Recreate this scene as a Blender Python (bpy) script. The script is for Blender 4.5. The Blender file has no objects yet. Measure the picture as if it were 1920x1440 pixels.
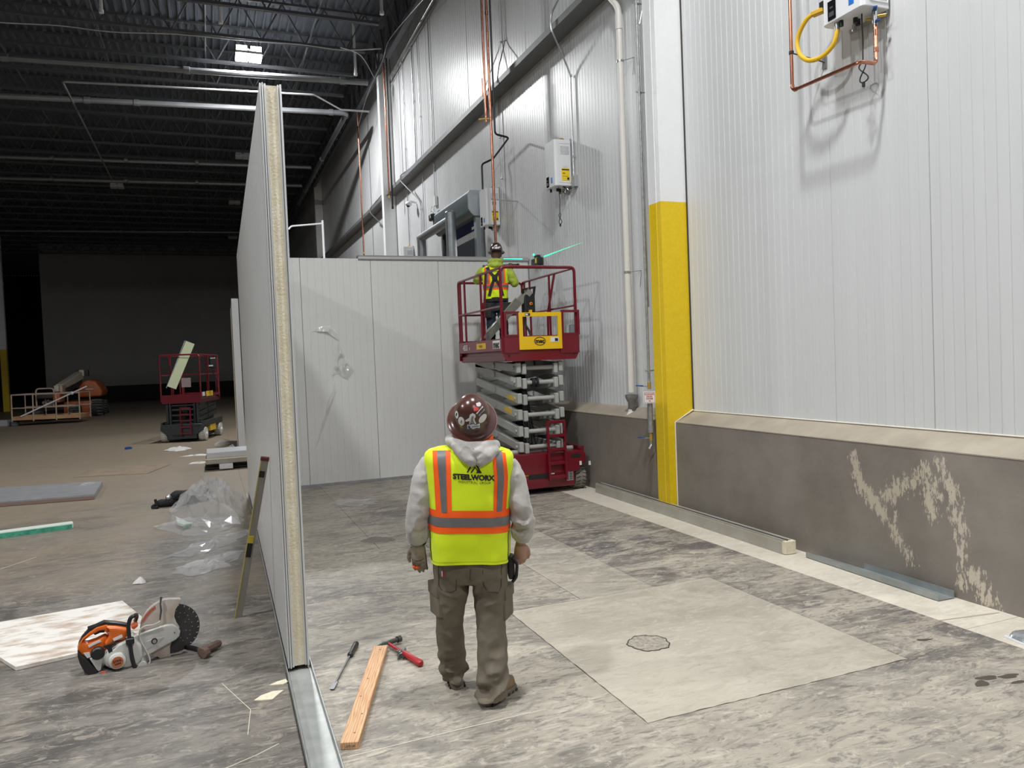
import bpy, bmesh, math, random
from mathutils import Vector as V, Matrix, noise
random.seed(7)
R_ = math.radians
S = bpy.context.scene
COL = S.collection
# ------------------------------------------------------------------ camera
CX = (0.92856, -0.36907, -0.03996)      # camera right in world
CY = (0.04911, 0.01493, 0.99868)        # camera up
CZ = (-0.36798, -0.92928, 0.03199)      # camera back
CAMH = 2.0
FPX = 1430.0
cam_d = bpy.data.cameras.new('camera')
cam_d.sensor_fit = 'HORIZONTAL'; cam_d.sensor_width = 36.0; cam_d.lens = 36.0*FPX/1920.0
cam_d.clip_start = 0.05; cam_d.clip_end = 300
cam = bpy.data.objects.new('camera', cam_d); COL.objects.link(cam)
M = Matrix(((CX[0], CY[0], CZ[0], 0), (CX[1], CY[1], CZ[1], 0), (CX[2], CY[2], CZ[2], CAMH), (0, 0, 0, 1)))
cam.matrix_world = M
S.camera = cam
# ------------------------------------------------------------------ world, exposure
w = bpy.data.worlds.new('world'); S.world = w; w.use_nodes = True
bg = w.node_tree.nodes['Background']; bg.inputs[0].default_value = (0.62, 0.68, 0.78, 1); bg.inputs[1].default_value = 0.035
S.view_settings.view_transform = 'Standard'; S.view_settings.look = 'None'
S.view_settings.exposure = 0.10; S.view_settings.gamma = 1.0; S.view_settings.use_curve_mapping = False
# ceiling lamps (x, y, z, watts): the fixtures themselves are built further down
LAMPS = [(1.50, 23.3, 10.95, 1250), (2.5, 3.6, 10.95, 600), (-3.2, 2.6, 10.95, 600), (2.0, -7.5, 10.95, 780), (-13.0, 7.0, 10.95, 1300)]
for x, y, z, p in LAMPS:
    l = bpy.data.lights.new('high_bay_lamp', 'AREA'); l.shape = 'RECTANGLE'; l.size = 0.62; l.size_y = 0.5; l.energy = p
    l.color = (0.98, 0.99, 1.0)
    o = bpy.data.objects.new('high_bay_lamp', l); COL.objects.link(o); o.location = (x, y, z - 0.02)

# ------------------------------------------------------------------ measuring helpers: a picture point on a known plane of the place
def ray(x, y):
    a, b, c = (x-960.0), -(y-720.0), -FPX
    return V((CX[0]*a+CY[0]*b+CZ[0]*c, CX[1]*a+CY[1]*b+CZ[1]*c, CX[2]*a+CY[2]*b+CZ[2]*c))
def PG(x, y, z=0.0):
    d = ray(x, y); t = (z-CAMH)/d.z; return V((d.x*t, d.y*t, z))
def PX(x, y, X):
    d = ray(x, y); t = X/d.x; return V((X, d.y*t, CAMH+d.z*t))
def PY(x, y, Y):
    d = ray(x, y); t = Y/d.y; return V((d.x*t, Y, CAMH+d.z*t))

# ------------------------------------------------------------------ materials
def _n(nt, t, **k):
    n = nt.nodes.new(t)
    for a, b in k.items(): setattr(n, a, b)
    return n
MATS = {}
def lin(c):
    return tuple(((x/255.0)/12.92 if x/255.0 <= 0.04045 else ((x/255.0+0.055)/1.055)**2.4) for x in c)
def mat(name, col, rough=0.5, metal=0.0, var=0.0, vs=4.0, bump=0.0, bs=40.0, emit=0.0, trans=0.0, alpha=1.0, coat=0.0, col2=None, coords='Object', stretch=(1, 1, 1), spec=0.5, sheen=0.0):
    if name in MATS: return MATS[name]
    m = bpy.data.materials.new(name); m.use_nodes = True; MATS[name] = m
    nt = m.node_tree; b = nt.nodes['Principled BSDF']
    b.inputs['Base Color'].default_value = (*col, 1); b.inputs['Roughness'].default_value = rough; b.inputs['Metallic'].default_value = metal
    b.inputs['Specular IOR Level'].default_value = spec
    if coat: b.inputs['Coat Weight'].default_value = coat; b.inputs['Coat Roughness'].default_value = 0.08
    if trans: b.inputs['Transmission Weight'].default_value = trans
    if sheen: b.inputs['Sheen Weight'].default_value = sheen
    if alpha < 1: b.inputs['Alpha'].default_value = alpha
    if emit: b.inputs['Emission Color'].default_value = (*col, 1); b.inputs['Emission Strength'].default_value = emit
    if var or bump or col2:
        tc = _n(nt, 'ShaderNodeTexCoord'); mp = _n(nt, 'ShaderNodeMapping'); mp.inputs['Scale'].default_value = stretch
        if coords == 'World':
            g = _n(nt, 'ShaderNodeNewGeometry'); nt.links.new(g.outputs['Position'], mp.inputs[0])
        else: nt.links.new(tc.outputs[coords], mp.inputs[0])
    if var or col2:
        nz = _n(nt, 'ShaderNodeTexNoise'); nz.inputs['Scale'].default_value = vs; nz.inputs['Detail'].default_value = 6; nz.inputs['Roughness'].default_value = 0.6
        nt.links.new(mp.outputs[0], nz.inputs['Vector'])
        rp = _n(nt, 'ShaderNodeValToRGB'); rp.color_ramp.elements[0].position = 0.35; rp.color_ramp.elements[1].position = 0.68
        c2 = col2 or tuple(min(1, x*(1+var)) for x in col); c1 = col if col2 else tuple(x*(1-var) for x in col)
        rp.color_ramp.elements[0].color = (*c1, 1); rp.color_ramp.elements[1].color = (*c2, 1)
        nt.links.new(nz.outputs['Fac'], rp.inputs[0]); nt.links.new(rp.outputs[0], b.inputs['Base Color'])
    if bump:
        nb = _n(nt, 'ShaderNodeTexNoise'); nb.inputs['Scale'].default_value = bs; nb.inputs['Detail'].default_value = 4
        nt.links.new(mp.outputs[0], nb.inputs['Vector'])
        bp = _n(nt, 'ShaderNodeBump'); bp.inputs['Strength'].default_value = bump; bp.inputs['Distance'].default_value = 0.01
        nt.links.new(nb.outputs['Fac'], bp.inputs['Height']); nt.links.new(bp.outputs[0], b.inputs['Normal'])
    return m

# ------------------------------------------------------------------ mesh builder
class MB:
    def __init__(s): s.v = []; s.f = []; s.m = []
    def add(s, vs, fs, m=0):
        o = len(s.v); s.v += [tuple(p) for p in vs]; s.f += [[i+o for i in f] for f in fs]; s.m += [m]*len(fs); return s
    def box(s, a, b, m=0):
        x0, y0, z0 = (min(a[i], b[i]) for i in range(3)); x1, y1, z1 = (max(a[i], b[i]) for i in range(3))
        return s.add([(x0,y0,z0),(x1,y0,z0),(x1,y1,z0),(x0,y1,z0),(x0,y0,z1),(x1,y0,z1),(x1,y1,z1),(x0,y1,z1)],
                     [(0,3,2,1),(4,5,6,7),(0,1,5,4),(1,2,6,5),(2,3,7,6),(3,0,4,7)], m)
    def bar(s, p, q, w, h, up=(0, 0, 1), m=0):
        p = V(p); q = V(q); d = (q-p).normalized(); u = V(up)
        if abs(d.dot(u)) > 0.98: u = V((0, 1, 0)) if abs(d.y) < 0.9 else V((1, 0, 0))
        r = d.cross(u).normalized(); u = r.cross(d).normalized(); r *= w/2; u *= h/2
        vs = [p-r-u, p+r-u, p+r+u, p-r+u, q-r-u, q+r-u, q+r+u, q-r+u]
        return s.add(vs, [(0,1,2,3),(7,6,5,4),(0,4,5,1),(1,5,6,2),(2,6,7,3),(3,7,4,0)], m)
    def ring(s, c, d, r, n, up=None, ph=0.0):
        d = V(d).normalized(); u = up or (V((0,0,1)) if abs(d.z) < 0.9 else V((1,0,0)))
        a = d.cross(u).normalized(); b = a.cross(d).normalized()
        return [V(c)+a*(r*math.cos(2*math.pi*i/n+ph))+b*(r*math.sin(2*math.pi*i/n+ph)) for i in range(n)]
    def loft(s, rings, caps=True, closed=False, m=0):
        n = len(rings[0]); vs = [p for r in rings for p in r]; fs = []
        k = len(rings); kk = k if closed else k-1
        for j in range(kk):
            a = j*n; b = ((j+1) % k)*n
            for i in range(n): fs.append((a+i, a+(i+1) % n, b+(i+1) % n, b+i))
        if caps and not closed: fs.append(tuple(range(n-1, -1, -1))); fs.append(tuple((k-1)*n+i for i in range(n)))
        return s.add(vs, fs, m)
    def cyl(s, p, q, r, r2=None, n=12, m=0):
        d = V(q)-V(p); r2 = r if r2 is None else r2
        return s.loft([s.ring(p, d, r, n), s.ring(q, d, r2, n)], m=m)
    def tube(s, pts, r, n=8, m=0, closed=False, rs=None):
        pts = [V(p) for p in pts]; k = len(pts); rings = []; up = None
        for i, p in enumerate(pts):
            a = pts[i-1] if (i > 0 or closed) else pts[i]; b = pts[(i+1) % k] if (i < k-1 or closed) else pts[i]
            d = (b-a).normalized()
            if up is None: up = V((0,0,1)) if abs(d.z) < 0.9 else V((1,0,0))
            sd = d.cross(up)
            if sd.length < 1e-4: sd = d.cross(V((0.3, 0.5, 0.8)))
            sd.normalize(); up = sd.cross(d).normalized()
            rr = rs[i] if rs else r
            rings.append([p+sd*(rr*math.cos(2*math.pi*j/n))+up*(rr*math.sin(2*math.pi*j/n)) for j in range(n)])
        return s.loft(rings, closed=closed, m=m)
    def prism(s, poly, o, ux, uy, dep, m=0):
        o = V(o); ux = V(ux); uy = V(uy); nn = ux.cross(uy).normalized()*dep; n = len(poly)
        a = [o+ux*x+uy*y for x, y in poly]; b = [p+nn for p in a]
        fs = [tuple(range(n-1, -1, -1)), tuple(range(n, 2*n))]+[(i, (i+1) % n, n+(i+1) % n, n+i) for i in range(n)]
        return s.add(a+b, fs, m)
    def lathe(s, prof, o=(0, 0, 0), ax=(0, 0, 1), n=24, m=0, sx=1.0, sy=1.0):
        o = V(o); d = V(ax).normalized(); rings = []
        u = V((1,0,0)) if abs(d.x) < 0.9 else V((0,1,0)); a = (u-d*u.dot(d)).normalized(); b = d.cross(a)
        for r, z in prof:
            rings.append([o+d*z+a*(r*sx*math.cos(2*math.pi*i/n))+b*(r*sy*math.sin(2*math.pi*i/n)) for i in range(n)])
        return s.loft(rings, m=m)
    def ball(s, c, r, n=12, m=0):
        if not hasattr(r, '__len__'): r = (r, r, r)
        c = V(c); k = max(4, n//2); rings = []
        for j in range(k+1):
            t = math.pi*(j+0.02)/(k+0.04); z = -math.cos(t); q = math.sin(t)
            rings.append([c+V((r[0]*q*math.cos(2*math.pi*i/n), r[1]*q*math.sin(2*math.pi*i/n), r[2]*z)) for i in range(n)])
        return s.loft(rings, m=m)
    def xf(s, mtx):
        s.v = [tuple(mtx @ V(p)) for p in s.v]; return s
    def mesh(s, name, bevel=0.0, seg=1, smooth=True, ang=35):
        me = bpy.data.meshes.new(name); me.from_pydata(s.v, [], s.f); me.validate()
        bm = bmesh.new(); bm.from_mesh(me)
        if len(s.m) == len(bm.faces):
            for f, k in zip(bm.faces, s.m): f.material_index = k
        bmesh.ops.recalc_face_normals(bm, faces=bm.faces)
        if bevel:
            es = [e for e in bm.edges if e.is_manifold and e.calc_face_angle(0) > R_(40)]
            bmesh.ops.bevel(bm, geom=es, offset=bevel, segments=seg, profile=0.6, affect='EDGES', clamp_overlap=True)
        bm.to_mesh(me); bm.free()
        if smooth:
            for p in me.polygons: p.use_smooth = True
            me.set_sharp_from_angle(angle=R_(ang))
        return me
    def build(s, name, m, parent=None, **k):
        o = bpy.data.objects.new(name, s.mesh(name, **k)); COL.objects.link(o)
        for q in (m if isinstance(m, (list, tuple)) else [m]): o.data.materials.append(q)
        if parent: attach(o, parent)
        return o
def attach(o, parent):                     # mesh data given in world space, kept there
    o.parent = parent
    wm = wmat(parent); o.matrix_parent_inverse = wm.inverted()
def wmat(o):
    b = o.matrix_basis.copy()
    return (wmat(o.parent) @ o.matrix_parent_inverse @ b) if o.parent else b
def tag(o, label=None, cat=None, group=None, kind=None):
    if label: o['label'] = label
    if cat: o['category'] = cat
    if group: o['group'] = group
    if kind: o['kind'] = kind
    return o
def thing(name, label, cat, loc=(0, 0, 0), rz=0.0, group=None):
    o = bpy.data.objects.new(name, None); COL.objects.link(o); o.empty_display_size = 0.1
    o.location = loc; o.rotation_euler = (0, 0, rz)
    return tag(o, label, cat, group)
def local(name, mb, m, parent, **k):       # mesh data given in the parent's own frame
    o = mb.build(name, m, **k); o.parent = parent; return o
def copy_tree(o, parent=None):
    c = o.copy(); COL.objects.link(c); c.parent = parent
    for ch in list(o.children): copy_tree(ch, c)
    return c
def struct(o): o['kind'] = 'structure'; return o
def text_mesh(txt, size=1.0, bold=0.0, sx=1.0, align='CENTER', space=1.0):
    cu = bpy.data.curves.new('lettering', 'FONT'); cu.body = txt; cu.size = size; cu.align_x = align; cu.align_y = 'CENTER'; cu.offset = bold; cu.space_character = space
    cu.resolution_u = 3
    o = bpy.data.objects.new('lettering', cu); COL.objects.link(o)
    dg = bpy.context.evaluated_depsgraph_get(); me = o.evaluated_get(dg).to_mesh()
    vs = [(p.co.x*sx, p.co.y) for p in me.vertices]; fs = [list(f.vertices) for f in me.polygons]
    o.evaluated_get(dg).to_mesh_clear(); bpy.data.objects.remove(o); bpy.data.curves.remove(cu)
    return vs, fs
def lettering(txt, o, ux, uy, size, m, parent, bold=0.0, sx=1.0, off=0.002, name='lettering', space=1.0, fn=None):
    vs, fs = text_mesh(txt, size, bold, sx, space=space); o = V(o); ux = V(ux).normalized(); uy = V(uy).normalized(); nn = ux.cross(uy)*off
    mb = MB()
    if fn: mb.add([fn(x, y) for x, y in vs], fs)
    else: mb.add([o+ux*x+uy*y+nn for x, y in vs], fs)
    return mb.build(name, m, parent, smooth=False)
def remesh(parts, vox=0.012, it=2, fac=0.6):
    """one continuous surface from overlapping lofts (list of MB)"""
    mb = MB()
    for p in parts: mb.add(p.v, p.f)
    me = bpy.data.meshes.new('tmp'); me.from_pydata(mb.v, [], mb.f)
    bm = bmesh.new(); bm.from_mesh(me); bmesh.ops.recalc_face_normals(bm, faces=bm.faces); bm.to_mesh(me); bm.free()
    o = bpy.data.objects.new('tmp', me); COL.objects.link(o)
    r = o.modifiers.new('r', 'REMESH'); r.mode = 'VOXEL'; r.voxel_size = vox
    if it:
        s = o.modifiers.new('s', 'SMOOTH'); s.iterations = it; s.factor = fac
    dg = bpy.context.evaluated_depsgraph_get(); ev = o.evaluated_get(dg); m2 = ev.to_mesh()
    out = MB(); out.add([tuple(v.co) for v in m2.vertices], [list(p.vertices) for p in m2.polygons])
    ev.to_mesh_clear(); bpy.data.objects.remove(o); bpy.data.meshes.remove(me)
    return out
def lerp(a, b, t): return a+(b-a)*t
def curve_pts(ctrl, n=8):                  # Catmull-Rom through points
    c = [V(p) for p in ctrl]; out = []
    for i in range(len(c)-1):
        p0 = c[max(i-1, 0)]; p1 = c[i]; p2 = c[i+1]; p3 = c[min(i+2, len(c)-1)]
        for j in range(n):
            t = j/n; out.append(0.5*((2*p1)+(p2-p0)*t+(2*p0-5*p1+4*p2-p3)*t*t+(3*p1-p0-3*p2+p3)*t*t*t))
    return out+[c[-1]]
def bend_pts(pts, rad=0.05, n=4):          # polyline with rounded corners
    p = [V(q) for q in pts]; out = [p[0]]
    for i in range(1, len(p)-1):
        a = (p[i-1]-p[i]); b = (p[i+1]-p[i]); r = min(rad, a.length*0.45, b.length*0.45); a = p[i]+a.normalized()*r; b = p[i]+b.normalized()*r
        for j in range(n+1):
            t = j/n; out.append((1-t)**2*a+2*t*(1-t)*p[i]+t*t*b)
    return out+[p[-1]]
# ================================================================== SETTING
def floor_mat(name, base, dark, light, dfac=0.5, brown=None):
    m = bpy.data.materials.new(name); m.use_nodes = True; nt = m.node_tree; b = nt.nodes['Principled BSDF']; L = nt.links
    g = _n(nt, 'ShaderNodeNewGeometry')
    def noise_(scale, st=(1, 1, 1), det=8, rough=0.6, dist=0.0, rot=0.0):
        mp = _n(nt, 'ShaderNodeMapping'); mp.inputs['Scale'].default_value = st; mp.inputs['Rotation'].default_value = (0, 0, rot); L.new(g.outputs['Position'], mp.inputs[0])
        n = _n(nt, 'ShaderNodeTexNoise'); n.inputs['Scale'].default_value = scale; n.inputs['Detail'].default_value = det; n.inputs['Roughness'].default_value = rough; n.inputs['Distortion'].default_value = dist
        L.new(mp.outputs[0], n.inputs['Vector']); return n.outputs['Fac']
    def ramp(f, p0, p1, c0=(0, 0, 0, 1), c1=(1, 1, 1, 1)):
        r = _n(nt, 'ShaderNodeValToRGB'); r.color_ramp.elements[0].position = p0; r.color_ramp.elements[1].position = p1
        r.color_ramp.elements[0].color = c0; r.color_ramp.elements[1].color = c1; L.new(f, r.inputs[0]); return r.outputs[0]
    def mul(a, k):
        n = _n(nt, 'ShaderNodeMath', operation='MULTIPLY'); L.new(a, n.inputs[0])
        if isinstance(k, float): n.inputs[1].default_value = k
        else: L.new(k, n.inputs[1])
        return n.outputs[0]
    def mix(f, a, c):
        n = _n(nt, 'ShaderNodeMix', data_type='RGBA'); L.new(f, n.inputs[0])
        for s_, i in ((a, 6), (c, 7)):
            if isinstance(s_, tuple): n.inputs[i].default_value = (*s_, 1)
            else: L.new(s_, n.inputs[i])
        return n.outputs[2]
    big = noise_(0.75, det=4, dist=0.6)
    c = mix(ramp(big, 0.36, 0.62), base, tuple(x*1.16 for x in base))
    streak = noise_(1.5, (1.0, 2.0, 1), 13, 0.74, 1.1, rot=0.35)
    zone = ramp(noise_(0.42, det=4, dist=0.6), 0.34, 0.58)
    c = mix(mul(mul(ramp(streak, 0.43, 0.57), zone), min(1.0, dfac*1.5)), c, dark)
    fine = noise_(5.0, (1.0, 2.8, 1), 11, 0.78, 1.4, rot=-0.25)
    c = mix(mul(ramp(fine, 0.50, 0.60), dfac*1.1), c, dark)
    sm = noise_(4.2, (1.0, 2.4, 1), 12, 0.76, 1.8, rot=0.6)
    c = mix(mul(ramp(sm, 0.53, 0.61), 0.62), c, light)
    sc = noise_(9.0, (0.35, 5.0, 1), 5, 0.6, 0.8, rot=0.9)
    c = mix(mul(ramp(sc, 0.62, 0.66), dfac*0.7), c, light)
    spk = noise_(38.0, det=2)
    c = mix(mul(ramp(spk, 0.70, 0.76), 0.5), c, tuple(x*0.45 for x in dark))
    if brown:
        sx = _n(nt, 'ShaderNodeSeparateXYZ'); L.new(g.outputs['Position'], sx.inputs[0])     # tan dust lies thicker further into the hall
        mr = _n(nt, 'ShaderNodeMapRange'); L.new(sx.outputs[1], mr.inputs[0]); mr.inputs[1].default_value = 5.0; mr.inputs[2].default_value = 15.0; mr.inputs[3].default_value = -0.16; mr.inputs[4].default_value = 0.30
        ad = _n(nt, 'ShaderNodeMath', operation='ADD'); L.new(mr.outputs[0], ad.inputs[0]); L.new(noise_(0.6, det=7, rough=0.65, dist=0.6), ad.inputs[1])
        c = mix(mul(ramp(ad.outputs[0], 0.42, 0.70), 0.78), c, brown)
    L.new(c, b.inputs['Base Color'])
    rr = _n(nt, 'ShaderNodeMapRange'); L.new(streak, rr.inputs[0]); rr.inputs[3].default_value = 0.62; rr.inputs[4].default_value = 0.42; L.new(rr.outputs[0], b.inputs['Roughness'])
    b.inputs['Specular IOR Level'].default_value = 0.35
    bp = _n(nt, 'ShaderNodeBump'); bp.inputs['Strength'].default_value = 0.18; bp.inputs['Distance'].default_value = 0.01; L.new(noise_(14, (1, 2, 1), 8, 0.7, 0.5), bp.inputs['Height']); L.new(bp.outputs[0], b.inputs['Normal'])
    return m
m_floor = floor_mat('concrete_floor', (0.37, 0.335, 0.275), (0.125, 0.115, 0.107), (0.56, 0.51, 0.42), 0.66)
m_patch = floor_mat('concrete_patch', (0.44, 0.40, 0.33), (0.27, 0.245, 0.20), (0.54, 0.50, 0.42), 0.30)
m_mid = floor_mat('concrete_mid', (0.40, 0.365, 0.30), (0.19, 0.175, 0.15), (0.54, 0.50, 0.42), 0.42)
m_strip = floor_mat('concrete_strip', (0.66, 0.61, 0.51), (0.42, 0.37, 0.30), (0.78, 0.74, 0.65), 0.22)
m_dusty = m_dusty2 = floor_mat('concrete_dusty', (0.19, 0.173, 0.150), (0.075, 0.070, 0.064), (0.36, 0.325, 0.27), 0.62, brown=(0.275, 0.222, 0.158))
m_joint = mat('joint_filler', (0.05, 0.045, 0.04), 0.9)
m_floorline = mat('score_line_chalk', (0.62, 0.57, 0.47), 0.9)
floor = struct(MB().box((-34, -14, -0.30), (5.9, 95, -0.012)).build('floor', m_joint))
GAP = 0.004
def slab(x0, y0, x1, y1, m, g=GAP):
    o = MB().box((x0+g, y0+g, -0.2), (x1-g, y1-g, 0.0)).build('slab', m, floor, smooth=False); return o
# strip beside the wall
yy = [-6, -1.2, 3.74, 8.4, 13.06]
for a, b_ in zip(yy, yy[1:]): slab(4.80, a, 5.40, b_, m_strip, 0.002)
# room slabs
def ragged(x0, y0, x1, y1, m, g, rag, seed):             # slab whose broken edges wander by a few millimetres
    pts = []; rnd = random.Random(seed)
    for (ax, ay, bx_, by_, r) in ((x0, y0, x1, y0, rag[0]), (x1, y0, x1, y1, rag[1]), (x1, y1, x0, y1, rag[2]), (x0, y1, x0, y0, rag[3])):
        for k in range(40):
            t = k/40; pts.append((ax+(bx_-ax)*t+rnd.uniform(0, r)*(1 if ax == bx_ == x0 else -1 if ax == bx_ else 0), ay+(by_-ay)*t+rnd.uniform(0, r)*(1 if ay == by_ == y0 else -1 if ay == by_ else 0)))
    return MB().prism(pts, (0, 0, -.2), (1, 0, 0), (0, 1, 0), .2).build('slab', m, floor, smooth=False)
ragged(2.118, 3.548, 4.033, 5.618, m_patch, 0, (.012, .001, .001, .008), 4)
slab(2.115, -6, 4.80, 3.545, m_floor, .0004); slab(4.035, 3.545, 4.80, 5.62, m_floor, .0004)
slab(0.45, -6, 2.115, 3.93, m_floor, 0.0006); slab(0.45, 3.93, 2.115, 8.2, m_floor, 0.0006)
slab(2.115, 5.62, 2.76, 8.2, m_floor, 0.004); slab(2.76, 5.62, 3.46, 8.2, m_mid, 0.001); slab(3.46, 5.62, 4.80, 8.2, m_floor, 0.002)
slab(0.45, 8.2, 1.63, 13.06, m_floor, 0.002); slab(1.63, 8.2, 4.80, 13.06, m_floor, 0.002)
# warehouse slabs
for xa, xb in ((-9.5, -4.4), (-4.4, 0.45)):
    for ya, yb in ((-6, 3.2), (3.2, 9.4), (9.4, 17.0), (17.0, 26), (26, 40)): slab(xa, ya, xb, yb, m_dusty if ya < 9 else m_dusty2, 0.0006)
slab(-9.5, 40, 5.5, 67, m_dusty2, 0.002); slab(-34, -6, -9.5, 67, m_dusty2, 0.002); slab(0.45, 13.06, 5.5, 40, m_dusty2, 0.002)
# round patched core hole
mb = MB()
for i in range(36):
    a = 2*math.pi*i/36; r = 0.138+0.006*math.sin(5*a)+0.005*math.sin(11*a+1)
    mb.v.append((2.735+r*math.cos(a), 4.535+r*math.sin(a), 0.0025))
mb.f = [list(range(36))]; mb.m = [0]
core = mb.build('core_patch', mat('rough_core_fill', (0.42, 0.38, 0.31), 0.95, col2=(0.2, 0.18, 0.15), vs=34, bump=0.9, bs=60), floor, smooth=False)
mb = MB(); pts = []
for i in range(60):
    a = 2*math.pi*i/60; r = 0.142+0.006*math.sin(5*a)+0.005*math.sin(11*a+1)+0.003*math.sin(23*a)
    pts.append((2.735+r*math.cos(a), 4.535+r*math.sin(a), 0.001))
mb.tube(pts, 0.0042, 5, closed=True).build('core_joint', m_joint, floor)
# damp stains and chalk lines are flat marks
def blob(name, c, rx, ry, m, seed, z=0.0012, rot=0.0, k=28):
    mb = MB(); rnd = random.Random(seed); ph = [rnd.random()*6.28 for _ in range(4)]; vs = []
    for i in range(k):
        a = 2*math.pi*i/k; r = 1+0.16*math.sin(2*a+ph[0])+0.13*math.sin(3*a+ph[1])+0.07*math.sin(5*a+ph[2])
        x, y = rx*r*math.cos(a), ry*r*math.sin(a); vs.append((c[0]+x*math.cos(rot)-y*math.sin(rot), c[1]+x*math.sin(rot)+y*math.cos(rot), z))
    mb.add(vs, [list(range(k))]); return mb.build(name, m, floor, smooth=False)
m_wet = mat('damp_stain', (0.085, 0.072, 0.058), 0.35)
m_wet2 = mat('dried_stain', (0.17, 0.155, 0.135), 0.5, var=0.2, vs=20)
for i, (x, y, rx, ry, r) in enumerate([(4.10, 3.10, .06, .028, .1), (4.20, 3.14, .06, .03, -.3), (4.33, 3.10, .07, .025, -.2), (4.31, 3.02, .05, .018, -.2), (4.39, 3.73, .045, .02, -.3)]): blob('damp_stain', (x, y), rx, ry, m_wet, i, rot=r)
blob('dried_stain', (1.70, 8.66), .17, .16, m_wet2, 11)
def line(pts, w, m, name, z=0.0008):
    mb = MB()
    for p, q in zip(pts, pts[1:]):
        p = V((p[0], p[1], z)); q = V((q[0], q[1], z)); s_ = (q-p).cross(V((0, 0, 1))).normalized()*w/2
        mb.add([p-s_, p+s_, q+s_, q-s_], [(0, 1, 2, 3)])
    return mb.build(name, m, floor, smooth=False)
line([(0.56, 3.915), (1.10, 3.935), (1.60, 3.95)], 0.007, m_floorline, 'chalk_line')
line([(-0.02, 5.2), (0.13, 4.72), (0.10, 4.4)], 0.004, m_floorline, 'chalk_line')
line([(-0.4, 3.9), (0.14, 4.15), (0.25, 4.22)], 0.006, m_floorline, 'chalk_line')
line([(-2.9, 8.2), (-2.2, 9.4), (-1.9, 9.9)], 0.010, m_floorline, 'chalk_line')
line([(4.42, 4.0), (5.30, 3.86)], 0.014, mat('strip_score', (0.42, 0.36, 0.28), 0.9), 'score_line', 0.0015)
# rust coloured rectangular mark left by a sheet
mb = MB(); mb.add([(x, y, 0.001) for x, y in ((-2.63, 17.38), (-1.25, 16.96), (-0.89, 18.3), (-2.43, 18.97))], [(0, 1, 2, 3)])
mb.build('sheet_mark', mat('rusty_mark', (0.235, 0.18, 0.125), 0.8, var=0.2, vs=3), floor, smooth=False)
line([(-2.63, 17.38), (-1.25, 16.96), (-0.89, 18.3)], 0.03, mat('rusty_edge', (0.12, 0.05, 0.03), 0.8), 'rust_line', 0.002)

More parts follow.
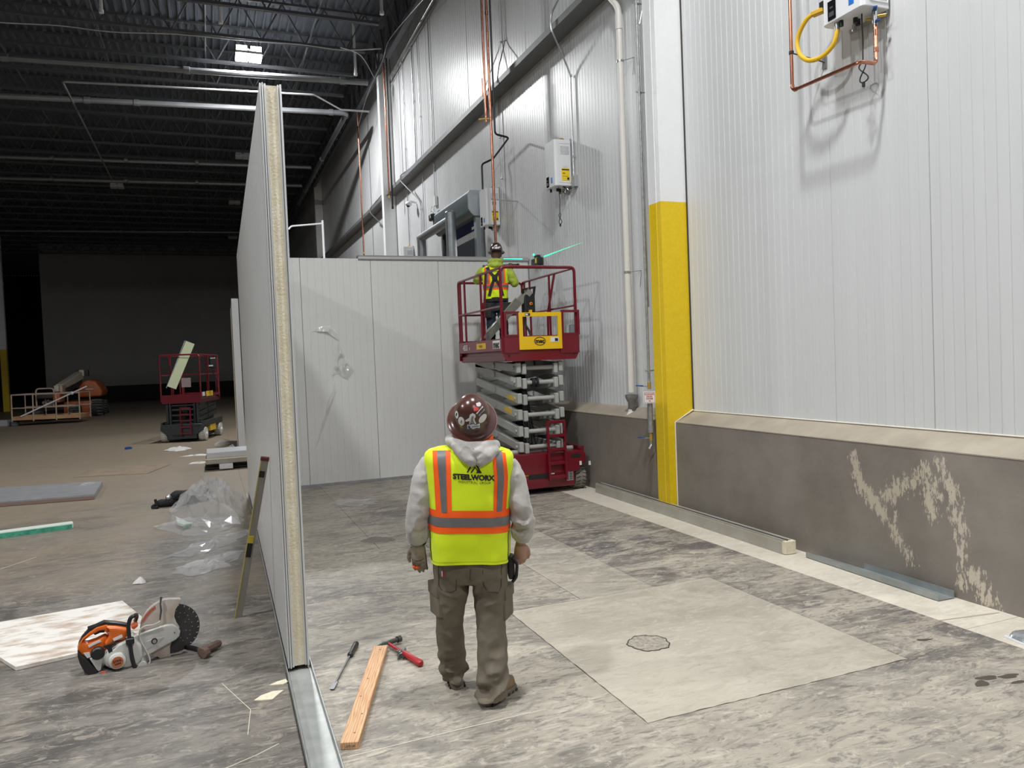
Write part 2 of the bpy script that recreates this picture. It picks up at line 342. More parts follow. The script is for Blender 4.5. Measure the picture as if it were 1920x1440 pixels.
# ------------------------------------------------------------------ right wall: concrete kerb wall with sloped cap, insulated panels above
XW, XP = 5.34, 5.62
def wains_mat():
    m = mat('kerb_concrete', (0.20, 0.175, 0.15), 0.72, col2=(0.265, 0.24, 0.21), vs=1.6, bump=0.15, bs=22, coords='World')
    nt = m.node_tree; b = nt.nodes['Principled BSDF']; src = b.inputs['Base Color'].links[0].from_socket
    g = _n(nt, 'ShaderNodeNewGeometry')
    # pale scuffed plaster streaks, each with a shape of its own
    n = _n(nt, 'ShaderNodeTexNoise'); mp = _n(nt, 'ShaderNodeMapping'); mp.inputs['Scale'].default_value = (1, 2.2, 0.75); mp.inputs['Rotation'].default_value = (0.18, 0, 0)
    nt.links.new(g.outputs['Position'], mp.inputs[0]); nt.links.new(mp.outputs[0], n.inputs['Vector']); n.inputs['Scale'].default_value = 16; n.inputs['Detail'].default_value = 8; n.inputs['Roughness'].default_value = 0.72
    def seg(y0, z0, y1, z1, wd):                      # soft band around a segment in (y, z)
        sp = _n(nt, 'ShaderNodeSeparateXYZ'); nt.links.new(g.outputs['Position'], sp.inputs[0])
        def mt(op, a, b2=None, c=None):
            k = _n(nt, 'ShaderNodeMath', operation=op)
            for i, q in enumerate((a, b2, c)):
                if q is None: continue
                if isinstance(q, (int, float)): k.inputs[i].default_value = q
                else: nt.links.new(q, k.inputs[i])
            return k.outputs[0]
        dy, dz = y1-y0, z1-z0; ll = dy*dy+dz*dz
        py = mt('SUBTRACT', sp.outputs[1], y0); pz = mt('SUBTRACT', sp.outputs[2], z0)
        t = mt('ADD', mt('MULTIPLY', py, dy/ll), mt('MULTIPLY', pz, dz/ll)); t = mt('MINIMUM', mt('MAXIMUM', t, 0.0), 1.0)
        ey = mt('SUBTRACT', py, mt('MULTIPLY', t, dy)); ez = mt('SUBTRACT', pz, mt('MULTIPLY', t, dz))
        d = mt('SQRT', mt('ADD', mt('MULTIPLY', ey, ey), mt('MULTIPLY', ez, ez)))
        return mt('MAXIMUM', mt('SUBTRACT', 1.0, mt('DIVIDE', d, wd)), 0.0)
    segs = [(5.23, 1.03, 5.16, 0.72, .085), (5.16, 0.78, 4.87, 0.50, .10), (4.87, 0.50, 4.62, 0.17, .08), (4.86, .72, 4.52, .93, .13), (4.52, .95, 4.42, .62, .10),
            (4.5, 1.0, 4.36, .78, .08), (4.36, 1.05, 4.22, .72, .085), (4.25, .85, 4.17, .42, .10), (4.17, .45, 4.19, .12, .08), (4.08, .22, 3.96, .04, .13), (4.78, .58, 4.8, .4, .03)]
    tot = None
    for s_ in segs:
        o = seg(*s_)
        if tot is None: tot = o
        else:
            k = _n(nt, 'ShaderNodeMath', operation='MAXIMUM'); nt.links.new(tot, k.inputs[0]); nt.links.new(o, k.inputs[1]); tot = k.outputs[0]
    k = _n(nt, 'ShaderNodeMath', operation='MULTIPLY_ADD'); nt.links.new(tot, k.inputs[0]); k.inputs[1].default_value = 0.20
    nt.links.new(n.outputs['Fac'], k.inputs[2])
    gate = _n(nt, 'ShaderNodeMath', operation='GREATER_THAN'); nt.links.new(tot, gate.inputs[0]); gate.inputs[1].default_value = 0.02
    rp = _n(nt, 'ShaderNodeValToRGB'); rp.color_ramp.elements[0].position = 0.615; rp.color_ramp.elements[1].position = 0.65; nt.links.new(k.outputs[0], rp.inputs[0])
    mu = _n(nt, 'ShaderNodeMath', operation='MULTIPLY'); nt.links.new(rp.outputs[0], mu.inputs[0]); nt.links.new(gate.outputs[0], mu.inputs[1])
    mx = _n(nt, 'ShaderNodeMix', data_type='RGBA'); nt.links.new(mu.outputs[0], mx.inputs[0]); nt.links.new(src, mx.inputs[6]); mx.inputs[7].default_value = (0.52, 0.46, 0.37, 1)
    nt.links.new(mx.outputs[2], b.inputs['Base Color']); return m
m_kerb = wains_mat()
m_cap = mat('kerb_cap_concrete', (0.37, 0.325, 0.255), 0.8, var=0.12, vs=3, bump=0.1, bs=30, coords='World')
COLY = [8.05, 23.30, 38.55, 53.8]
wall_right = struct(MB().box((5.66, -6, 0), (5.86, 15.5, 11.6)).box((5.66, 18.3, 0), (5.86, 66, 11.6)).box((5.66, 15.5, 5.25), (5.86, 18.3, 11.6)).build('wall_right', mat('panel_back', (0.25, 0.25, 0.25), 0.8)))
def kerb_part(y0, y1):
    MB().box((XW, y0, -0.01), (5.66, y1, 1.145)).build('kerb_wall', m_kerb, wall_right, smooth=False)
    mb = MB(); mb.add([(XW-0.004, y0, 1.14), (XW-0.004, y1, 1.14), (XP+0.03, y1, 1.275), (XP+0.03, y0, 1.275), (XP+0.03, y0, 1.13), (XP+0.03, y1, 1.13)], [(0, 1, 2, 3), (0, 3, 4), (1, 5, 2), (0, 4, 5, 1), (3, 2, 5, 4)])
    mb.build('kerb_cap', m_cap, wall_right, smooth=False)
kerb_part(-6, 8.04); kerb_part(8.34, 13.02); kerb_part(13.2, 15.5); kerb_part(18.5, 23.29); kerb_part(23.62, 66)
# bead of pale sealant down the end of the near kerb wall
MB().tube([(XW-0.002, 8.036, 0), (XW-0.002, 8.036, 1.145), (XP-0.01, 8.036, 1.285)], 0.009, 6).build('sealant_bead', mat('sealant', (0.75, 0.72, 0.62), 0.5), wall_right)
MB().tube([(XP-0.005, -6, 1.272), (XP-0.005, 8.03, 1.272)], 0.007, 6).build('sealant_bead', MATS['sealant'], wall_right)
m_panel = mat('white_steel_panel', (0.62, 0.63, 0.635), 0.33, var=0.03, vs=0.7, bump=0.012, bs=9, coords='World', spec=0.33, stretch=(1, 5, .12))
m_part = mat('partition_steel', (0.64, 0.64, 0.625), 0.33, var=0.03, vs=0.8, bump=0.03, bs=160, coords='World', spec=0.45)
def panel_profile(wd, n, gw=0.014, gd=0.0055, edge=0.006, ed=0.008):
    """(across, depth) outline of a steel facing: n shallow rib grooves, chamfered edges"""
    pts = [(0, ed), (edge, 0)]
    for i in range(1, n):
        c = wd*i/n; pts += [(c-gw/2, 0), (c-gw/4, gd), (c+gw/4, gd), (c+gw/2, 0)]
    return pts+[(wd-edge, 0), (wd, ed)]
def facing(prof, o, ua, ud, h, thick):
    """panel built from its outline: o corner, ua across, ud inward, height h"""
    o = V(o); ua = V(ua); ud = V(ud); a = [o+ua*x+ud*y for x, y in prof]+[o+ua*prof[-1][0]+ud*thick, o+ua*prof[0][0]+ud*thick]
    n = len(a); up = V((0, 0, h)); mb = MB()
    fs = [(i, (i+1) % n, n+(i+1) % n, n+i) for i in range(n)]+[tuple(range(n-1, -1, -1)), tuple(range(n, 2*n))]
    return mb.add(a+[p+up for p in a], fs)
pw = 1.0785; y = 4.622-pw*9
while y < 66:
    y1 = y+pw
    if y > 15.3 and y < 18.0: pass                       # door opening is framed separately
    else:
        ztop = 7.30 if y > 7 else 7.30
        facing(panel_profile(pw-0.004, 11), (XP, y+0.002, 1.262), (0, 1, 0), (1, 0, 0), ztop-1.262, 0.05).build('wall_panel', m_panel, wall_right, smooth=False)
    y = y1
y = 12.85-3.235*5
while y < 66:
    facing(panel_profile(3.235-0.022, 24, ed=0.02, edge=0.01), (XP, y+0.011, 7.32), (0, 1, 0), (1, 0, 0), 4.1, 0.05).build('wall_panel', m_panel, wall_right, smooth=False); y += 3.235
# over-door and beside-door panels
m_dframe = mat('galvanised', (0.42, 0.44, 0.45), 0.42, 0.85, var=0.15, vs=9)
facing(panel_profile(3.23, 33), (XP, 15.409, 5.25), (0, 1, 0), (1, 0, 0), 2.05, 0.05).build('wall_panel', m_panel, wall_right, smooth=False)
# ------------------------------------------------------------------ steel columns on the right wall
m_yel = mat('safety_yellow_paint', (0.76, 0.53, 0.008), 0.38, var=0.05, vs=30, bump=0.04, bs=90, coords='World')
m_colw = mat('white_column_paint', (0.80, 0.81, 0.81), 0.4, var=0.02)
lbl = ['steel column beside the drain pipes, bright yellow below and white above', 'tall white steel column rising behind the back partition', 'far grey steel column along the right wall, near the dark end']
for k, yc in enumerate(COLY[:3]):
    c = thing('steel_column', lbl[k], 'column', (5.42, yc+0.14, 0))
    def sect(z0, z1, m, nm):
        poly = [(5.24, yc), (5.66, yc), (5.66, yc+.27), (5.24, yc+.27), (5.24, yc+.10), (5.246, yc+.09), (5.246, yc+.08), (5.24, yc+.07)]
        MB().prism(poly, (0, 0, z0), (1, 0, 0), (0, 1, 0), z1-z0).build(nm, m, c, smooth=False)
    sect(0.0, 3.868, m_yel, 'guard_section'); sect(3.868, 11.5, m_colw, 'upper_section')
    MB().box((5.610, yc-0.022, 1.29), (5.64, yc-0.001, 11.4)).build('shadow_gap_strip', m_joint, c)  # dark strip painted in for the shadowed gap between column and panel
m_girt = mat('girt_primer', (0.16, 0.165, 0.165), 0.55, var=0.1, vs=2, coords='World')
for k, (a, b_) in enumerate(((-6, 8.04), (8.33, 23.29), (23.58, 38.54), (38.83, 66))):
    g = thing('wall_girt', ['grey steel girt running along the wall above the near heater', 'long dark grey steel girt crossing the wall between the two columns', 'dark steel girt beyond the white column', 'dark girt at the far unlit end of the wall'][k], 'beam', (5.45, (a+b_)/2, 7.2))
    MB().box((5.31, a, 7.18), (5.655, b_, 7.195)).build('bottom_flange', m_girt, g, smooth=False)
    MB().box((5.31, a, 7.195), (5.325, b_, 7.285)).build('front_lip', m_girt, g, smooth=False)
    MB().box((5.60, a, 7.195), (5.615, b_, 7.47)).build('web', m_girt, g, smooth=False)

# ------------------------------------------------------------------ left partition of insulated panels, cut end towards the camera
m_foam = mat('foam_core', (0.70, 0.63, 0.46), 0.85, col2=(0.80, 0.745, 0.60), vs=14, bump=0.35, bs=60, coords='World')
m_skin = mat('panel_skin_edge', (0.66, 0.67, 0.67), 0.3, 0.2)
PA, PB = V((0.388, 5.18, 0)), V((0.500, 13.0, 0)); pd = (PB-PA).normalized(); pn = V((pd.y, -pd.x, 0))     # pn points to +x
wall_partition = struct(MB().bar(PA+pn*.068+pd*.1+V((0, 0, .03)), PB+pn*.068+V((0, 0, .03)), .03, .05).build('wall_partition', m_dframe))
npan = 7; pl = (PB-PA).length/npan; TH = 0.136
for i in range(npan):
    o = PA+pd*(pl*i+0.003)+V((0, 0, 0.035)); L_ = pl-0.006; h = 3.80
    fl = facing(panel_profile(L_, 6, gw=0.02, gd=0.005, edge=.008), o, pd, pn, h, 0.018)
    P = fl.build('partition_panel', m_part, wall_partition, smooth=False)
    facing(panel_profile(L_, 6, gw=0.02, gd=0.005, edge=.008), o+pn*TH, pd, -pn, h, 0.018).build('panel_facing', m_part, P, smooth=False)
    mb = MB(); a = o+pn*.017+pd*.004; mb.prism([(0, 0), (TH-.034, 0), (TH-.034, L_-.008), (0, L_-.008)], a, pn, pd, h-0.004); mb.build('foam_core', m_foam, P, smooth=False)
    if i == 0:                                             # folded tongue and groove lips on the open end
        for off, wd, pr in ((0.000, .010, .020), (0.014, .008, .034), (0.028, .012, .016), (TH-.012, .012, .022), (TH-.026, .007, .012)):
            MB().prism([(0, -pr), (wd, -pr), (wd, 0.012), (0, 0.012)], o+pn*off, pn, pd, h).build('edge_lip', m_skin, P, smooth=False)
# segment of the same partition further away
P2 = MB()
seg0, seg1 = V((0.60, 20.3, 0)), V((0.66, 23.2, 0)); sd = (seg1-seg0).normalized(); sn = V((sd.y, -sd.x, 0))
far_part = thing('partition_segment', 'free-standing far piece of white insulated partition, seen end on', 'partition', (.67, 21.7, 0))
for i in range(3):
    facing(panel_profile(.95, 6), seg0+sd*(.967*i), sd, sn, 3.8, 0.15).build('partition_panel', m_part, far_part, smooth=False)
MB().box((.60, 20.26, 0), (.76, 20.298, 3.8)).build('end_cap', m_skin, far_part)
MB().box((.585, 20.9, 0.0), (.598, 21.0, 3.6)).build('foam_edge', m_foam, far_part)

# ------------------------------------------------------------------ back partition across the room
wall_back = struct(MB().box((0.56, 13.10, 0.0), (5.60, 13.15, 0.04)).build('wall_back', m_dframe))
xs = [0.30, 1.482, 2.660, 3.862, 5.03, 5.60]
xs[0] = 0.66
for a, b_ in zip(xs, xs[1:]):
    wd = b_-a; facing(panel_profile(wd-.004, max(3, round(wd/.118)), gw=0.012, gd=0.004), (a+.002, 13.08, 0.035), (1, 0, 0), (0, 1, 0), 3.79, .13).build('partition_panel', m_part, wall_back, smooth=False)
MB().box((0.66, 13.065, 0.0), (5.33, 13.079, 0.045)).build('base_track', m_dframe, wall_back)
mb = MB(); mb.prism([(-.01, 0), (.15, 0), (.15, .085), (.02, .085), (-.025, .055), (-.025, .02)], (2.45, 13.075, 3.80), (0, 1, 0), (0, 0, 1), 3.15).build('top_track', mat('track_steel', (0.48, 0.48, 0.47), 0.4, 0.5), wall_back, smooth=False)

# ------------------------------------------------------------------ far walls and roof
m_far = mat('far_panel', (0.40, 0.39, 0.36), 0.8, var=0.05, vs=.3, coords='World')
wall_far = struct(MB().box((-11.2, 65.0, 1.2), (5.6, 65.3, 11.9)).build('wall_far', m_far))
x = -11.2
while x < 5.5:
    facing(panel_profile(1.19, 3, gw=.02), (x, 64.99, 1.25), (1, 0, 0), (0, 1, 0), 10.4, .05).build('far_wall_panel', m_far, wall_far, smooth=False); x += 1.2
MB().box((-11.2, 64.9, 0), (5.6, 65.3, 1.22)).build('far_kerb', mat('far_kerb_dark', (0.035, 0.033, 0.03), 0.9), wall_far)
struct(MB().box((-34, 88, 0), (-9, 88.3, 12.2)).build('wall_dark', mat('painted_darkness', (0.01, 0.01, 0.01), 0.9)))  # near-black backdrop wall; the hall's darkness is put into its colour
m_deck = mat('roof_deck', (0.14, 0.16, 0.19), 0.6, 0.15, var=0.08, vs=.6, coords='World')
mb = MB(); prof = []; x = -30.0
while x < 5.7:
    prof += [(x, 12.15), (x+.05, 12.15), (x+.075, 12.23), (x+.205, 12.23)]; x += .23
vs = []; fs = []
for yv in (-6, 88):
    vs += [(px_, yv, pz) for px_, pz in prof]
n = len(prof); mb.add(vs, [(i, i+1, n+i+1, n+i) for i in range(n-1)])
ceil_ = struct(mb.build('ceiling', m_deck, smooth=False))
m_joist = mat('joist_paint', (0.10, 0.105, 0.115), 0.55)
def joist(yj, x0, x1, zt, zb, lab, near=True):
    t = thing('roof_joist', lab, 'joist', ((x0+x1)/2, yj, zt), 0, 'open web roof joists')
    MB().box((x0, yj-.05, zt-.06), (x1, yj+.05, zt)).build('top_chord', m_joist, t, smooth=False)
    mb = MB(); mb.box((x0+.4, yj-.06, zb), (x1-.5, yj-.012, zb+.075)); mb.box((x0+.4, yj+.012, zb), (x1-.5, yj+.06, zb+.075)); mb.build('bottom_chord', m_joist, t, smooth=False)
    mb = MB(); x = x0+.5; s_ = 1.15; up = True
    while x < x1-.4:
        xe = min(x+s_/2, x1); za, ze = (zb+.04, zt-.03) if up else (zt-.03, zb+.04)
        mb.bar((x, yj, za), (xe, yj, ze), .035, .035); x = xe; up = not up
    mb.build('web', m_joist, t, smooth=False)
JY = [12.7+1.9*i for i in range(28)]
ORD = 'first second third fourth fifth sixth seventh eighth ninth tenth eleventh twelfth thirteenth fourteenth fifteenth sixteenth seventeenth eighteenth nineteenth twentieth twenty-first twenty-second twenty-third'.split()
kl = sum(1 for yj in JY if yj < 23.3)
for k, yj in enumerate(JY):
    joist(yj, -24, 5.14, 12.14, 11.02, ('dark open-web roof joist, %s in front of the glaring lamp' % ORD[kl-1-k]) if k < kl else ('dark open-web roof joist, %s behind the glaring lamp' % ORD[k-kl]))
g = thing('joist_girder', 'dark steel truss girder running along the top of the right wall', 'girder', (5.2, 30, 11))
MB().box((5.16, 8, 11.95), (5.30, 66, 12.1)).build('top_chord', m_joist, g, smooth=False)
MB().box((5.16, 8, 10.85), (5.30, 66, 10.98)).build('bottom_chord', m_joist, g, smooth=False)
for yj in [8+.95*i for i in range(60)]:
    MB().bar((5.23, yj, 10.95), (5.23, yj+.475, 12.0), .06, .06).build('web_bar', m_joist, g, smooth=False)
    MB().bar((5.23, yj+.475, 12.0), (5.23, yj+.95, 10.95), .06, .06).build('web_bar', m_joist, g, smooth=False)
# ================================================================== ROOF SERVICES
m_steel = mat('galvanised_pipe', (0.46, 0.47, 0.48), 0.35, 0.8, var=0.1, vs=5)
m_black = mat('black_plastic', (0.012, 0.012, 0.013), 0.45)
m_rubber = mat('black_rubber', (0.02, 0.02, 0.02), 0.75)
m_white = mat('white_enamel', (0.74, 0.75, 0.76), 0.3)
m_copper = mat('copper_pipe', (0.50, 0.215, 0.14), 0.26, 0.95, var=0.22, vs=14)
m_main = mat('main_pipe_grey', (0.24, 0.25, 0.26), 0.42, 0.6, var=0.1, vs=3)
m_pvc = mat('white_pvc', (0.72, 0.70, 0.65), 0.4)
m_brass = mat('brass', (0.66, 0.46, 0.14), 0.35, 0.8)
m_blackiron = mat('black_iron_pipe', (0.025, 0.025, 0.027), 0.4, 0.3)
m_lens = mat('lit_lens', (1.0, 0.99, 0.95), 0.4, emit=26.0)
m_lens_off = mat('unlit_lens', (0.62, 0.64, 0.66), 0.4)
m_fix = mat('fixture_white', (0.55, 0.56, 0.58), 0.45)
def high_bay(x, y, z, lab, lit=True, size=1.0):
    t = thing('high_bay_light', lab, 'ceiling light', (x, y, z), 0, 'high bay lights')
    s_ = size; mb = MB(); mb.box((-.36*s_, -.30*s_, .03), (.36*s_, .30*s_, .10))
    for k in range(9): mb.box((-.34*s_+.08*k*s_, -.28*s_, .10), (-.325*s_+.08*k*s_, .28*s_, .15))
    local('housing', mb, m_fix, t, smooth=False)
    for sgn in (-1, 1): local('lens', MB().box((sgn*.02*s_, -.28*s_, -.01), (sgn*.35*s_, .28*s_, .04)).box((sgn*.05*s_, -.29*s_, .04), (sgn*.34*s_, -.27*s_, .24)), m_lens if lit else m_lens_off, t)
    local('driver_box', MB().box((-.09, -.12, .15), (.09, .12, .22)), m_fix, t, smooth=False)
    for sgn in (-1, 1): local('hanger_wire', MB().cyl((sgn*.3*s_, 0, .12), (sgn*.1, 0, 1.26), .006, n=5), m_steel, t)
    return t
labs = ['lit high-bay light glaring white just above the cut end of the partition', 'lit high-bay light above the square floor patch', 'lit high-bay light above the open floor left of the partition', 'lit high-bay light behind the viewer', 'lit high-bay light far out to the left']
for (x, y, z, p), lab in zip(LAMPS, labs): high_bay(x, y, z+0.0, lab)
for (px_, py_), lab in zip(((455, 296), (220, 352), (440, 382), (437, 447)), ('unlit high-bay light nearest behind the glaring lamp', 'unlit high-bay light alone over the dark middle of the hall', 'unlit high-bay light, second behind the glaring lamp', 'smallest, farthest unlit high-bay light by the partition edge')):
    p = PG(px_, py_, 10.95); high_bay(p.x, p.y, 10.95, lab, False, .8)
def pipe(name, lab, pts, r, m, cat='pipe', group=None, rad=.08, n=10, couplings=(), cm=None):
    t = thing(name, lab, cat, pts[0], 0, group)
    P = bend_pts(pts, rad, 5); MB().tube(P, r, n).build('pipe_run', m, t)
    for (a, b_, l) in couplings: MB().cyl(a, b_, l, n=n).build('coupling', cm or m, t)
    return t
def cpl(a, b_, t, l=.09, r=.1):
    a = V(a); b_ = V(b_); d = (b_-a).normalized(); c = a+(b_-a)*t; return (c-d*l, c+d*l, r)
a, b_ = PG(0, 108, 10.5), PG(690, 155, 10.5); a2 = a-(b_-a)*1.6
pipe('sprinkler_main', 'upper large grey sprinkler main crossing below the glaring lamp', [a2, b_], .085, m_main, couplings=[cpl(a2, b_, t, .08, .105) for t in (.2, .62, .798, .97)])
a, b_ = PG(0, 180, 10.3), PG(650, 212, 10.3); a2 = a-(b_-a)*1.5; c_ = V((4.6, 40.0, 10.3))
pipe('sprinkler_main', 'lower large grey sprinkler main that elbows back along the right wall', [a2, b_, c_], .085, m_main, rad=.2, couplings=[cpl(a2, b_, t, .07, .105) for t in (.3, .692, .747, .98)]+[cpl(b_, c_, t, .07, .105) for t in (.02, .4, .8)])
q = [PG(212, 338, 10.2), PG(117, 153, 10.2), PG(460, 171, 10.2), PG(590, 178, 10.2), PG(640, 206, 10.0), PG(692, 209, 10.0)]
q[0] = V((q[1].x, q[0].y, 10.2))
pipe('branch_pipe', 'thin grey sprinkler branch with a sideways kink beside the white column', q, .032, m_steel)
for i, (pa, pb, r, lab) in enumerate((((0, 293), (455, 307), .07, 'grey sprinkler main crossing the middle of the dark hall'), ((0, 333), (455, 343), .08, 'second grey sprinkler main crossing the dark hall, just lower in view'), ((0, 432), (440, 434), .07, 'faint far sprinkler main near the dark end of the hall'))):
    a, b_ = PG(*pa, 10.4), PG(*pb, 10.4); pipe('sprinkler_main', lab, [a-(b_-a)*.6, V((4.4, b_.y, b_.z))], r, m_main, couplings=[cpl(a, b_, t, .06, r+.02) for t in (.2, .5, .8)])
for X_, nm in ((-7.6, 'leftmost'), (-4.9, 'second from left'), (-2.3, 'third from left'), (.35, 'fourth from left'), (3.1, 'rightmost')):
    pipe('sprinkler_branch', nm+' thin sprinkler branch line running away along the joists', [(X_, 14, 11.25), (X_, 52, 11.25)], .024, m_main, group='sprinkler branch lines', couplings=[((X_, yy_, 11.25), (X_, yy_+.09, 11.25), .036) for yy_ in (17, 20.2, 23.4, 26.6, 30, 34)])
P = [PG(x, y, 10.98) for x, y in ((-60, 34), (0, 38), (110, 50), (210, 56), (330, 66), (445, 71), (560, 85), (640, 90), (715, 93))]
for k, p in enumerate(P): p.z += (.03, -.05)[k % 2]
t = thing('overhead_cable', 'grey armoured cable sagging between joists above the glaring lamp', 'cable', P[0]); MB().tube(curve_pts(P, 5), .02, 6).build('cable_run', m_steel, t)
P = [PG(638, 89, 10.95), PG(676, 104, 10.9), V((5.1, 23.2, 10.7))]
t = thing('overhead_cable', 'short grey cable slanting down to the top of the white column', 'cable', P[0]); MB().tube(curve_pts(P, 5), .016, 6).build('cable_run', m_steel, t)
for (x, y0, y1), lab in zip(((190, -5, 22), (414, 12, 42), (667, 108, 140), (716, -20, 25)), ('leftmost short white drop pipe below the roof', 'short white drop pipe left of the glaring lamp', 'white drop pipe above the main near the white column', 'white capped drop pipe at the top edge by the wall')):
    p = PG(x, y1, 10.7); t = thing('drop_pipe', lab, 'pipe', p); MB().cyl(p, p+V((0, 0, 1.52)), .04).build('pipe_run', m_white, t); MB().cyl(p-V((0, 0, .03)), p+V((0, 0, .05)), .055).build('end_cap', m_white, t)
t = thing('pipe_goalpost', 'slim white pipe goalpost standing behind the partition top', 'goalpost', PY(605, 480, 30))
P = [PY(541, 430, 30), PY(546, 424, 30), PY(605, 419, 30)]; a = PY(610, 484, 30)
MB().tube(bend_pts([P[0], P[1], P[2]], .1), .035, 8).build('crossbar', m_white, t); MB().cyl(P[2]+V((0, 0, .12)), V((P[2].x, P[2].y, 0)), .045).build('post', m_white, t)

# ================================================================== RIGHT WALL SERVICES
def heater(y0, z0, lab, hose=True, cord=True, H=.735, W=.40):
    D = .315; x0, x1 = XP-.005-D, XP-.005
    t = thing('water_heater', lab, 'water heater', (XP, y0+W/2, z0), 0, 'tankless water heaters')
    # casing with rounded front corners (plan outline extruded)
    poly = []
    for cx_, cy_, a0 in ((x0+.045, y0+.045, 180), (x0+.045, y0+W-.045, 90)):
        rng = range(0, 91, 15) if a0 == 180 else range(0, 91, 15)
        for a in rng:
            an = R_(270-a) if a0 == 180 else R_(180-a); poly.append((cx_+.045*math.cos(an), cy_+.045*math.sin(an)))
    poly = [(x1-.02, y0)]+poly+[(x1-.02, y0+W)]
    MB().prism(poly, (0, 0, z0), (1, 0, 0), (0, 1, 0), H).build('casing', m_white, t, bevel=.006)
    MB().box((x1-.02, y0+.03, z0-.03), (x1, y0+W-.03, z0+H+.03)).build('wall_bracket', m_steel, t)
    # raised bezel and labels on the side that faces the viewer
    bz = bend_pts([(x0+.075, y0-.002, z0+.05), (x0+.075, y0-.002, z0+H-.06), (x1-.035, y0-.002, z0+H-.06), (x1-.035, y0-.002, z0+.05), (x0+.075, y0-.002, z0+.05)], .02)
    MB().tube(bz, .004, 5).build('bezel', m_white, t)
    MB().box((x0+.11, y0-.004, z0+H*.68), (x1-.05, y0+.001, z0+H*.86)).build('rating_plate', mat('rating_plate', (0.55, 0.56, 0.57), .5, var=.25, vs=60), t)
    MB().box((x0+.12, y0-.004, z0+H*.11), (x1-.055, y0+.001, z0+H*.38)).build('energy_label', mat('yellow_label', (0.85, 0.60, 0.02), .6), t)
    mb = MB(); mb.box((x0+.125, y0-.006, z0+H*.335), (x1-.06, y0-.003, z0+H*.36)); mb.box((x0+.135, y0-.006, z0+H*.26), (x0+.18, y0-.003, z0+H*.275)); mb.box((x1-.10, y0-.006, z0+H*.13), (x1-.065, y0-.003, z0+H*.18)); mb.box((x0+.135, y0-.006, z0+H*.20), (x1-.08, y0-.003, z0+H*.205))
    mb.build('label_print', m_black, t, smooth=False)
    MB().box((x0+.15, y0-.004, z0+H*.395), (x1-.09, y0+.001, z0+H*.43)).build('maker_badge', mat('pale_badge', (0.66, 0.66, 0.66), .4), t)
    # control window and sticker on the room side
    MB().box((x0-.006, y0+W-.17, z0+.02), (x0+.002, y0+W-.075, z0+H*.26)).build('control_panel', mat('glossy_black', (0.01, 0.01, 0.012), .15), t, bevel=.004)
    mb = MB(); mb.box((x0-.008, y0+W-.15, z0+.05), (x0-.005, y0+W-.095, z0+.09)); mb.box((x0-.008, y0+W-.14, z0+.12), (x0-.005, y0+W-.105, z0+.135)); mb.build('control_keys', mat('dark_keys', (0.06, 0.06, 0.065), .5), t)
    MB().box((x0-.003, y0+.10, z0+.06), (x0+.001, y0+.155, z0+.15)).build('blue_sticker', mat('blue_sticker', (0.01, 0.16, 0.55), .5), t)
    # underside fittings
    for k, (dx, dy, r, l, m) in enumerate(((.06, .30, .018, .05, m_black), (.14, .22, .02, .045, m_black), (.19, .24, .022, .05, m_black), (.22, .1, .018, .09, m_steel), (.24, .33, .02, .06, m_steel), (.17, .05, .012, .02, m_black), (.2, .07, .012, .02, m_black))):
        MB().cyl((x0+dx, y0+dy, z0-l), (x0+dx, y0+dy, z0+.005), r).build('fitting', m, t)
    MB().bar((x0+.2, y0+.17, z0-.03), (x0+.27, y0+.10, z0-.045), .03, .02).build('gas_inlet', m_brass, t, bevel=.004)
    MB().lathe([(.035, 0), (.045, .01), (.045, .03), (.03, .05)], (x0+.2, y0+.12, z0+H)).build('flue_collar', m_brass, t); MB().lathe([(.022, 0), (.028, .01), (.02, .04)], (x0+.2, y0+.24, z0+H)).build('flue_cap', m_brass, t)
    if cord:
        a = V((x0+.13, y0+.14, z0)); P = [a, a+V((0, 0, -.10)), a+V((.01, .004, -.22)), a+V((0, -.002, -.32)), a+V((.0, .0, -.42))]
        c = MB().tube(curve_pts(P, 5), .006, 6).build('power_cord', m_rubber, t)
        b0 = P[-1]; lp = []
        for k in range(26):
            u = k/25*2*math.pi*2; lp.append(b0+V((.006*math.sin(u*.5), .050*math.sin(u)*(1-.3*(k > 12)), -.085-.085*math.cos(u*.5+math.pi)*1.0)))
        MB().tube([b0+V((0, 0, .01))]+lp, .006, 6).build('cord_loop', m_rubber, c); e = b0+V((0, 0, -.166))
        MB().bar(e, e+V((0, 0, -.045)), .026, .02).build('plug', m_rubber, c, bevel=.004)
        for s2 in (-.006, .006): MB().box(e+V((s2-.001, -.003, -.063)), e+V((s2+.001, .003, -.045))).build('plug_prong', m_steel, c)
    return t, x0
hA, hx = heater(4.955, 4.885, 'large nearest wall-hung white water heater cut off by the top edge, with yellow hose', W=.47)
hB, _ = heater(11.15, 4.765, 'white tankless water heater on the open wall above the lift, black cord hanging')
hC, _ = heater(14.41, 4.72, 'white water heater behind the worker on the lift, beside the blue roll-up door', cord=False)
hD, _ = heater(21.34, 4.60, 'small far white water heater half hidden by the back partition', cord=False)
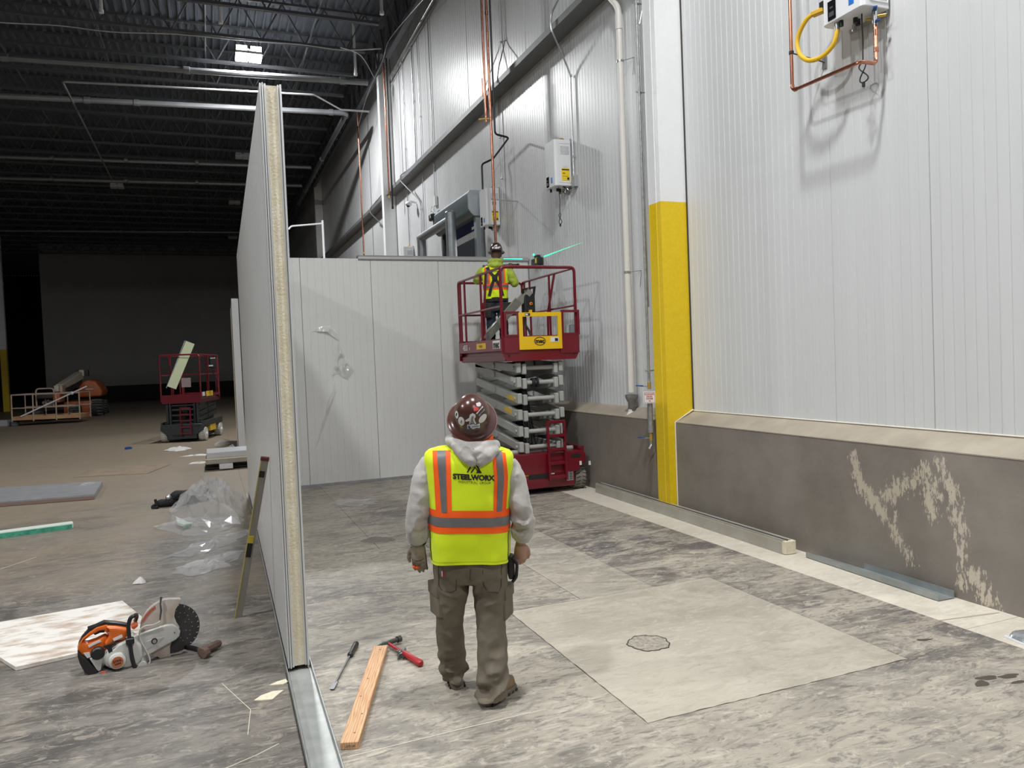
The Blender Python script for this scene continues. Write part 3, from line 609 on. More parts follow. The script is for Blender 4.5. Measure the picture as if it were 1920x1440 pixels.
# yellow gas hose and copper of the near heater
P = [(hx+.05, 5.45, 5.06), (hx+.03, 5.50, 5.07), (hx+.0, 5.62, 5.03), (hx-.01, 5.72, 4.90), (hx-.01, 5.70, 4.76), (hx, 5.60, 4.66), (hx+.02, 5.46, 4.64), (hx+.04, 5.34, 4.70), (hx+.05, 5.30, 4.80), (hx+.055, 5.30, 4.83)]
t = thing('gas_hose', 'looped yellow flexible gas hose under the near water heater', 'hose', P[0]); MB().tube(curve_pts(P, 6), .021, 10).build('hose', mat('yellow_hose', (0.78, 0.47, 0.02), .45), t)
MB().cyl((hx+.055, 5.30, 4.82), (hx+.055, 5.30, 4.895), .024).build('nut', m_steel, t); MB().bar((hx+.05, 5.44, 5.06), (hx+.02, 5.56, 5.06), .06, .045).build('hose_sleeve', mat('yellow_hose_dark', (0.6, 0.35, 0.02), .55), t, bevel=.008); MB().box((hx+.02, 5.40, 5.08), (hx+.09, 5.47, 5.13)).build('valve_handle', m_black, t)
t = thing('copper_line', 'copper water line dropping left of the near heater and turning up into it', 'pipe', (5.28, 5.80, 4.44))
c0, c1 = V((5.28, 5.795, 4.445)), V((5.29, 4.99, 4.42)); up_ = V((5.28, 5.795, 7.0))
ce = V((5.40, 4.83, 4.42)); MB().tube(bend_pts([up_, c0, c1, V((5.47, 4.99, 4.42)), V((5.47, 4.99, 4.80))], .05, 6), .0165, 10).build('pipe_run', m_copper, t)
for a, b_ in ((c0+V((0, 0, .03)), c0+V((0, 0, .055))), (c0-V((0, .03, 0)), c0-V((0, .055, 0))), (V((5.47, 4.99, 4.52)), V((5.47, 4.99, 4.56))), (V((5.47, 4.99, 4.66)), V((5.47, 4.99, 4.71)))): MB().cyl(a, b_, .021).build('solder_joint', m_copper, t)
MB().cyl((5.47, 4.99, 4.75), (5.47, 4.99, 4.885), .02).build('union_valve', m_steel, t); MB().cyl((5.47, 4.99, 4.82), (5.53, 4.93, 4.82), .014).build('test_port', m_brass, t)
MB().bar((5.44, 4.97, 4.86), (5.40, 4.92, 4.87), .03, .012).build('valve_lever', mat('blue_lever', (0.01, 0.07, 0.25), .4), t); MB().bar((5.47, 4.98, 4.77), (5.43, 4.92, 4.765), .03, .012).build('valve_lever', MATS['blue_lever'], t)
MB().cyl((5.28, 5.795, 4.80), (XP-.01, 5.72, 4.72), .006, n=6).build('standoff', m_blackiron, t); MB().box((XP-.012, 5.70, 4.66), (XP, 5.75, 4.78)).build('wall_plate', m_steel, t); MB().cyl((5.28, 5.795, 4.79), (5.28, 5.795, 4.815), .024).build('clamp', m_blackiron, t)
# copper and black risers behind the partition
t = thing('riser_pipes', 'bright copper riser passing in front of the heater beside the door', 'pipe', (5.1, 13.41, 4.2))
MB().cyl((5.10, 13.41, 4.15), (5.10, 13.41, 11), .025).build('pipe_run', m_copper, t)
for z in (4.9, 7.0, 8.4): MB().cyl((5.1, 13.41, z), (5.1, 13.41, z+.06), .033).build('coupling', m_copper, t)
MB().bar((5.05, 13.41, 5.0), (XP, 13.5, 5.0), .02, .02).build('standoff', m_steel, t)
t = thing('riser_pipes', 'second copper riser ending at a tee below the girt', 'pipe', (5.04, 13.47, 6.5)); MB().cyl((5.03, 13.47, 6.45), (5.03, 13.47, 11), .022).build('pipe_run', m_copper, t); MB().cyl((4.90, 13.52, 6.50), (5.12, 13.42, 6.50), .02).build('tee', m_brass, t)
MB().cyl((4.98, 13.47, 6.9), (4.98, 13.47, 7.25), .012).build('unused_stub', m_copper, t)
P = [(5.13, 13.30, 11), (5.13, 13.30, 6.35), (5.13, 13.3, 6.18), (5.42, 13.35, 6.15), (5.45, 14.3, 6.0), (5.30, 14.55, 5.95), (5.30, 14.55, 5.45)]
t = thing('gas_riser', 'black iron gas riser jogging twice above the heater by the door', 'pipe', P[0]); MB().tube(bend_pts(P, .06), .020, 8).build('pipe_run', m_blackiron, t)
# conduits
def conduit(lab, P, r=.014, clamps=(), rad=.12, m=None):
    t = thing('conduit', lab, 'conduit', P[0]); MB().tube(bend_pts(P, rad, 5), r, 8).build('pipe_run', m or m_steel, t)
    for c in clamps: MB().cyl(V(c)-V((0, .03, 0)), V(c)+V((0, .03, 0)), r+.006, n=8).build('clamp', m_steel, t)
    return t
t = conduit('thin conduit bent around the girt down to a box beside the open-wall heater', [(5.50, 10.2, 8.1), (5.27, 11.02, 7.40), (5.27, 11.02, 7.17), (5.58, 11.03, 6.52), (5.58, 11.03, 4.85)], clamps=[(5.585, 11.03, 6.48), (5.585, 11.03, 5.2)])
MB().box((5.56, 10.97, 4.72), (5.619, 11.09, 4.90)).build('junction_box', mat('box_grey', (0.40, 0.42, 0.43), .5, .4), t, bevel=.006)
MB().tube(bend_pts([(5.58, 11.03, 4.72), (5.56, 11.06, 4.68), (5.52, 11.12, 4.68), (5.5, 11.14, 4.72)], .03), .008, 6).build('flex_tail', m_steel, t)
conduit('left of the twin thin conduits high on the wall beside the copper risers', [(5.6, 14.0, 11), (5.6, 14.02, 8.15), (5.35, 14.25, 7.45), (5.29, 14.3, 7.2)], .011, [(5.6, 14.02, 8.2)])
conduit('right of the twin thin conduits high on the wall beside the copper risers', [(5.6, 13.82, 11), (5.6, 13.80, 8.1), (5.35, 13.55, 7.5), (5.29, 13.5, 7.2)], .011, [(5.6, 13.8, 8.15)])
conduit('thin conduit dropping behind the heater beside the door', [(5.58, 14.2, 7.18), (5.58, 14.2, 4.9)], .012, [(5.585, 14.2, 6.4), (5.585, 14.2, 5.6)])
conduit('grey conduit pair nearest the camera housings on the far wall', [(5.58, 20.6, 10.7), (5.58, 20.6, 7.5), (5.27, 21.2, 7.3), (5.27, 21.2, 7.15), (5.58, 20.3, 6.4), (5.58, 20.3, 4.0)], .018, [(5.585, 20.6, 9.2), (5.585, 20.3, 6.2)])
conduit('slim vertical conduit left of the far conduit pair', [(5.58, 21.7, 10.7), (5.58, 21.7, 4.0)], .014, [(5.585, 21.7, 9.5), (5.585, 21.7, 8.2)])
conduit('slim vertical conduit right of the far conduit pair', [(5.58, 20.0, 10.7), (5.58, 20.0, 4.0)], .012, [(5.585, 20.0, 8.6)])
conduit('vertical conduit ending at the socket above the door frame', [(5.58, 18.9, 10.7), (5.58, 18.9, 6.2)], .014)
conduit('conduit running level along the wall just below the roof girder', [(5.5, 18.0, 10.80), (5.5, 24.6, 10.62)], .03, [(5.5, 19.5, 10.76), (5.5, 21.9, 10.7)])
P = [PX(x, y, 5.05) for x, y in ((812, -20), (775, 20), (730, 75), (716, 118), (690, 175), (672, 235))]
t = thing('overhead_cable', 'grey cable sagging along the roof truss beside the right wall', 'cable', P[0]); MB().tube(curve_pts(P, 6), .011, 6).build('cable_run', m_main, t)
for k, (X_, Y_, za, zb, m, lab) in enumerate(((5.2, 22.35, 6.95, 11, m_copper, 'copper drop pipe right beside the white column'), (5.2, 22.0, 6.55, 11, m_blackiron, 'black drop pipe right beside the white column'), (5.2, 26.6, 5.9, 11, m_copper, 'reddish copper drop pipe just left of the white column'))):
    t = thing('drop_pipe', lab, 'pipe', (X_, Y_, za)); MB().cyl((X_, Y_, za), (X_, Y_, zb), .026).build('pipe_run', m, t); MB().cyl((X_, Y_, za-.03), (X_, Y_, za+.04), .034).build('end_fitting', m_brass if k != 1 else m, t)
    if k == 2: MB().cyl((X_, Y_, 5.2), (X_, Y_, 5.88), .02).build('lower_stub', m_blackiron, t)
conduit('thin cable loop bent round the girt left of the white column', [(5.58, 24.6, 9.0), (5.58, 24.9, 7.6), (5.28, 25.6, 7.25), (5.28, 25.6, 7.1), (5.58, 24.4, 6.3), (5.58, 24.3, 4.2)], .016)
# cameras and sockets on the far wall
t = thing('security_camera', 'white dome camera on a bracket below the girt', 'camera', (5.5, 20.9, 6.45)); MB().cyl((5.6, 20.9, 6.5), (5.42, 20.9, 6.52), .03).build('arm', m_white, t); MB().ball((5.40, 20.9, 6.45), (.10, .10, .08)).build('dome', m_white, t); MB().ball((5.38, 20.88, 6.40), .05).build('lens', m_black, t)
t = thing('motion_sensor', 'black motion sensor box above the galvanised door frame', 'sensor', (5.3, 18.4, 5.6)); MB().box((5.27, 18.25, 5.52), (5.40, 18.50, 5.68)).build('body', m_black, t, bevel=.02); MB().cyl((5.4, 18.4, 5.62), (5.6, 18.45, 5.75), .015).build('arm', m_steel, t); MB().box((5.265, 18.30, 5.58), (5.272, 18.36, 5.64)).build('lens', m_white, t)
t = thing('wall_socket', 'white wall socket with coiled cord above the motion sensor', 'socket', (5.6, 18.9, 6.1)); MB().box((5.55, 18.8, 6.0), (5.618, 19.0, 6.25)).build('box', m_white, t, bevel=.01)
P = [(5.5, 18.9+.14*math.cos(a), 5.9+.1*math.sin(a)) for a in [k*.5 for k in range(14)]]; MB().tube(P+[(5.45, 18.6, 5.8), (5.40, 18.45, 5.68)], .012, 6).build('cord', m_white, t)
# white drain pipe with its hopper
t = thing('drain_pipe', 'white plastic drain pipe hanging down the wall to a grey hopper', 'pipe', (5.5, 9.34, 1.5))
MB().tube(bend_pts([(5.5, 9.85, 7.35), (5.5, 9.33, 6.80), (5.5, 9.34, 1.475)], .12, 5), .044, 14).build('pipe_run', m_pvc, t)
MB().cyl((5.5, 9.33, 6.50), (5.5, 9.33, 6.70), .05).build('elbow_socket', m_pvc, t)
for z in (6.05, 3.14):
    c = MB().cyl((5.5, 9.335, z), (5.5, 9.335, z+.03), .050).build('clamp', m_steel, t); MB().cyl((5.5, 9.33, z+.015), (5.62, 9.16, z+.02), .005, n=6).build('clamp_rod', m_steel, c); MB().cyl((5.62, 9.16, z+.02), (5.61, 9.2, z-.2), .004, n=6).build('clamp_brace', m_steel, c)
t = thing('drain_hopper', 'grey drain hopper with white outlet below the white pipe', 'drain', (5.5, 9.34, 1.2))
MB().lathe([(.045, -.02), (.05, 0), (.055, .08), (.082, .13), (.09, .155), (.09, .19), (.08, .19), (.05, .09)], (5.5, 9.34, 1.25), n=20).build('bowl', mat('grey_cast', (0.17, 0.165, 0.155), .6), t)
MB().tube(bend_pts([(5.5, 9.34, 1.26), (5.48, 9.335, 1.17), (5.40, 9.30, 1.11)], .05), .05, 12).build('outlet', m_pvc, t); MB().cyl((5.5, 9.34, 1.19), (5.5, 9.34, 1.26), .056).build('rubber_sleeve', mat('grey_sleeve', (0.11, 0.105, 0.1), .6), t)
# auxiliary drain line by the yellow column
m_pipeg = mat('grey_fire_pipe', (0.33, 0.34, 0.34), .45, .55, var=.2, vs=20)
t = thing('auxiliary_drain_line', 'grey sprinkler drain line with valves left of the yellow column', 'pipe', (5.2, 8.38, .8))
MB().cyl((5.2, 8.385, 1.65), (5.2, 8.385, 11), .017).build('riser', m_pipeg, t)
MB().cyl((5.235, 8.40, 2.6), (5.235, 8.40, 11), .012).build('side_conduit', m_steel, t)
MB().cyl((5.2, 8.385, 1.06), (5.2, 8.385, 1.52), .034).build('lower_chamber', m_pipeg, t); MB().cyl((5.2, 8.385, 1.0), (5.2, 8.385, 1.08), .041).build('union', m_pipeg, t); MB().cyl((5.2, 8.385, .86), (5.2, 8.385, 1.02), .02).build('outlet_pipe', m_pipeg, t)
for z, nm in ((1.60, 'upper'), (.94, 'lower')):
    v = MB().cyl((5.2, 8.385, z-.045), (5.2, 8.385, z+.045), .024).build('ball_valve', m_brass, t); MB().bar((5.19, 8.39, z-.01), (5.09, 8.43, z-.005), .012, .012).build('lever_arm', m_steel, v); MB().bar((5.13, 8.415, z), (5.04, 8.45, z+.004), .024, .014).build('lever_grip', MATS['blue_lever'], v, bevel=.004)
MB().tube(bend_pts([(5.2, 8.385, .88), (5.2, 8.385, .84), (5.16, 8.37, .80)], .03), .017, 8).build('spout', mat('bright_zinc', (.62, .63, .63), .3, .8), t)
for z in (1.79, 6.4, 5.3): MB().cyl((5.15, 8.385, z), (5.30, 8.385, z), .01, n=6).build('strut', m_steel, t)
for z in (6.4,): MB().cyl((5.30, 8.385, z), (5.24, 8.385, z-.25), .006, n=6).build('brace', m_steel, t)
t = thing('drain_sign', 'small white sign with red lettering hung on the drain line', 'sign', (5.18, 8.33, 1.45))
sgx = V((.955, -.295, 0)); so = V((5.165, 8.335, 1.452)); mb = MB(); hs = .076
mb.prism([(-hs, -hs), (hs, -hs), (hs, hs), (-hs, hs)], so, sgx, (0, 0, 1), -.004); mb.build('plate', m_white, t)
m_red_ink = mat('red_ink', (0.45, 0.03, 0.03), .5); nn = sgx.cross(V((0, 0, 1)))
if nn.y > 0: nn = -nn
MB().tube([so+nn*.003+sgx*(a*hs*.86)+V((0, 0, b_*hs*.86)) for a, b_ in ((-1, -1), (1, -1), (1, 1), (-1, 1))], .002, 4, closed=True).build('border', m_red_ink, t)
for k, tx in enumerate(('AUXILIARY', 'DRAIN', 'SYSTEM', '10')): lettering(tx, so+nn*.006+V((0, 0, .042-.029*k)), sgx, (0, 0, 1), .026, m_red_ink, t, bold=.0006, off=0)
# ------------------------------------------------------------------ roll-up door
door = struct(MB().box((XP-.01, 15.5, 0), (XP+.26, 15.62, 5.25)).box((XP-.01, 18.18, 0), (XP+.26, 18.3, 5.25)).box((XP-.01, 15.5, 5.13), (XP+.26, 18.3, 5.25)).build('door_1', m_dframe, smooth=False))
m_hood = mat('door_hood_steel', (0.42, 0.46, 0.48), .4, .5); m_hoodd = mat('door_hood_front', (0.16, 0.19, 0.2), .45, .4)
poly = [(XP, 5.66), (5.37, 5.66), (5.325, 5.60), (5.325, 5.27), (5.38, 5.18), (5.45, 5.12), (XP, 5.12)]
hd = MB().prism([(a, b_) for a, b_ in poly], (0, 15.58, 0), (1, 0, 0), (0, 0, 1), -2.74).build('hood', m_hoodd, door)
MB().prism([(a-.006 if a < XP else a, b_) for a, b_ in poly], (0, 15.585, 0), (1, 0, 0), (0, 0, 1), .04).build('hood_end_cap', m_hood, door)
m_blue = mat('blue_curtain', (0.012, 0.030, 0.105), .6, var=.2, vs=3, coords='World')
MB().box((5.60, 15.7, 4.86), (5.612, 18.1, 5.2)).build('curtain', m_blue, door); MB().box((5.585, 15.7, 4.72), (5.612, 18.1, 4.87)).build('bottom_bar', mat('grey_vinyl', (.2, .2, .2), .6), door)
MB().box((5.598, 15.95, 4.92), (5.60, 16.2, 4.98)).build('curtain_logo', m_white, door)
MB().box((5.50, 15.62, 0), (5.61, 15.75, 5.15)).build('guide_rail', m_hood, door); MB().box((5.50, 18.0, 0), (5.61, 18.14, 5.15)).build('guide_rail', m_black, door)
t = thing('goal_post_guard', 'galvanised pipe goal-post guard in front of the roll-up door', 'guard', (5.1, 17.2, 0))
m_gal2 = mat('dull_galvanised', (0.30, 0.32, 0.33), .45, .6, var=.12, vs=6)
MB().cyl((5.08, 16.1, 0), (5.08, 16.1, 5.27), .115, n=18).build('post', m_gal2, t); MB().cyl((5.08, 18.55, 0), (5.08, 18.55, 5.12), .115, n=18).build('post', m_gal2, t); MB().cyl((5.08, 16.1, 5.12), (5.08, 18.66, 5.12), .10, n=18).build('crossbar', m_gal2, t); MB().ball((5.08, 16.1, 5.27), (.115, .115, .05), 16).build('post_cap', m_gal2, t)
# lit room beyond the door
struct(MB().box((9.6, 10, 0), (9.8, 24, 9)).build('wall_beyond', mat('beyond_white', (.7, .7, .68), .6)))
for z in (3.4, 4.2, 5.0): struct(MB().box((9.3, 10, z), (9.5, 24, z+.08)).build('trim_1', m_girt)) if z == 4.2 else None
ll = bpy.data.lights.new('cold_room_lamp', 'AREA'); ll.size = 2; ll.energy = 900; lo = bpy.data.objects.new('cold_room_lamp', ll); COL.objects.link(lo); lo.location = (7.6, 17.5, 8.5)
struct(MB().box((5.9, 10, 9), (9.8, 24, 9.2)).build('ceiling_beyond', mat('beyond_roof', (.4, .4, .4), .7)))
# ================================================================== SCISSOR LIFTS
m_red = mat('lift_red', (0.155, 0.004, 0.014), .3, coat=.3, var=.05, vs=5)
m_lift_y = mat('lift_yellow', (0.80, 0.50, 0.01), .35, coat=.2)
m_arm = mat('arm_grey', (0.40, 0.41, 0.385), .38, var=.06, vs=4)
m_armdark = mat('arm_dark', (0.03, 0.036, 0.036), .45)
m_under = mat('underframe_black', (0.012, 0.012, 0.012), .6)
m_decalw = mat('decal_white', (0.70, 0.70, 0.70), .5)
m_decaly = mat('decal_yellow', (0.78, 0.50, 0.03), .5)
m_tyre = mat('tyre_dusty', (0.20, 0.18, 0.155), .85, var=.15, vs=20)
m_tyrew = mat('tyre_white', (0.50, 0.48, 0.44), .8)
def rail(mb, P, r=.021, rad=.07): mb.tube(bend_pts(P, rad, 4), r, 8); return mb
def scissor_lift(root, W, L, zd, zt, zs, m_a, m_ch, m_w, wheel_r, ch_top, tray=True, arm_h=.125, arm_span=.34, rear_step=.235, skirt=.355):
    """local frame: x across, y along (front at -L/2), z up"""
    w2, l2 = W/2, L/2; yf = -l2
    # ---- chassis
    lower = local('chassis', MB().box((-w2+.16, yf-.06, .09), (w2-.16, l2+.05, ch_top-.05)), m_ch, root, bevel=.012)
    mb = MB(); mb.prism([(-w2-.03, ch_top-.16), (-w2+.12, ch_top-.30), (w2-.12, ch_top-.30), (w2+.03, ch_top-.16), (w2+.03, ch_top-.05), (w2-.02, ch_top), (-w2+.02, ch_top), (-w2-.03, ch_top-.05)], (0, yf-.07, 0), (1, 0, 0), (0, 0, 1), -.42)
    local('bumper', mb, m_ch, lower, bevel=.008)
    for sx in (-1, 1): local('side_tray', MB().box((sx*(w2-.02), yf-.02, ch_top-.10), (sx*(w2+.03), l2, ch_top+.06)), m_ch, lower, bevel=.006)
    local('tray_floor', MB().box((-w2, yf+.1, ch_top-.12), (w2, l2, ch_top-.06)), m_under, lower)
    mb = MB(); mb.box((-w2+.30, yf-.068, ch_top-.36), (-w2+.62, yf-.055, ch_top-.20)); mb.box((w2-.22, yf-.078, ch_top-.09), (w2-.06, yf-.05, ch_top-.045)); local('recess', mb, m_under, lower)
    for sx in (-1, 1):
        for yy_ in (yf+.16, l2-.3):
            wh = local('wheel', MB().lathe([(wheel_r-.05, -.095), (wheel_r-.012, -.09), (wheel_r, -.07), (wheel_r, .07), (wheel_r-.012, .09), (wheel_r-.05, .095)], (sx*(w2-.03), yy_, wheel_r), (1, 0, 0), 28), m_w, root, ang=30)
            mb = MB()
            for k in range(20):
                a = 2*math.pi*k/20; c = V((sx*(w2-.03), yy_+wheel_r*math.sin(a), wheel_r+wheel_r*math.cos(a)))
                mb.bar(c+V((-.085, 0, 0)), c+V((-.02, .02*math.cos(a), -.02*math.sin(a))), .012, .006); mb.bar(c+V((.085, 0, 0)), c+V((.02, .02*math.cos(a), -.02*math.sin(a))), .012, .006)
            local('tread_groove', mb, m_under, wh, smooth=False)
            local('hub', MB().lathe([(wheel_r-.055, 0), (wheel_r-.07, .012), (.05, .012), (.045, .04), (0.002, .04)], (sx*(w2-.03)+sx*.085, yy_, wheel_r), (sx, 0, 0), 20), m_white if m_w is m_tyrew else m_ch, wh)
    # ---- ladder
    lx0, lx1 = .0, .27; zb, zl = .20, ch_top+.48; ly = yf-.13
    lad = local('ladder', MB().bar((lx0, ly, zb), (lx0, ly+.02, zl), .03, .05, (0, 1, 0)).bar((lx1, ly, zb), (lx1, ly+.02, zl), .03, .05, (0, 1, 0)), m_red, root, smooth=False)
    nr = 4
    for k in range(nr+1):
        z = lerp(zb+.05, zl-.02, k/nr); local('rung', MB().bar((lx0, ly+.01, z), (lx1, ly+.01, z), .03, .045), m_red, lad, bevel=.004)
    for z in (zb+.1, ch_top-.05): local('ladder_bracket', MB().bar((lx0, ly, z), (lx0, yf-.05, z), .02, .03).bar((lx1, ly, z), (lx1, yf-.05, z), .02, .03), m_red, lad, smooth=False)
    # ---- scissor stack
    xo, xi = arm_span, arm_span-.085
    nl = len(zs)
    st = local('centre_post', MB().box((-.10, -.15, ch_top-.05), (.10, .15, zd-.02)), m_under, root)
    for k, z in enumerate(zs):
        z2 = z+rear_step if k < nl-1 else min(z+rear_step*.4, zd-.03)
        for sx in (-1, 1):
            a = local('scissor_arm', MB().bar((sx*xo, yf+.13, z), (sx*xo, l2-.12, z2), .065, arm_h), m_a, root, bevel=.008)
            local('pivot_boss', MB().cyl((sx*xo-.05, 0, (z+z2)/2), (sx*xo+.05, 0, (z+z2)/2), .045, n=16), m_a, a)
            local('end_pin', MB().cyl((sx*xo-.055, yf+.18, z), (sx*xo+.055, yf+.18, z), .025, n=12), m_a, a)
            local('end_block', MB().box((sx*xo-.035, yf+.06, z-arm_h*.62), (sx*xo+.035, yf+.15, z+arm_h*.62)), m_a, a, bevel=.012)
            b_ = local('scissor_arm', MB().bar((sx*xi, yf+.11, z-.02), (sx*xi, l2-.12, z-rear_step+.03 if k else z), .06, arm_h), m_a, root, bevel=.008)
            local('end_block', MB().box((sx*xi-.032, yf+.05, z-arm_h*.8), (sx*xi+.032, yf+.13, z+arm_h*.45)), m_a, b_, bevel=.012)
        local('cross_tube', MB().cyl((-xi, yf+.12, z-.01), (xi, yf+.12, z-.01), .033, n=14), m_a, root)
    mb = MB()
    for k in range(5): mb.bar((-.12+.05*k, yf+.5, ch_top), (.05, yf+.9, zs[-1]), .02, .02)
    local('hydraulic_hoses', mb, m_under, root)
    local('lower_slide_tube', MB().cyl((-w2+.02, yf+.2, ch_top+.02), (w2-.06, yf+.2, ch_top+.02), .035, n=14), m_a, root)
    # ---- platform
    pw2 = W/2; deck = local('platform_deck', MB().box((-pw2+.03, yf+.01, zd), (pw2-.03, l2-.01, zd+.08)), m_red, root, smooth=False)
    local('deck_plate', MB().box((-pw2+.05, yf+.03, zd+.08), (pw2-.05, l2-.03, zd+.09)), mat('checker_plate', (.18, .18, .18), .5, .5, bump=.4, bs=120), deck)
    hs = zd+skirt
    mb = MB(); mb.prism([(-pw2, zd+.07), (-pw2+.05, zd-.01), (pw2-.05, zd-.01), (pw2, zd+.07), (pw2, hs), (-pw2, hs)], (0, yf, 0), (1, 0, 0), (0, 0, 1), .012); local('front_skirt', mb, m_red, deck, smooth=False)
    for sx in (-1, 1):
        local('side_skirt', MB().box((sx*pw2, yf, zd+.15), (sx*(pw2-.012), l2, hs-.03)), m_red, deck, smooth=False)
        mb = MB(); mb.add([(sx*pw2, yf, zd+.15), (sx*pw2, l2, zd+.15), (sx*(pw2-.07), l2, zd+.13), (sx*(pw2-.07), yf, zd+.13), (sx*(pw2-.05), yf, zd-.01), (sx*(pw2-.05), l2, zd-.01)], [(0, 1, 2, 3), (3, 2, 5, 4)]); local('side_channel', mb, m_red, deck, smooth=False)
    local('rear_skirt', MB().box((-pw2, l2-.012, zd+.02), (pw2, l2, hs)), m_red, deck, smooth=False)
    zm = lerp(zd+.1, zt, .55)
    fr = local('guard_rail', rail(MB(), [(-pw2+.01, yf+.02, zd+.1), (-pw2+.01, yf+.02, zt), (pw2-.01, yf+.02, zt), (pw2-.01, yf+.02, zd+.1)], .024), m_red, root)
    for sx in (-1, 1):
        g = local('guard_rail', rail(MB(), [(sx*(pw2-.02), yf+.03, zt-.01), (sx*(pw2-.02), l2-.02, zt-.01), (sx*(pw2-.02), l2-.02, zd+.1)], .02), m_red, root)
        mb = MB(); mb.cyl((sx*(pw2-.02), yf+.03, zm), (sx*(pw2-.02), l2-.02, zm), .017, n=8); local('mid_rail', mb, m_red, g)
        for yy_ in (-.12, l2-.35, l2-.12): local('rail_post', MB().cyl((sx*(pw2-.02), yy_, zd+.15), (sx*(pw2-.02), yy_, zt-.01), .019, n=8), m_red, g)
        local('rail_brace', MB().tube(bend_pts([(sx*(pw2-.03), -.35, zt-.02), (sx*(pw2-.06), -.12, zm-.05), (sx*(pw2-.06), -.10, zd+.15)], .08), .02, 8), m_red, g)
    g = local('guard_rail', rail(MB(), [(-pw2+.03, l2-.03, zd+.1), (-pw2+.03, l2-.03, zt-.02), (pw2-.03, l2-.03, zt-.02), (pw2-.03, l2-.03, zd+.1)], .02), m_red, root)
    local('mid_rail', MB().cyl((-pw2+.03, l2-.03, zm), (pw2-.03, l2-.03, zm), .017, n=8), m_red, g)
    return deck, fr, lower
# ---- near red lift
L1 = thing('scissor_lift', 'raised red scissor lift with grey arms carrying a worker beside the wall', 'scissor lift', (4.565, 11.33, 0))
zs = [.70, .935, 1.18, 1.42, 1.66, 1.875]
dk, fr, ch = scissor_lift(L1, 1.21, 2.06, 1.985, 3.345, zs, m_arm, m_red, m_tyre, .185, .60)
yf = -1.03
def dec(name, x0, x1, z0, z1, m, parent, y=yf-.004, t=.004): return local(name, MB().box((x0, y-t, z0), (x1, y, z1)), m, parent, smooth=False)
def W1(px_, py_, Y=10.3): p = PY(px_, py_, Y); return p.x-4.565, p.z
# gate and side boxes in the front skirt
def frame(name, x0, x1, z0, z1, t, bot, m, parent, y=yf, d=.035):
    mb = MB(); mb.box((x0, y-d, z0), (x0+t, y, z1)); mb.box((x1-t, y-d, z0), (x1, y, z1)); mb.box((x0+t, y-d, z1-t), (x1-t, y, z1)); mb.box((x0+t, y-d, z0), (x1-t, y, z0+bot)); return local(name, mb, m, parent, smooth=False)
gx0, gz0 = W1(973, 656); gx1, gz1 = W1(1050, 585)
gt = frame('gate', gx0, gx1, gz0, gz1, .06, .19, m_lift_y, L1, y=yf-.01, d=.03)
dec('gate_latch', gx0+.10, gx0+.18, gz1-.048, gz1-.012, m_under, gt, yf-.04); dec('latch_tag', gx0+.105, gx0+.145, gz1-.042, gz1-.02, m_decalw, gt, yf-.043)
dec('warning_tag', gx1-.19, gx1-.06, gz0+.10, gz0+.17, m_decalw, gt, yf-.041); dec('tag_print', gx1-.12, gx1-.07, gz0+.11, gz0+.155, m_under, gt, yf-.0455, .001)
cxg = (gx0+gx1)/2-.02; czg = gz0+.118
local('maker_oval', MB().tube([(cxg+.088*math.cos(a), yf-.042, czg+.058*math.sin(a)) for a in [k*2*math.pi/24 for k in range(24)]], .005, 5, closed=True), m_under, gt)
def lt(txt, x, y, z, size, m, parent, side='front', **k):
    o = L1.location
    if side == 'front': return lettering(txt, V((x, y, z))+o, (1, 0, 0), (0, 0, 1), size, m, parent, **k)
    return lettering(txt, V((x, y, z))+o, (0, -1, 0), (0, 0, 1), size, m, parent, **k)
lt('mec', cxg, yf-.043, czg, .085, m_under, gt, bold=.004)
for a, b_ in (((945, 632), (972, 584)), ((1052, 628), (1084, 581))):
    x0, z0 = W1(*a); x1, z1 = W1(*b_); frame('entry_side_frame', x0, x1, z0, z1, .035, .03, m_red, L1)
x0, z0 = W1(1050, 662); x1, z1 = W1(1084, 627); local('entry_panel', MB().box((x0, yf-.03, z0), (x1, yf, z1)), m_red, L1, smooth=False); x0, z0 = W1(945, 662); x1, z1 = W1(972, 632); local('entry_panel', MB().box((x0, yf-.03, z0), (x1, yf, z1)), m_red, L1, smooth=False)
x0, z0 = W1(1001, 671); x1, z1 = W1(1025, 657); dd = dec('capacity_decal', x0, x1, z0, z1, m_decalw, dk, yf-.001)
mb = MB()
for k in range(2):
    for j in range(4): mb.box((x0+.02+.045*j, yf-.007, z0+.018+.045*k), (x0+.045+.045*j, yf-.005, z0+.036+.045*k))
local('decal_print', mb, m_under, dd, smooth=False)
x0, z0 = W1(1072, 625); x1, z1 = W1(1080, 607); local('socket_box', MB().box((x0, yf+.03, z0), (x1, yf+.09, z1)), mat('box_grey2', (.2, .22, .23), .5), L1, bevel=.006)
for (px_, py_) in ((954, 667), (1077, 662)): 
    x0, z0 = W1(px_, py_); local('skirt_bolt', MB().cyl((x0, yf-.02, z0), (x0, yf, z0), .016, n=10), m_under, L1)
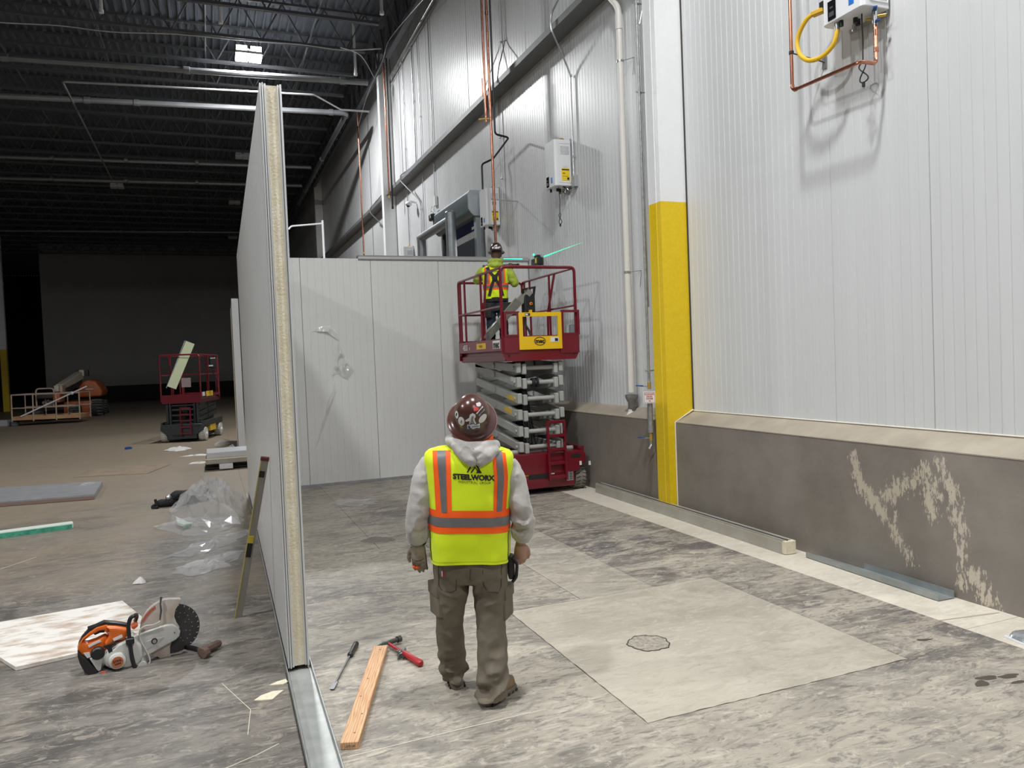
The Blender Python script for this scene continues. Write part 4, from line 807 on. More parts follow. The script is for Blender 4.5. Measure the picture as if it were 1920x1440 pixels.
# left side lettering
xs_ = -.605-.003
sd_ = local('side_badge', MB().box((xs_, -.92, 2.17), (xs_+.003, -.62, 2.29)), m_decalw, L1, smooth=False)
lettering('mec', V((xs_-.001, -.77, 2.228))+L1.location, (0, -1, 0), (0, 0, 1), .15, m_under, sd_, bold=.006)
yb = local('rental_badge', MB().box((xs_, -.30, 2.18), (xs_+.003, .12, 2.27)), m_decaly, L1, smooth=False); lettering('Herc', V((xs_-.001, -.09, 2.225))+L1.location, (0, -1, 0), (0, 0, 1), .08, m_under, yb)
lettering('4555', V((xs_-.001, .68, 2.215))+L1.location, (0, -1, 0), (0, 0, 1), .12, m_decalw, L1, bold=.003); lettering('SE', V((xs_-.001, .47, 2.20))+L1.location, (0, -1, 0), (0, 0, 1), .06, m_decalw, L1)
# chassis decals
x0, z0 = W1(972, 894, 10.24); x1, z1 = W1(994, 873, 10.24); h = dec('rental_plate', x0, x1, z0, z1, m_decaly, ch, yf-.061)
lt('Herc', (x0+x1)/2, yf-.066, (z0+z1)/2+.012, .075, m_under, h, bold=.002); lt('Rentals', (x0+x1)/2+.02, yf-.066, z0+.045, .028, m_under, h); local('plate_small_print', MB().box((x0+.015, yf-.067, z0+.012), (x0+.06, yf-.0655, z0+.024)).box((x0+.07, yf-.067, z0+.012), (x0+.105, yf-.0655, z0+.024)).box((x0+.115, yf-.067, z0+.012), (x1-.012, yf-.0655, z0+.024)), m_under, h, smooth=False)
local('plate_swoosh', MB().tube(curve_pts([(x0+.02, yf-.066, z1-.022), (x0+.07, yf-.066, z1-.012), (x1-.02, yf-.066, z1-.02)], 5), .003, 4), m_under, h)
x0, z0 = W1(1063, 901, 10.24); x1, z1 = W1(1074, 876, 10.24); h = dec('spec_plate', x0, x1, z0, z1, mat('plate_grey', (.45, .45, .44), .4, .3), ch, yf-.061)
mb = MB()
for k in range(9): mb.box((x0+.008, yf-.067, z0+.012+.019*k), (x0+.035, yf-.065, z0+.022+.019*k)); mb.box((x0+.045, yf-.067, z0+.012+.019*k), (x1-.008, yf-.065, z0+.022+.019*k))
local('plate_print', mb, m_under, h, smooth=False)
for px_ in (1089, 1106):
    x0, z0 = W1(px_, 868, 10.22); dec('small_decal', x0-.018, x0+.018, z0-.03, z0+.03, m_decalw, ch, yf-.073)
x0, z0 = W1(1036, 884, 10.24); dec('small_decal', x0-.03, x0+.03, z0-.04, z0+.04, m_decalw, ch, yf-.061)
for k, z in ((3, 0), (2, 0), (4, 1)):
    pass
for zz, yy_, m, sz in ((1.385, -.72, m_decaly, .34), (1.20, -.55, m_decaly, .30), (1.675, -.80, m_decalw, .18)):
    local('arm_decal', MB().bar((-.376, yy_-sz/2, zz+.02), (-.376, yy_+sz/2, zz+.02+sz*.12), .004, .07), m, L1, smooth=False)
local('hose_grommet', MB().cyl((-.13, yf+.12, 1.65), (-.08, yf+.12, 1.65), .065, n=16).cyl((-.06, yf+.12, 1.65), (-.03, yf+.12, 1.65), .07, n=16), m_under, L1)
# control box on the rails
cb = thing('control_box', 'black joystick control box hung on the rail of the raised lift', 'control box', (4.70, 11.05, 2.95))
MB().box((4.62, 10.98, 2.72), (4.80, 11.12, 3.02)).build('body', m_black, cb, bevel=.02); MB().bar((4.58, 11.0, 3.08), (4.82, 11.0, 3.12), .035, .03).build('handle', m_black, cb, bevel=.008); MB().bar((4.62, 11.02, 3.0), (4.60, 11.0, 3.1), .03, .03).build('handle_arm', m_black, cb); MB().bar((4.79, 11.02, 3.0), (4.80, 11.0, 3.12), .03, .03).build('handle_arm', m_black, cb)
MB().cyl((4.72, 10.965, 2.86), (4.72, 10.985, 2.86), .025).build('stop_button', m_lift_y, cb); MB().cyl((4.72, 10.955, 2.86), (4.72, 10.967, 2.86), .016).build('button_cap', mat('stop_red', (.5, .01, .01), .4), cb)
P = [(4.63, 11.0, 2.75), (4.60, 10.95, 2.55), (4.585, 10.75, 2.4), (4.56, 10.6, 2.2)]; MB().tube(curve_pts(P, 5), .018, 8).build('cable', m_rubber, cb); MB().box((4.54, 10.62, 2.66), (4.58, 10.66, 2.74)).build('cable_clip', m_lift_y, cb)
# steel angle offcuts in the basket
m_angle = mat('steel_angle', (.40, .41, .37), .4, .5, var=.08)
def angle(name, lab, p, q, s_, s2, t=.006, cat='metal angle'):
    o = thing(name, lab, cat, p); p = V(p); q = V(q); d = (q-p).normalized(); b_ = V((0, 1, 0)); b_ = (b_-d*b_.dot(d)).normalized(); a = d.cross(b_).normalized()
    if a.z > 0: a = -a
    for u, v, l in ((a, b_, s_), (b_, a, s2)):
        MB().add([p, p+u*l, p+u*l+v*t, p+v*t, q, q+u*l, q+u*l+v*t, q+v*t], [(0, 1, 2, 3), (7, 6, 5, 4), (0, 4, 5, 1), (1, 5, 6, 2), (2, 6, 7, 3), (3, 7, 4, 0)]).build('angle_leg', m_angle, o, smooth=False)
    return o
angle('steel_angle', 'longer grey steel angle leaning in the basket of the raised lift', PY(903, 634, 11.35), PY(991, 541, 10.95), .10, .12)
angle('steel_angle', 'shorter grey steel angle lying in front in the lift basket', PY(900, 640, 11.25), PY(968, 560, 10.80), .11, .08)
# ---- far dark lift
L2 = thing('scissor_lift', 'far parked scissor lift with black arms and red basket, pale board in it', 'scissor lift', (-.52, 25.0, 0), R_(-15))
dk2, fr2, ch2 = scissor_lift(L2, 1.12, 2.1, 1.13, 2.52, [.62, .78, .94, 1.07], m_armdark, m_armdark, m_tyrew, .20, .52, arm_h=.14, arm_span=.42, rear_step=.14, skirt=.24)
local('print_sheet', MB().box((.02, -1.0, 1.58), (.28, -.985, 1.85)), mat('form_print', (.48, .42, .40), .7, col2=(.3, .2, .2), vs=40), L2)
local('side_decal', MB().box((.555, -.9, 1.30), (.566, -.65, 1.42)), m_decalw, L2); local('side_decal', MB().box((.555, -.5, 1.28), (.566, .2, 1.43)), m_decaly, L2); local('side_decal', MB().box((.41, -.3, .24), (.58, .3, .42)), m_decaly, L2)
local('front_decal', MB().box((-.25, -1.06, 1.16), (.1, -1.052, 1.22)), m_decalw, L2)
t = thing('control_box', 'black control box hanging on the rail of the far dark lift', 'control box', (.12, 24.6, 2.3)); MB().box((.02, 24.55, 2.1), (.22, 24.72, 2.42)).build('body', m_black, t, bevel=.03); MB().box((.0, 24.52, 2.16), (.12, 24.56, 2.20)).build('nameplate', m_decalw, t)
P = [(.1, 24.6, 2.1), (.12, 24.6, 1.9), (.2, 24.7, 1.75), (.18, 24.8, 1.4)]; MB().tube(curve_pts(P, 5), .018, 6).build('cable', m_rubber, t)
b0, b1 = PY(322, 727, 24.2), PY(357, 642, 24.2)
t = thing('foam_board', 'pale green board leaning up out of the far lift basket', 'board', b0); d = (b1-b0); MB().bar(b0, b1, .25, .03, (0, -1, .15)).build('panel', mat('pale_green_foam', (.72, .80, .52), .7), t)
MB().bar(b0+V((-.14, .02, 0)), b1+V((-.14, .02, .06)), .02, .05, (0, -1, .15)).build('steel_edge', m_steel, t)

# ================================================================== BOOM LIFT (far, dark)
m_or = mat('boom_orange', (.42, .10, .025), .4, var=.1, vs=2); m_cream = mat('boom_cream', (.50, .46, .38), .5); m_dk = mat('boom_dark', (.02, .02, .02), .6); m_bw = mat('basket_paint', (.45, .33, .26), .5, var=.15, vs=3)
BL = thing('boom_lift', 'parked orange boom lift with a wide rail basket in the dark hall', 'boom lift', (-6.6, 44.5, 0))
def b3(x, y, Y): return PY(x, y, Y)
def bx(name, a, b_, Y0, Y1, m, parent=BL, bev=.06, seg=2):
    p, q = b3(*a, Y0), b3(*b_, Y0); return MB().box((p.x, Y0, p.z), (q.x, Y1, q.z)).build(name, m, parent, bevel=bev, seg=seg)
# turret hood: rounded counterweight
p, q = b3(147, 745, 43.5), b3(191, 711, 43.5)
mb = MB(); prof = [(p.x, p.z), (q.x-.05, p.z), (q.x, p.z+.25), (q.x-.10, q.z-.35), (q.x-.30, q.z-.05), (q.x-.6, q.z), (p.x+.15, q.z-.1), (p.x, q.z-.3)]
mb.prism(prof, (0, 43.5, 0), (1, 0, 0), (0, 0, 1), -2.3).build('counterweight', m_or, BL, bevel=.12, seg=3)
bx('hood_stripe', (160, 731), (175, 728), 43.46, 43.5, m_cream, BL, .0)
bx('chassis', (120, 775), (172, 751), 43.0, 46.4, m_or)
bx('axle_box', (154, 775), (176, 762), 43.2, 46.2, m_or)
bx('undercarriage', (60, 778), (178, 768), 44.0, 46.5, m_dk)
for (xa, ya, yb, Y, wdt) in ((182, 752, 782, 43.4, .62), (193, 752, 777, 45.6, .5), (142, 756, 779, 42.6, .5), (75, 776, 790, 43.4, .5)):
    ct = b3(xa, (ya+yb)/2, Y); r = (b3(xa, ya, Y).z-b3(xa, yb, Y).z)/2; ct.z = r
    wh = MB().lathe([(r*.6, -wdt/2), (r*.94, -wdt/2), (r, -wdt/2+.06), (r, wdt/2-.06), (r*.94, wdt/2), (r*.6, wdt/2)], ct, (1, .25, 0), 24).build('wheel', m_rubber, BL)
    mb = MB()
    for k in range(16):
        a = 2*math.pi*k/16; cc = ct+V((0, r*math.sin(a), r*math.cos(a))); mb.bar(cc+V((-wdt*.45, -.05, 0)), cc+V((0, .03, .03)), .05, .05); mb.bar(cc+V((wdt*.45, -.05, 0)), cc+V((0, .03, .03)), .05, .05)
    mb.build('tread_lug', mat('lug_dusty', (.12, .115, .10), .8), wh, smooth=False); MB().cyl(ct-V((wdt/2+.01, 0, 0)), ct+V((wdt/2+.01, 0, 0)), r*.5, n=16).build('hub', m_cream, wh)
mb = MB(); mb.bar(b3(112, 728, 40.5), b3(150, 703, 43.8), .32, .38).build('lower_boom', m_cream, BL, bevel=.03); MB().bar(b3(122, 733, 40.6), b3(150, 716, 43.6), .22, .22).build('tilt_cylinder', m_dk, BL, bevel=.02)
bx('boom_knuckle', (148, 706), (157, 693), 43.6, 44.4, m_cream); bx('knuckle_plate', (142, 704), (148, 694), 43.8, 44.2, m_dk, BL, .03); bx('knuckle_plate', (157, 705), (165, 693), 43.8, 44.2, m_dk, BL, .03)
bx('boom_head', (101, 735), (110, 722), 39.6, 40.6, m_cream); bx('head_block', (108, 745), (117, 722), 39.9, 40.9, m_bw); bx('platform_mount', (100, 755), (112, 735), 39.0, 40.2, m_or)
bx('tool_cabinet', (80, 760), (100, 750), 39.5, 40.2, m_cream, BL, .03); mb = MB(); 
for px_, py_ in ((81, 755), (88, 756), (92, 755), (91, 750)): p = b3(px_, py_, 39.4); mb.ball(p, .05, 8)
mb.build('reflector', m_decalw, BL)
# basket
YB, YB2 = 38.0, 39.3
def bar3(name, pts, r, m=m_bw): return MB().tube(pts, r, 8).build(name, m, bk)
bk = MB().add([], [])
fl = [b3(23, 791, YB), b3(150, 785, YB)]; fl2 = [p+V((.25, YB2-YB, 0)) for p in fl]
bk = MB().add([fl[0], fl[1], fl2[1], fl2[0]]+[p+V((0, 0, .05)) for p in (fl[0], fl[1], fl2[1], fl2[0])], [(0, 1, 2, 3), (4, 5, 6, 7), (0, 1, 5, 4), (1, 2, 6, 5), (2, 3, 7, 6), (3, 0, 4, 7)]).build('basket', m_bw, BL, smooth=False)
tb = MB(); zt = .21
for a, b_ in ((fl[0], fl[1]), (fl[1], fl2[1]), (fl2[1], fl2[0]), (fl2[0], fl[0])): tb.add([a, b_, b_+V((0, 0, zt)), a+V((0, 0, zt))], [(0, 1, 2, 3)])
tb.build('toe_board', mat('toe_board', (.50, .36, .17), .6, col2=(.42, .14, .08), vs=1.2, coords='World'), bk, smooth=False)
top = [b3(21, 741, YB), b3(148, 736, YB)]; top2 = [p+V((.25, YB2-YB, 0)) for p in top]
bar3('rail', [top[0], top[1]], .03); bar3('rail', [top2[0], top2[1]], .03); bar3('rail', [top[0], top2[0]], .03); bar3('rail', [top[1], top2[1]], .03)
for t_ in (0, .31, .65, 1):
    bar3('rail_post', [fl[0].lerp(fl[1], t_), top[0].lerp(top[1], t_)], .03); bar3('rail_post', [fl2[0].lerp(fl2[1], t_), top2[0].lerp(top2[1], t_)], .026)
bar3('rail', [fl[0].lerp(top[0], .5), fl[1].lerp(top[1], .5)], .026); bar3('rail', [fl2[0].lerp(top2[0], .5), fl2[1].lerp(top2[1], .5)], .024)
MB().tube(bend_pts([b3(69, 762, 39.2), b3(67, 729, 39.2), b3(101, 728, 39.2), b3(101, 762, 39.2)], .15), .035, 8).build('console_frame', m_bw, bk)
bx('console', (70, 748), (100, 738), 39.0, 39.6, m_dk, bk, .04)
t = thing('loose_pole', 'thin bright pole lying diagonally across the boom lift basket', 'pole', b3(39, 781, 37.9)); a, b_ = b3(39, 781, 37.95), b3(163, 724, 37.95); MB().cyl(a, b_, .032).build('shaft', m_decalw, t); MB().ball(a.lerp(b_, .77), .08, 8).build('collar', m_decalw, t)
# odd scraps by the boom lift and the far yellow column
t = thing('white_bin', 'small pale crate on the floor left of the boom lift', 'crate', PG(8, 797)); p = PG(8, 800); MB().box((p.x-.4, p.y, 0), (p.x+.2, p.y+.5, .28)).build('body', mat('pale_crate', (.32, .32, .34), .7), t, bevel=.03); MB().box((p.x+.22, p.y+.1, 0), (p.x+.5, p.y+.4, .18)).build('side_piece', MATS['pale_crate'], t, bevel=.03)
fc = PG(13, 772); t = thing('steel_column', 'far yellow-based column at the left edge, deep in the dark', 'column', (fc.x, fc.y, 0)); MB().box((fc.x-.18, fc.y, 0), (fc.x+.18, fc.y+.3, 3.9)).build('guard_section', m_yel, t, bevel=.02); MB().box((fc.x-.18, fc.y, 3.9), (fc.x+.18, fc.y+.3, 11)).build('upper_section', m_colw, t, bevel=.02)
# ================================================================== THINGS ON THE FLOOR
m_gals = mat('galv_track', (.40, .415, .40), .42, .35, var=.14, vs=7)
# base track that the near partition stands in
tr = thing('floor_track', 'galvanised U-shaped floor track running to the cut end of the partition', 'metal track', (.44, 3.2, 0))
t0, t1 = PA-pd*4.2, PA+pd*.0
def strip(p, q, w0, w1, z0, z1):
    mb = MB(); a = p+pn*w0; b_ = p+pn*w1; c = q+pn*w1; d = q+pn*w0; u = V((0, 0, z0)); v = V((0, 0, z1)); return mb.add([a+u, b_+u, c+u, d+u, a+v, b_+v, c+v, d+v], [(0, 1, 2, 3), (4, 5, 6, 7), (0, 1, 5, 4), (1, 2, 6, 5), (2, 3, 7, 6), (3, 0, 4, 7)])
strip(t0, t1, -.008, TH+.008, .004, .009).build('web', m_gals, tr, smooth=False)
strip(t0, t1+pd*7.8, -.012, -.008, 0.004, .05).build('flange', m_gals, tr, smooth=False); strip(t0, t1+pd*7.8, TH+.008, TH+.012, 0.004, .05).build('flange', m_gals, tr, smooth=False)
strip(t0, t1, -.016, TH+.016, 0, .004).build('sealant_tape', m_rubber, tr, smooth=False)
# insulated panel offcut and channel along the wall
t = thing('panel_offcut', 'long narrow foam-filled panel strip lying along the foot of the right wall', 'panel strip', (5.2, 7.8, 0))
a, b_ = V((5.195, 9.95, 0)), V((5.095, 5.86, 0)); d = (b_-a).normalized(); n = V((-d.y, d.x, 0)); n = n if n.x > 0 else -n
def strip2(p, q, nn, w0, w1, z0, z1, name, m, parent, **k):
    a = p+nn*w0; b_ = p+nn*w1; c = q+nn*w1; dd = q+nn*w0; u = V((0, 0, z0)); v = V((0, 0, z1)); return MB().add([a+u, b_+u, c+u, dd+u, a+v, b_+v, c+v, dd+v], [(0, 1, 2, 3), (4, 5, 6, 7), (0, 1, 5, 4), (1, 2, 6, 5), (2, 3, 7, 6), (3, 0, 4, 7)]).build(name, m, parent, **k)
m_foil = mat('dull_steel_skin', (.42, .40, .35), .42, .45, col2=(.52, .51, .48), vs=3)
strip2(a, b_, n, .004, .13, .004, .132, 'foam_core', m_foam, t, bevel=.004); strip2(a, b_-d*.05, n, -.002, .004, 0, .118, 'steel_skin', m_foil, t); strip2(a, b_-d*.04, n, .0, .105, .133, .137, 'top_skin', m_foil, t); strip2(a, b_-d*.02, n, .045, .055, .137, .142, 'seam_lip', m_under, t)
t = thing('metal_channel', 'galvanised metal channel lying open side up against the right wall', 'channel', (5.25, 5.0, 0))
a, b_ = V((5.20, 5.70, 0)), V((5.145, 4.235, 0)); d = (b_-a).normalized(); n = V((-d.y, d.x, 0)); n = n if n.x > 0 else -n
m_chan = mat('channel_bluegrey', (.33, .36, .36), .4, .4, var=.12, vs=6)
strip2(a, b_, n, 0, .165, .006, .010, 'web', m_chan, t); strip2(a, b_, n, 0, .004, .01, .055, 'flange', m_chan, t); strip2(a-d*.02, b_, n, .161, .165, .01, .062, 'flange', m_chan, t)
# bubble wrapped pack at the right edge
m_film = mat('clear_film', (.80, .82, .83), .12, alpha=.34, spec=.8); m_film2 = mat('silver_wrap', (.50, .52, .55), .18, .6, bump=.9, bs=26)
p = V((5.03, 3.44, 0)); t = thing('wrapped_pack', 'small silver film-wrapped pack at the right edge of the floor', 'package', p)
mb = MB(); mb.add([(4.88, 3.52, 0), (4.85, 3.35, 0), (5.10, 3.20, 0), (5.18, 3.46, 0), (4.93, 3.50, .05), (4.90, 3.36, .055), (5.08, 3.25, .06), (5.13, 3.44, .05)], [(0, 1, 2, 3), (4, 5, 6, 7), (0, 1, 5, 4), (1, 2, 6, 5), (2, 3, 7, 6), (3, 0, 4, 7)]); mb.build('contents', m_film2, t, bevel=.012); strip2(V((4.885, 3.525, 0)), V((4.85, 3.34, 0)), V((1, 0, 0)), -.006, .02, 0.001, .012, 'white_base', m_white, t)
# lumber
m_wood = mat('fir_lumber', (.62, .36, .19), .6, col2=(.74, .48, .28), vs=6, stretch=(14, 1.2, 14), bump=.15, bs=30); 
def wood_mat(m):
    nt = m.node_tree; b = nt.nodes['Principled BSDF']; src = b.inputs['Base Color'].links[0].from_socket; tc = _n(nt, 'ShaderNodeTexCoord'); mp = _n(nt, 'ShaderNodeMapping'); mp.inputs['Scale'].default_value = (1, .10, 1); nt.links.new(tc.outputs['Object'], mp.inputs[0])
    wv = _n(nt, 'ShaderNodeTexWave'); wv.wave_type = 'BANDS'; wv.bands_direction = 'X'; wv.inputs['Scale'].default_value = 22; wv.inputs['Distortion'].default_value = 9; wv.inputs['Detail'].default_value = 3; wv.inputs['Detail Scale'].default_value = 1.2; nt.links.new(mp.outputs[0], wv.inputs['Vector'])
    mx = _n(nt, 'ShaderNodeMix', data_type='RGBA'); mx.blend_type = 'MULTIPLY'; rp = _n(nt, 'ShaderNodeValToRGB'); rp.color_ramp.elements[0].color = (.68, .55, .42, 1); rp.color_ramp.elements[1].color = (1, 1, 1, 1); rp.color_ramp.elements[1].position = .5; nt.links.new(wv.outputs['Fac'], rp.inputs[0]); mx.inputs[0].default_value = .8; nt.links.new(src, mx.inputs[6]); nt.links.new(rp.outputs[0], mx.inputs[7]); nt.links.new(mx.outputs[2], b.inputs['Base Color'])
wood_mat(m_wood)
p0, p1 = V((.585, 3.985, 0)), V((1.02, 5.27, 0)); d = (p1-p0); L_ = d.length; ang = math.atan2(d.y, d.x)-math.pi/2
t = thing('lumber', 'pale wooden board lying on the concrete beside the hammer', 'wood board', (p0.x, p0.y, 0), ang)
local('board', MB().box((-.048, 0, 0), (.048, L_, .040)), m_wood, t, bevel=.003)
m_knot = mat('wood_knot', (.22, .09, .04), .6)
for k, (x, y) in enumerate(((.012, .10), (-.02, .55), (.02, .32), (-.012, .80), (.006, 1.28))): local('knot', MB().cyl((x, y, .0395), (x, y, .0403), .007, n=10), m_knot, t)
local('end_stamp', MB().box((-.02, -.0006, .012), (.028, 0, .024)), mat('ink_stamp', (.12, .07, .05), .8, col2=(.6, .4, .25), vs=60), t)
# pry bar / screwdriver
p0, p1 = V((.61, 4.765, .008)), V((.885, 5.45, .022)); d = (p1-p0).normalized()
t = thing('pry_screwdriver', 'long black pry screwdriver lying between the track and the board', 'screwdriver', p0); m_tool = mat('tool_black', (.02, .02, .021), .4); m_toolst = mat('tool_steel', (.10, .10, .105), .35, .8)
h0 = p0+d*.51
MB().tube([h0, h0+d*.015, h0+d*.03, h0+d*.06, h0+d*.15, h0+d*.21, h0+d*.225], .02, 10, rs=[.012, .021, .019, .017, .021, .021, .013]).build('handle', m_tool, t); MB().bar(p0+d*.09+V((0, 0, .002)), h0, .010, .010).build('shaft', m_toolst, t); MB().bar(p0, p0+d*.10+V((0, 0, .004)), .026, .005).build('blade', m_toolst, t)
# hammer with red grip and pliers
t = thing('hammer', 'hammer with a red handle lying behind the wooden board', 'hammer', (1.1, 5.2, 0))
a, b_ = V((1.085, 5.30, .03)), V((1.205, 4.86, .022)); d = (b_-a).normalized(); m_rg = mat('red_grip', (.42, .02, .025), .42)
MB().tube([a, a+d*.06, a+d*.2], .012, 8).build('neck', m_rg, t); MB().tube([a+d*.2, a+d*.22, a+d*.36, a+d*.44, a+d*.455], .02, 10, rs=[.014, .021, .021, .025, .016]).build('grip', m_rg, t)
hx_ = V((1.09, 5.31, .035)); s_ = V((.8, .35, 0)).normalized(); m_hh = mat('hammer_head', (.10, .095, .09), .45, .7)
MB().cyl(hx_, hx_+s_*.075, .016).build('head', m_hh, t); MB().cyl(hx_+s_*.07, hx_+s_*.10, .023).build('striking_face', m_hh, t); MB().tube([hx_, hx_-s_*.05+V((0, .01, .004)), hx_-s_*.10+V((0, .03, -.01))], .01, 8, rs=[.014, .011, .005]).build('claw', mat('claw_green', (.10, .16, .14), .4, .5), t)
t = thing('pliers', 'small grey pliers lying against the red hammer handle', 'pliers', (1.12, 5.08, 0)); c = V((1.125, 5.10, .03)); MB().ball(c, (.026, .03, .012), 12).build('joint', m_toolst, t)
for sx in (-1, 1): MB().tube([c, c+V((.03*sx, .03, .003)), c+V((.045, .055+.01*sx, .0))], .008, 6).build('jaw', mat('plier_steel', (.3, .3, .3), .35, .8), t); MB().tube([c, c+V((-.02, -.03*1, .0)), c+V((-.015+.02*sx, -.07, -.015))], .007, 6).build('handle', m_toolst, t)
# scraps beside the track
def scrap(name, lab, pts, m, h=.006, cat='scrap'):
    t = thing(name, lab, cat, (pts[0][0], pts[0][1], 0)); n = len(pts); mb = MB(); mb.add([(x, y, .001) for x, y in pts]+[(x, y, .001+h*(1+.6*(i % 2))) for i, (x, y) in enumerate(pts)], [tuple(range(n-1, -1, -1)), tuple(range(n, 2*n))]+[(i, (i+1) % n, n+(i+1) % n, n+i) for i in range(n)]); mb.build('piece', m, t, smooth=False); return t
m_fscrap = mat('foam_scrap', (.72, .66, .50), .8, var=.08, vs=30)
scrap('foam_scrap', 'larger cream foam offcut beside the floor track', [(.155, 4.83), (.20, 4.80), (.26, 4.795), (.30, 4.85), (.335, 4.90), (.27, 4.905), (.20, 4.885)], m_fscrap)
scrap('foam_scrap', 'smaller cream foam offcut touching the floor track', [(.255, 5.02), (.34, 4.985), (.372, 5.02), (.36, 5.06), (.31, 5.055)], m_fscrap)
# white foam sheet under the saw
m_sheet = mat('dusty_white_sheet', (.72, .69, .64), .7, col2=(.44, .34, .26), vs=4, stretch=(1, 2.2, 1), coords='World')
for el, ps in zip(m_sheet.node_tree.nodes['Color Ramp'].color_ramp.elements, (.46, .64)): el.position = ps
t = thing('foam_sheet', 'dusty white foam sheet lying on the floor behind the cut-off saw', 'sheet', (-1.3, 6.7, 0)); pts = [PG(30, 1260), PG(248, 1160), PG(258, 1157), PG(228, 1132), PG(-90, 1200), PG(-40, 1232)]
pts = [PG(30, 1258), PG(262, 1205), PG(270, 1165), PG(230, 1132), PG(-60, 1183), PG(-20, 1226)]
n = len(pts); MB().add([p+V((0, 0, .003)) for p in pts]+[p+V((0, 0, .028)) for p in pts], [tuple(range(n-1, -1, -1)), tuple(range(n, 2*n))]+[(i, (i+1) % n, n+(i+1) % n, n+i) for i in range(n)]).build('sheet', m_sheet, t, smooth=False)
# ------------------------------------------------------------------ cut-off saw; local frame: x along, z up, y away from viewer
SAWO = V((-.60, 5.90, 0)); sp0, sp1 = PG(165, 1255), PG(330, 1233)
saw = thing('cut_off_saw', 'orange and white petrol cut-off saw with a black diamond blade', 'power saw', (-.60, 5.88, 0), R_(8))
m_so = mat('saw_orange', (.66, .135, .015), .38, var=.06, vs=12); m_sw = mat('saw_white', (.56, .555, .52), .45, var=.08, vs=14); m_sd = mat('saw_guard_dusty', (.58, .54, .485), .6, col2=(.47, .37, .30), vs=9); m_sk = mat('saw_black', (.014, .014, .015), .45); m_tread = mat('saw_blade', (.045, .042, .042), .55)
def sx_(px_, py_):      # picture point on the saw's own upright plane -> local (x, z)
    d = ray(px_, py_); c, s2 = math.cos(R_(8)), math.sin(R_(8)); n = V((-s2, c, 0)); o = V((-.60, 5.88, 0)); k = (o-V((0, 0, CAMH))).dot(n)/d.dot(n); w_ = V((0, 0, CAMH))+d*k-o
    return (w_.x*c+w_.y*s2, w_.z)
def cp(u, v): return sx_(130+u*300/1920, 1100+v*180/1152)        # from the enlarged detail
def spr(name, pts, y0, y1, m, parent=saw, bevel=.008, seg=2):
    mb = MB(); P = [cp(*p) for p in pts]; mb.prism(P, (0, y0, 0), (1, 0, 0), (0, 0, 1), -(y1-y0)); return local(name, mb, m, parent, bevel=bevel, seg=seg)
# blade
bc = cp(1250, 500); br = .172
bl = local('blade', MB().cyl((bc[0], -.004, bc[1]), (bc[0], 0, bc[1]), br, n=56), m_tread, saw)
mb = MB()
for k in range(44):
    a = 2*math.pi*k/44; mb.box((0, 0, 0), (0, 0, 0)); c = V((bc[0]+(br-.003)*math.cos(a), -.002, bc[1]+(br-.003)*math.sin(a))); tdir = V((-math.sin(a), 0, math.cos(a))); mb.bar(c-tdir*.0112, c+tdir*.0112, .006, .012, (math.cos(a), 0, math.sin(a)))
mb.v = mb.v; local('cutting_segment', mb, m_tread, bl, smooth=False)
mb = MB()
for k in range(11):
    a = -1.1+k*.24; 
    for rr in ((.72,) if k % 3 else (.5, .66)): c = (bc[0]+br*rr*math.cos(a+.1*rr), -.0052, bc[1]+br*rr*math.sin(a+.1*rr)); mb.cyl((c[0], -.005, c[2]), (c[0], -.0042, c[2]), .0024, n=6)
    c0_ = V((bc[0]+br*.93*math.cos(a), -.0048, bc[1]+br*.93*math.sin(a))); mb.bar(c0_, c0_+V((.012*math.cos(a+.5), 0, .012*math.sin(a+.5))), .003, .002, (0, 1, 0))
local('vent_hole', mb, m_decalw, bl, smooth=False)
# guard: two sheets round the blade
g = [(860, 440), (880, 370), (930, 290), (1000, 225), (1090, 170), (1140, 150), (1200, 142), (1330, 140), (1310, 200), (1270, 260), (1255, 340), (1280, 410), (1320, 470), (1290, 560), (1230, 620), (1205, 700), (1205, 780), (1225, 850), (1100, 850), (1050, 820), (960, 790), (900, 700), (850, 560)]
spr('blade_guard', g, -.035, -.012, m_sd, bevel=.004); spr('blade_guard', g, .012, .035, m_sd, bevel=.004)
mb = MB(); P = [cp(*p) for p in g[:9]]
for p, q in zip(P, P[1:]): mb.add([(p[0], -.035, p[1]), (q[0], -.035, q[1]), (q[0], .035, q[1]), (p[0], .035, p[1])], [(0, 1, 2, 3)])
local('guard_rim', mb, m_sd, saw)
spr('guard_red_edge', [(862, 415), (900, 330), (960, 262), (1025, 215), (1035, 235), (975, 290), (925, 350), (895, 395)], -.038, -.034, mat('guard_red', (.50, .13, .09), .5), bevel=0)
# arm cover
am = spr('arm_cover', [(700, 620), (760, 560), (1150, 425), (1230, 420), (1290, 450), (1322, 500), (1310, 560), (1270, 600), (960, 775), (830, 830), (740, 800), (700, 720)], -.075, -.038, m_sw, bevel=.014, seg=3)
spr('cover_recess', [(760, 680), (960, 600), (1130, 560), (1050, 640), (880, 740), (770, 780)], -.078, -.074, mat('saw_white_shade', (.46, .455, .43), .5), am, bevel=.002, seg=1)  # thin plate in darker white; the recess's shade is put into its colour
b0 = cp(1010, 612); local('cover_bolt', MB().cyl((b0[0], -.088, b0[1]), (b0[0], -.07, b0[1]), .0125, n=14), m_steel, am); local('bolt_recess', MB().cyl((b0[0], -.080, b0[1]), (b0[0], -.074, b0[1]), .020, n=18), m_sk, am)
b0 = cp(1250, 512); local('cover_pin', MB().cyl((b0[0], -.078, b0[1]), (b0[0], -.074, b0[1]), .004, n=8), m_sk, am)
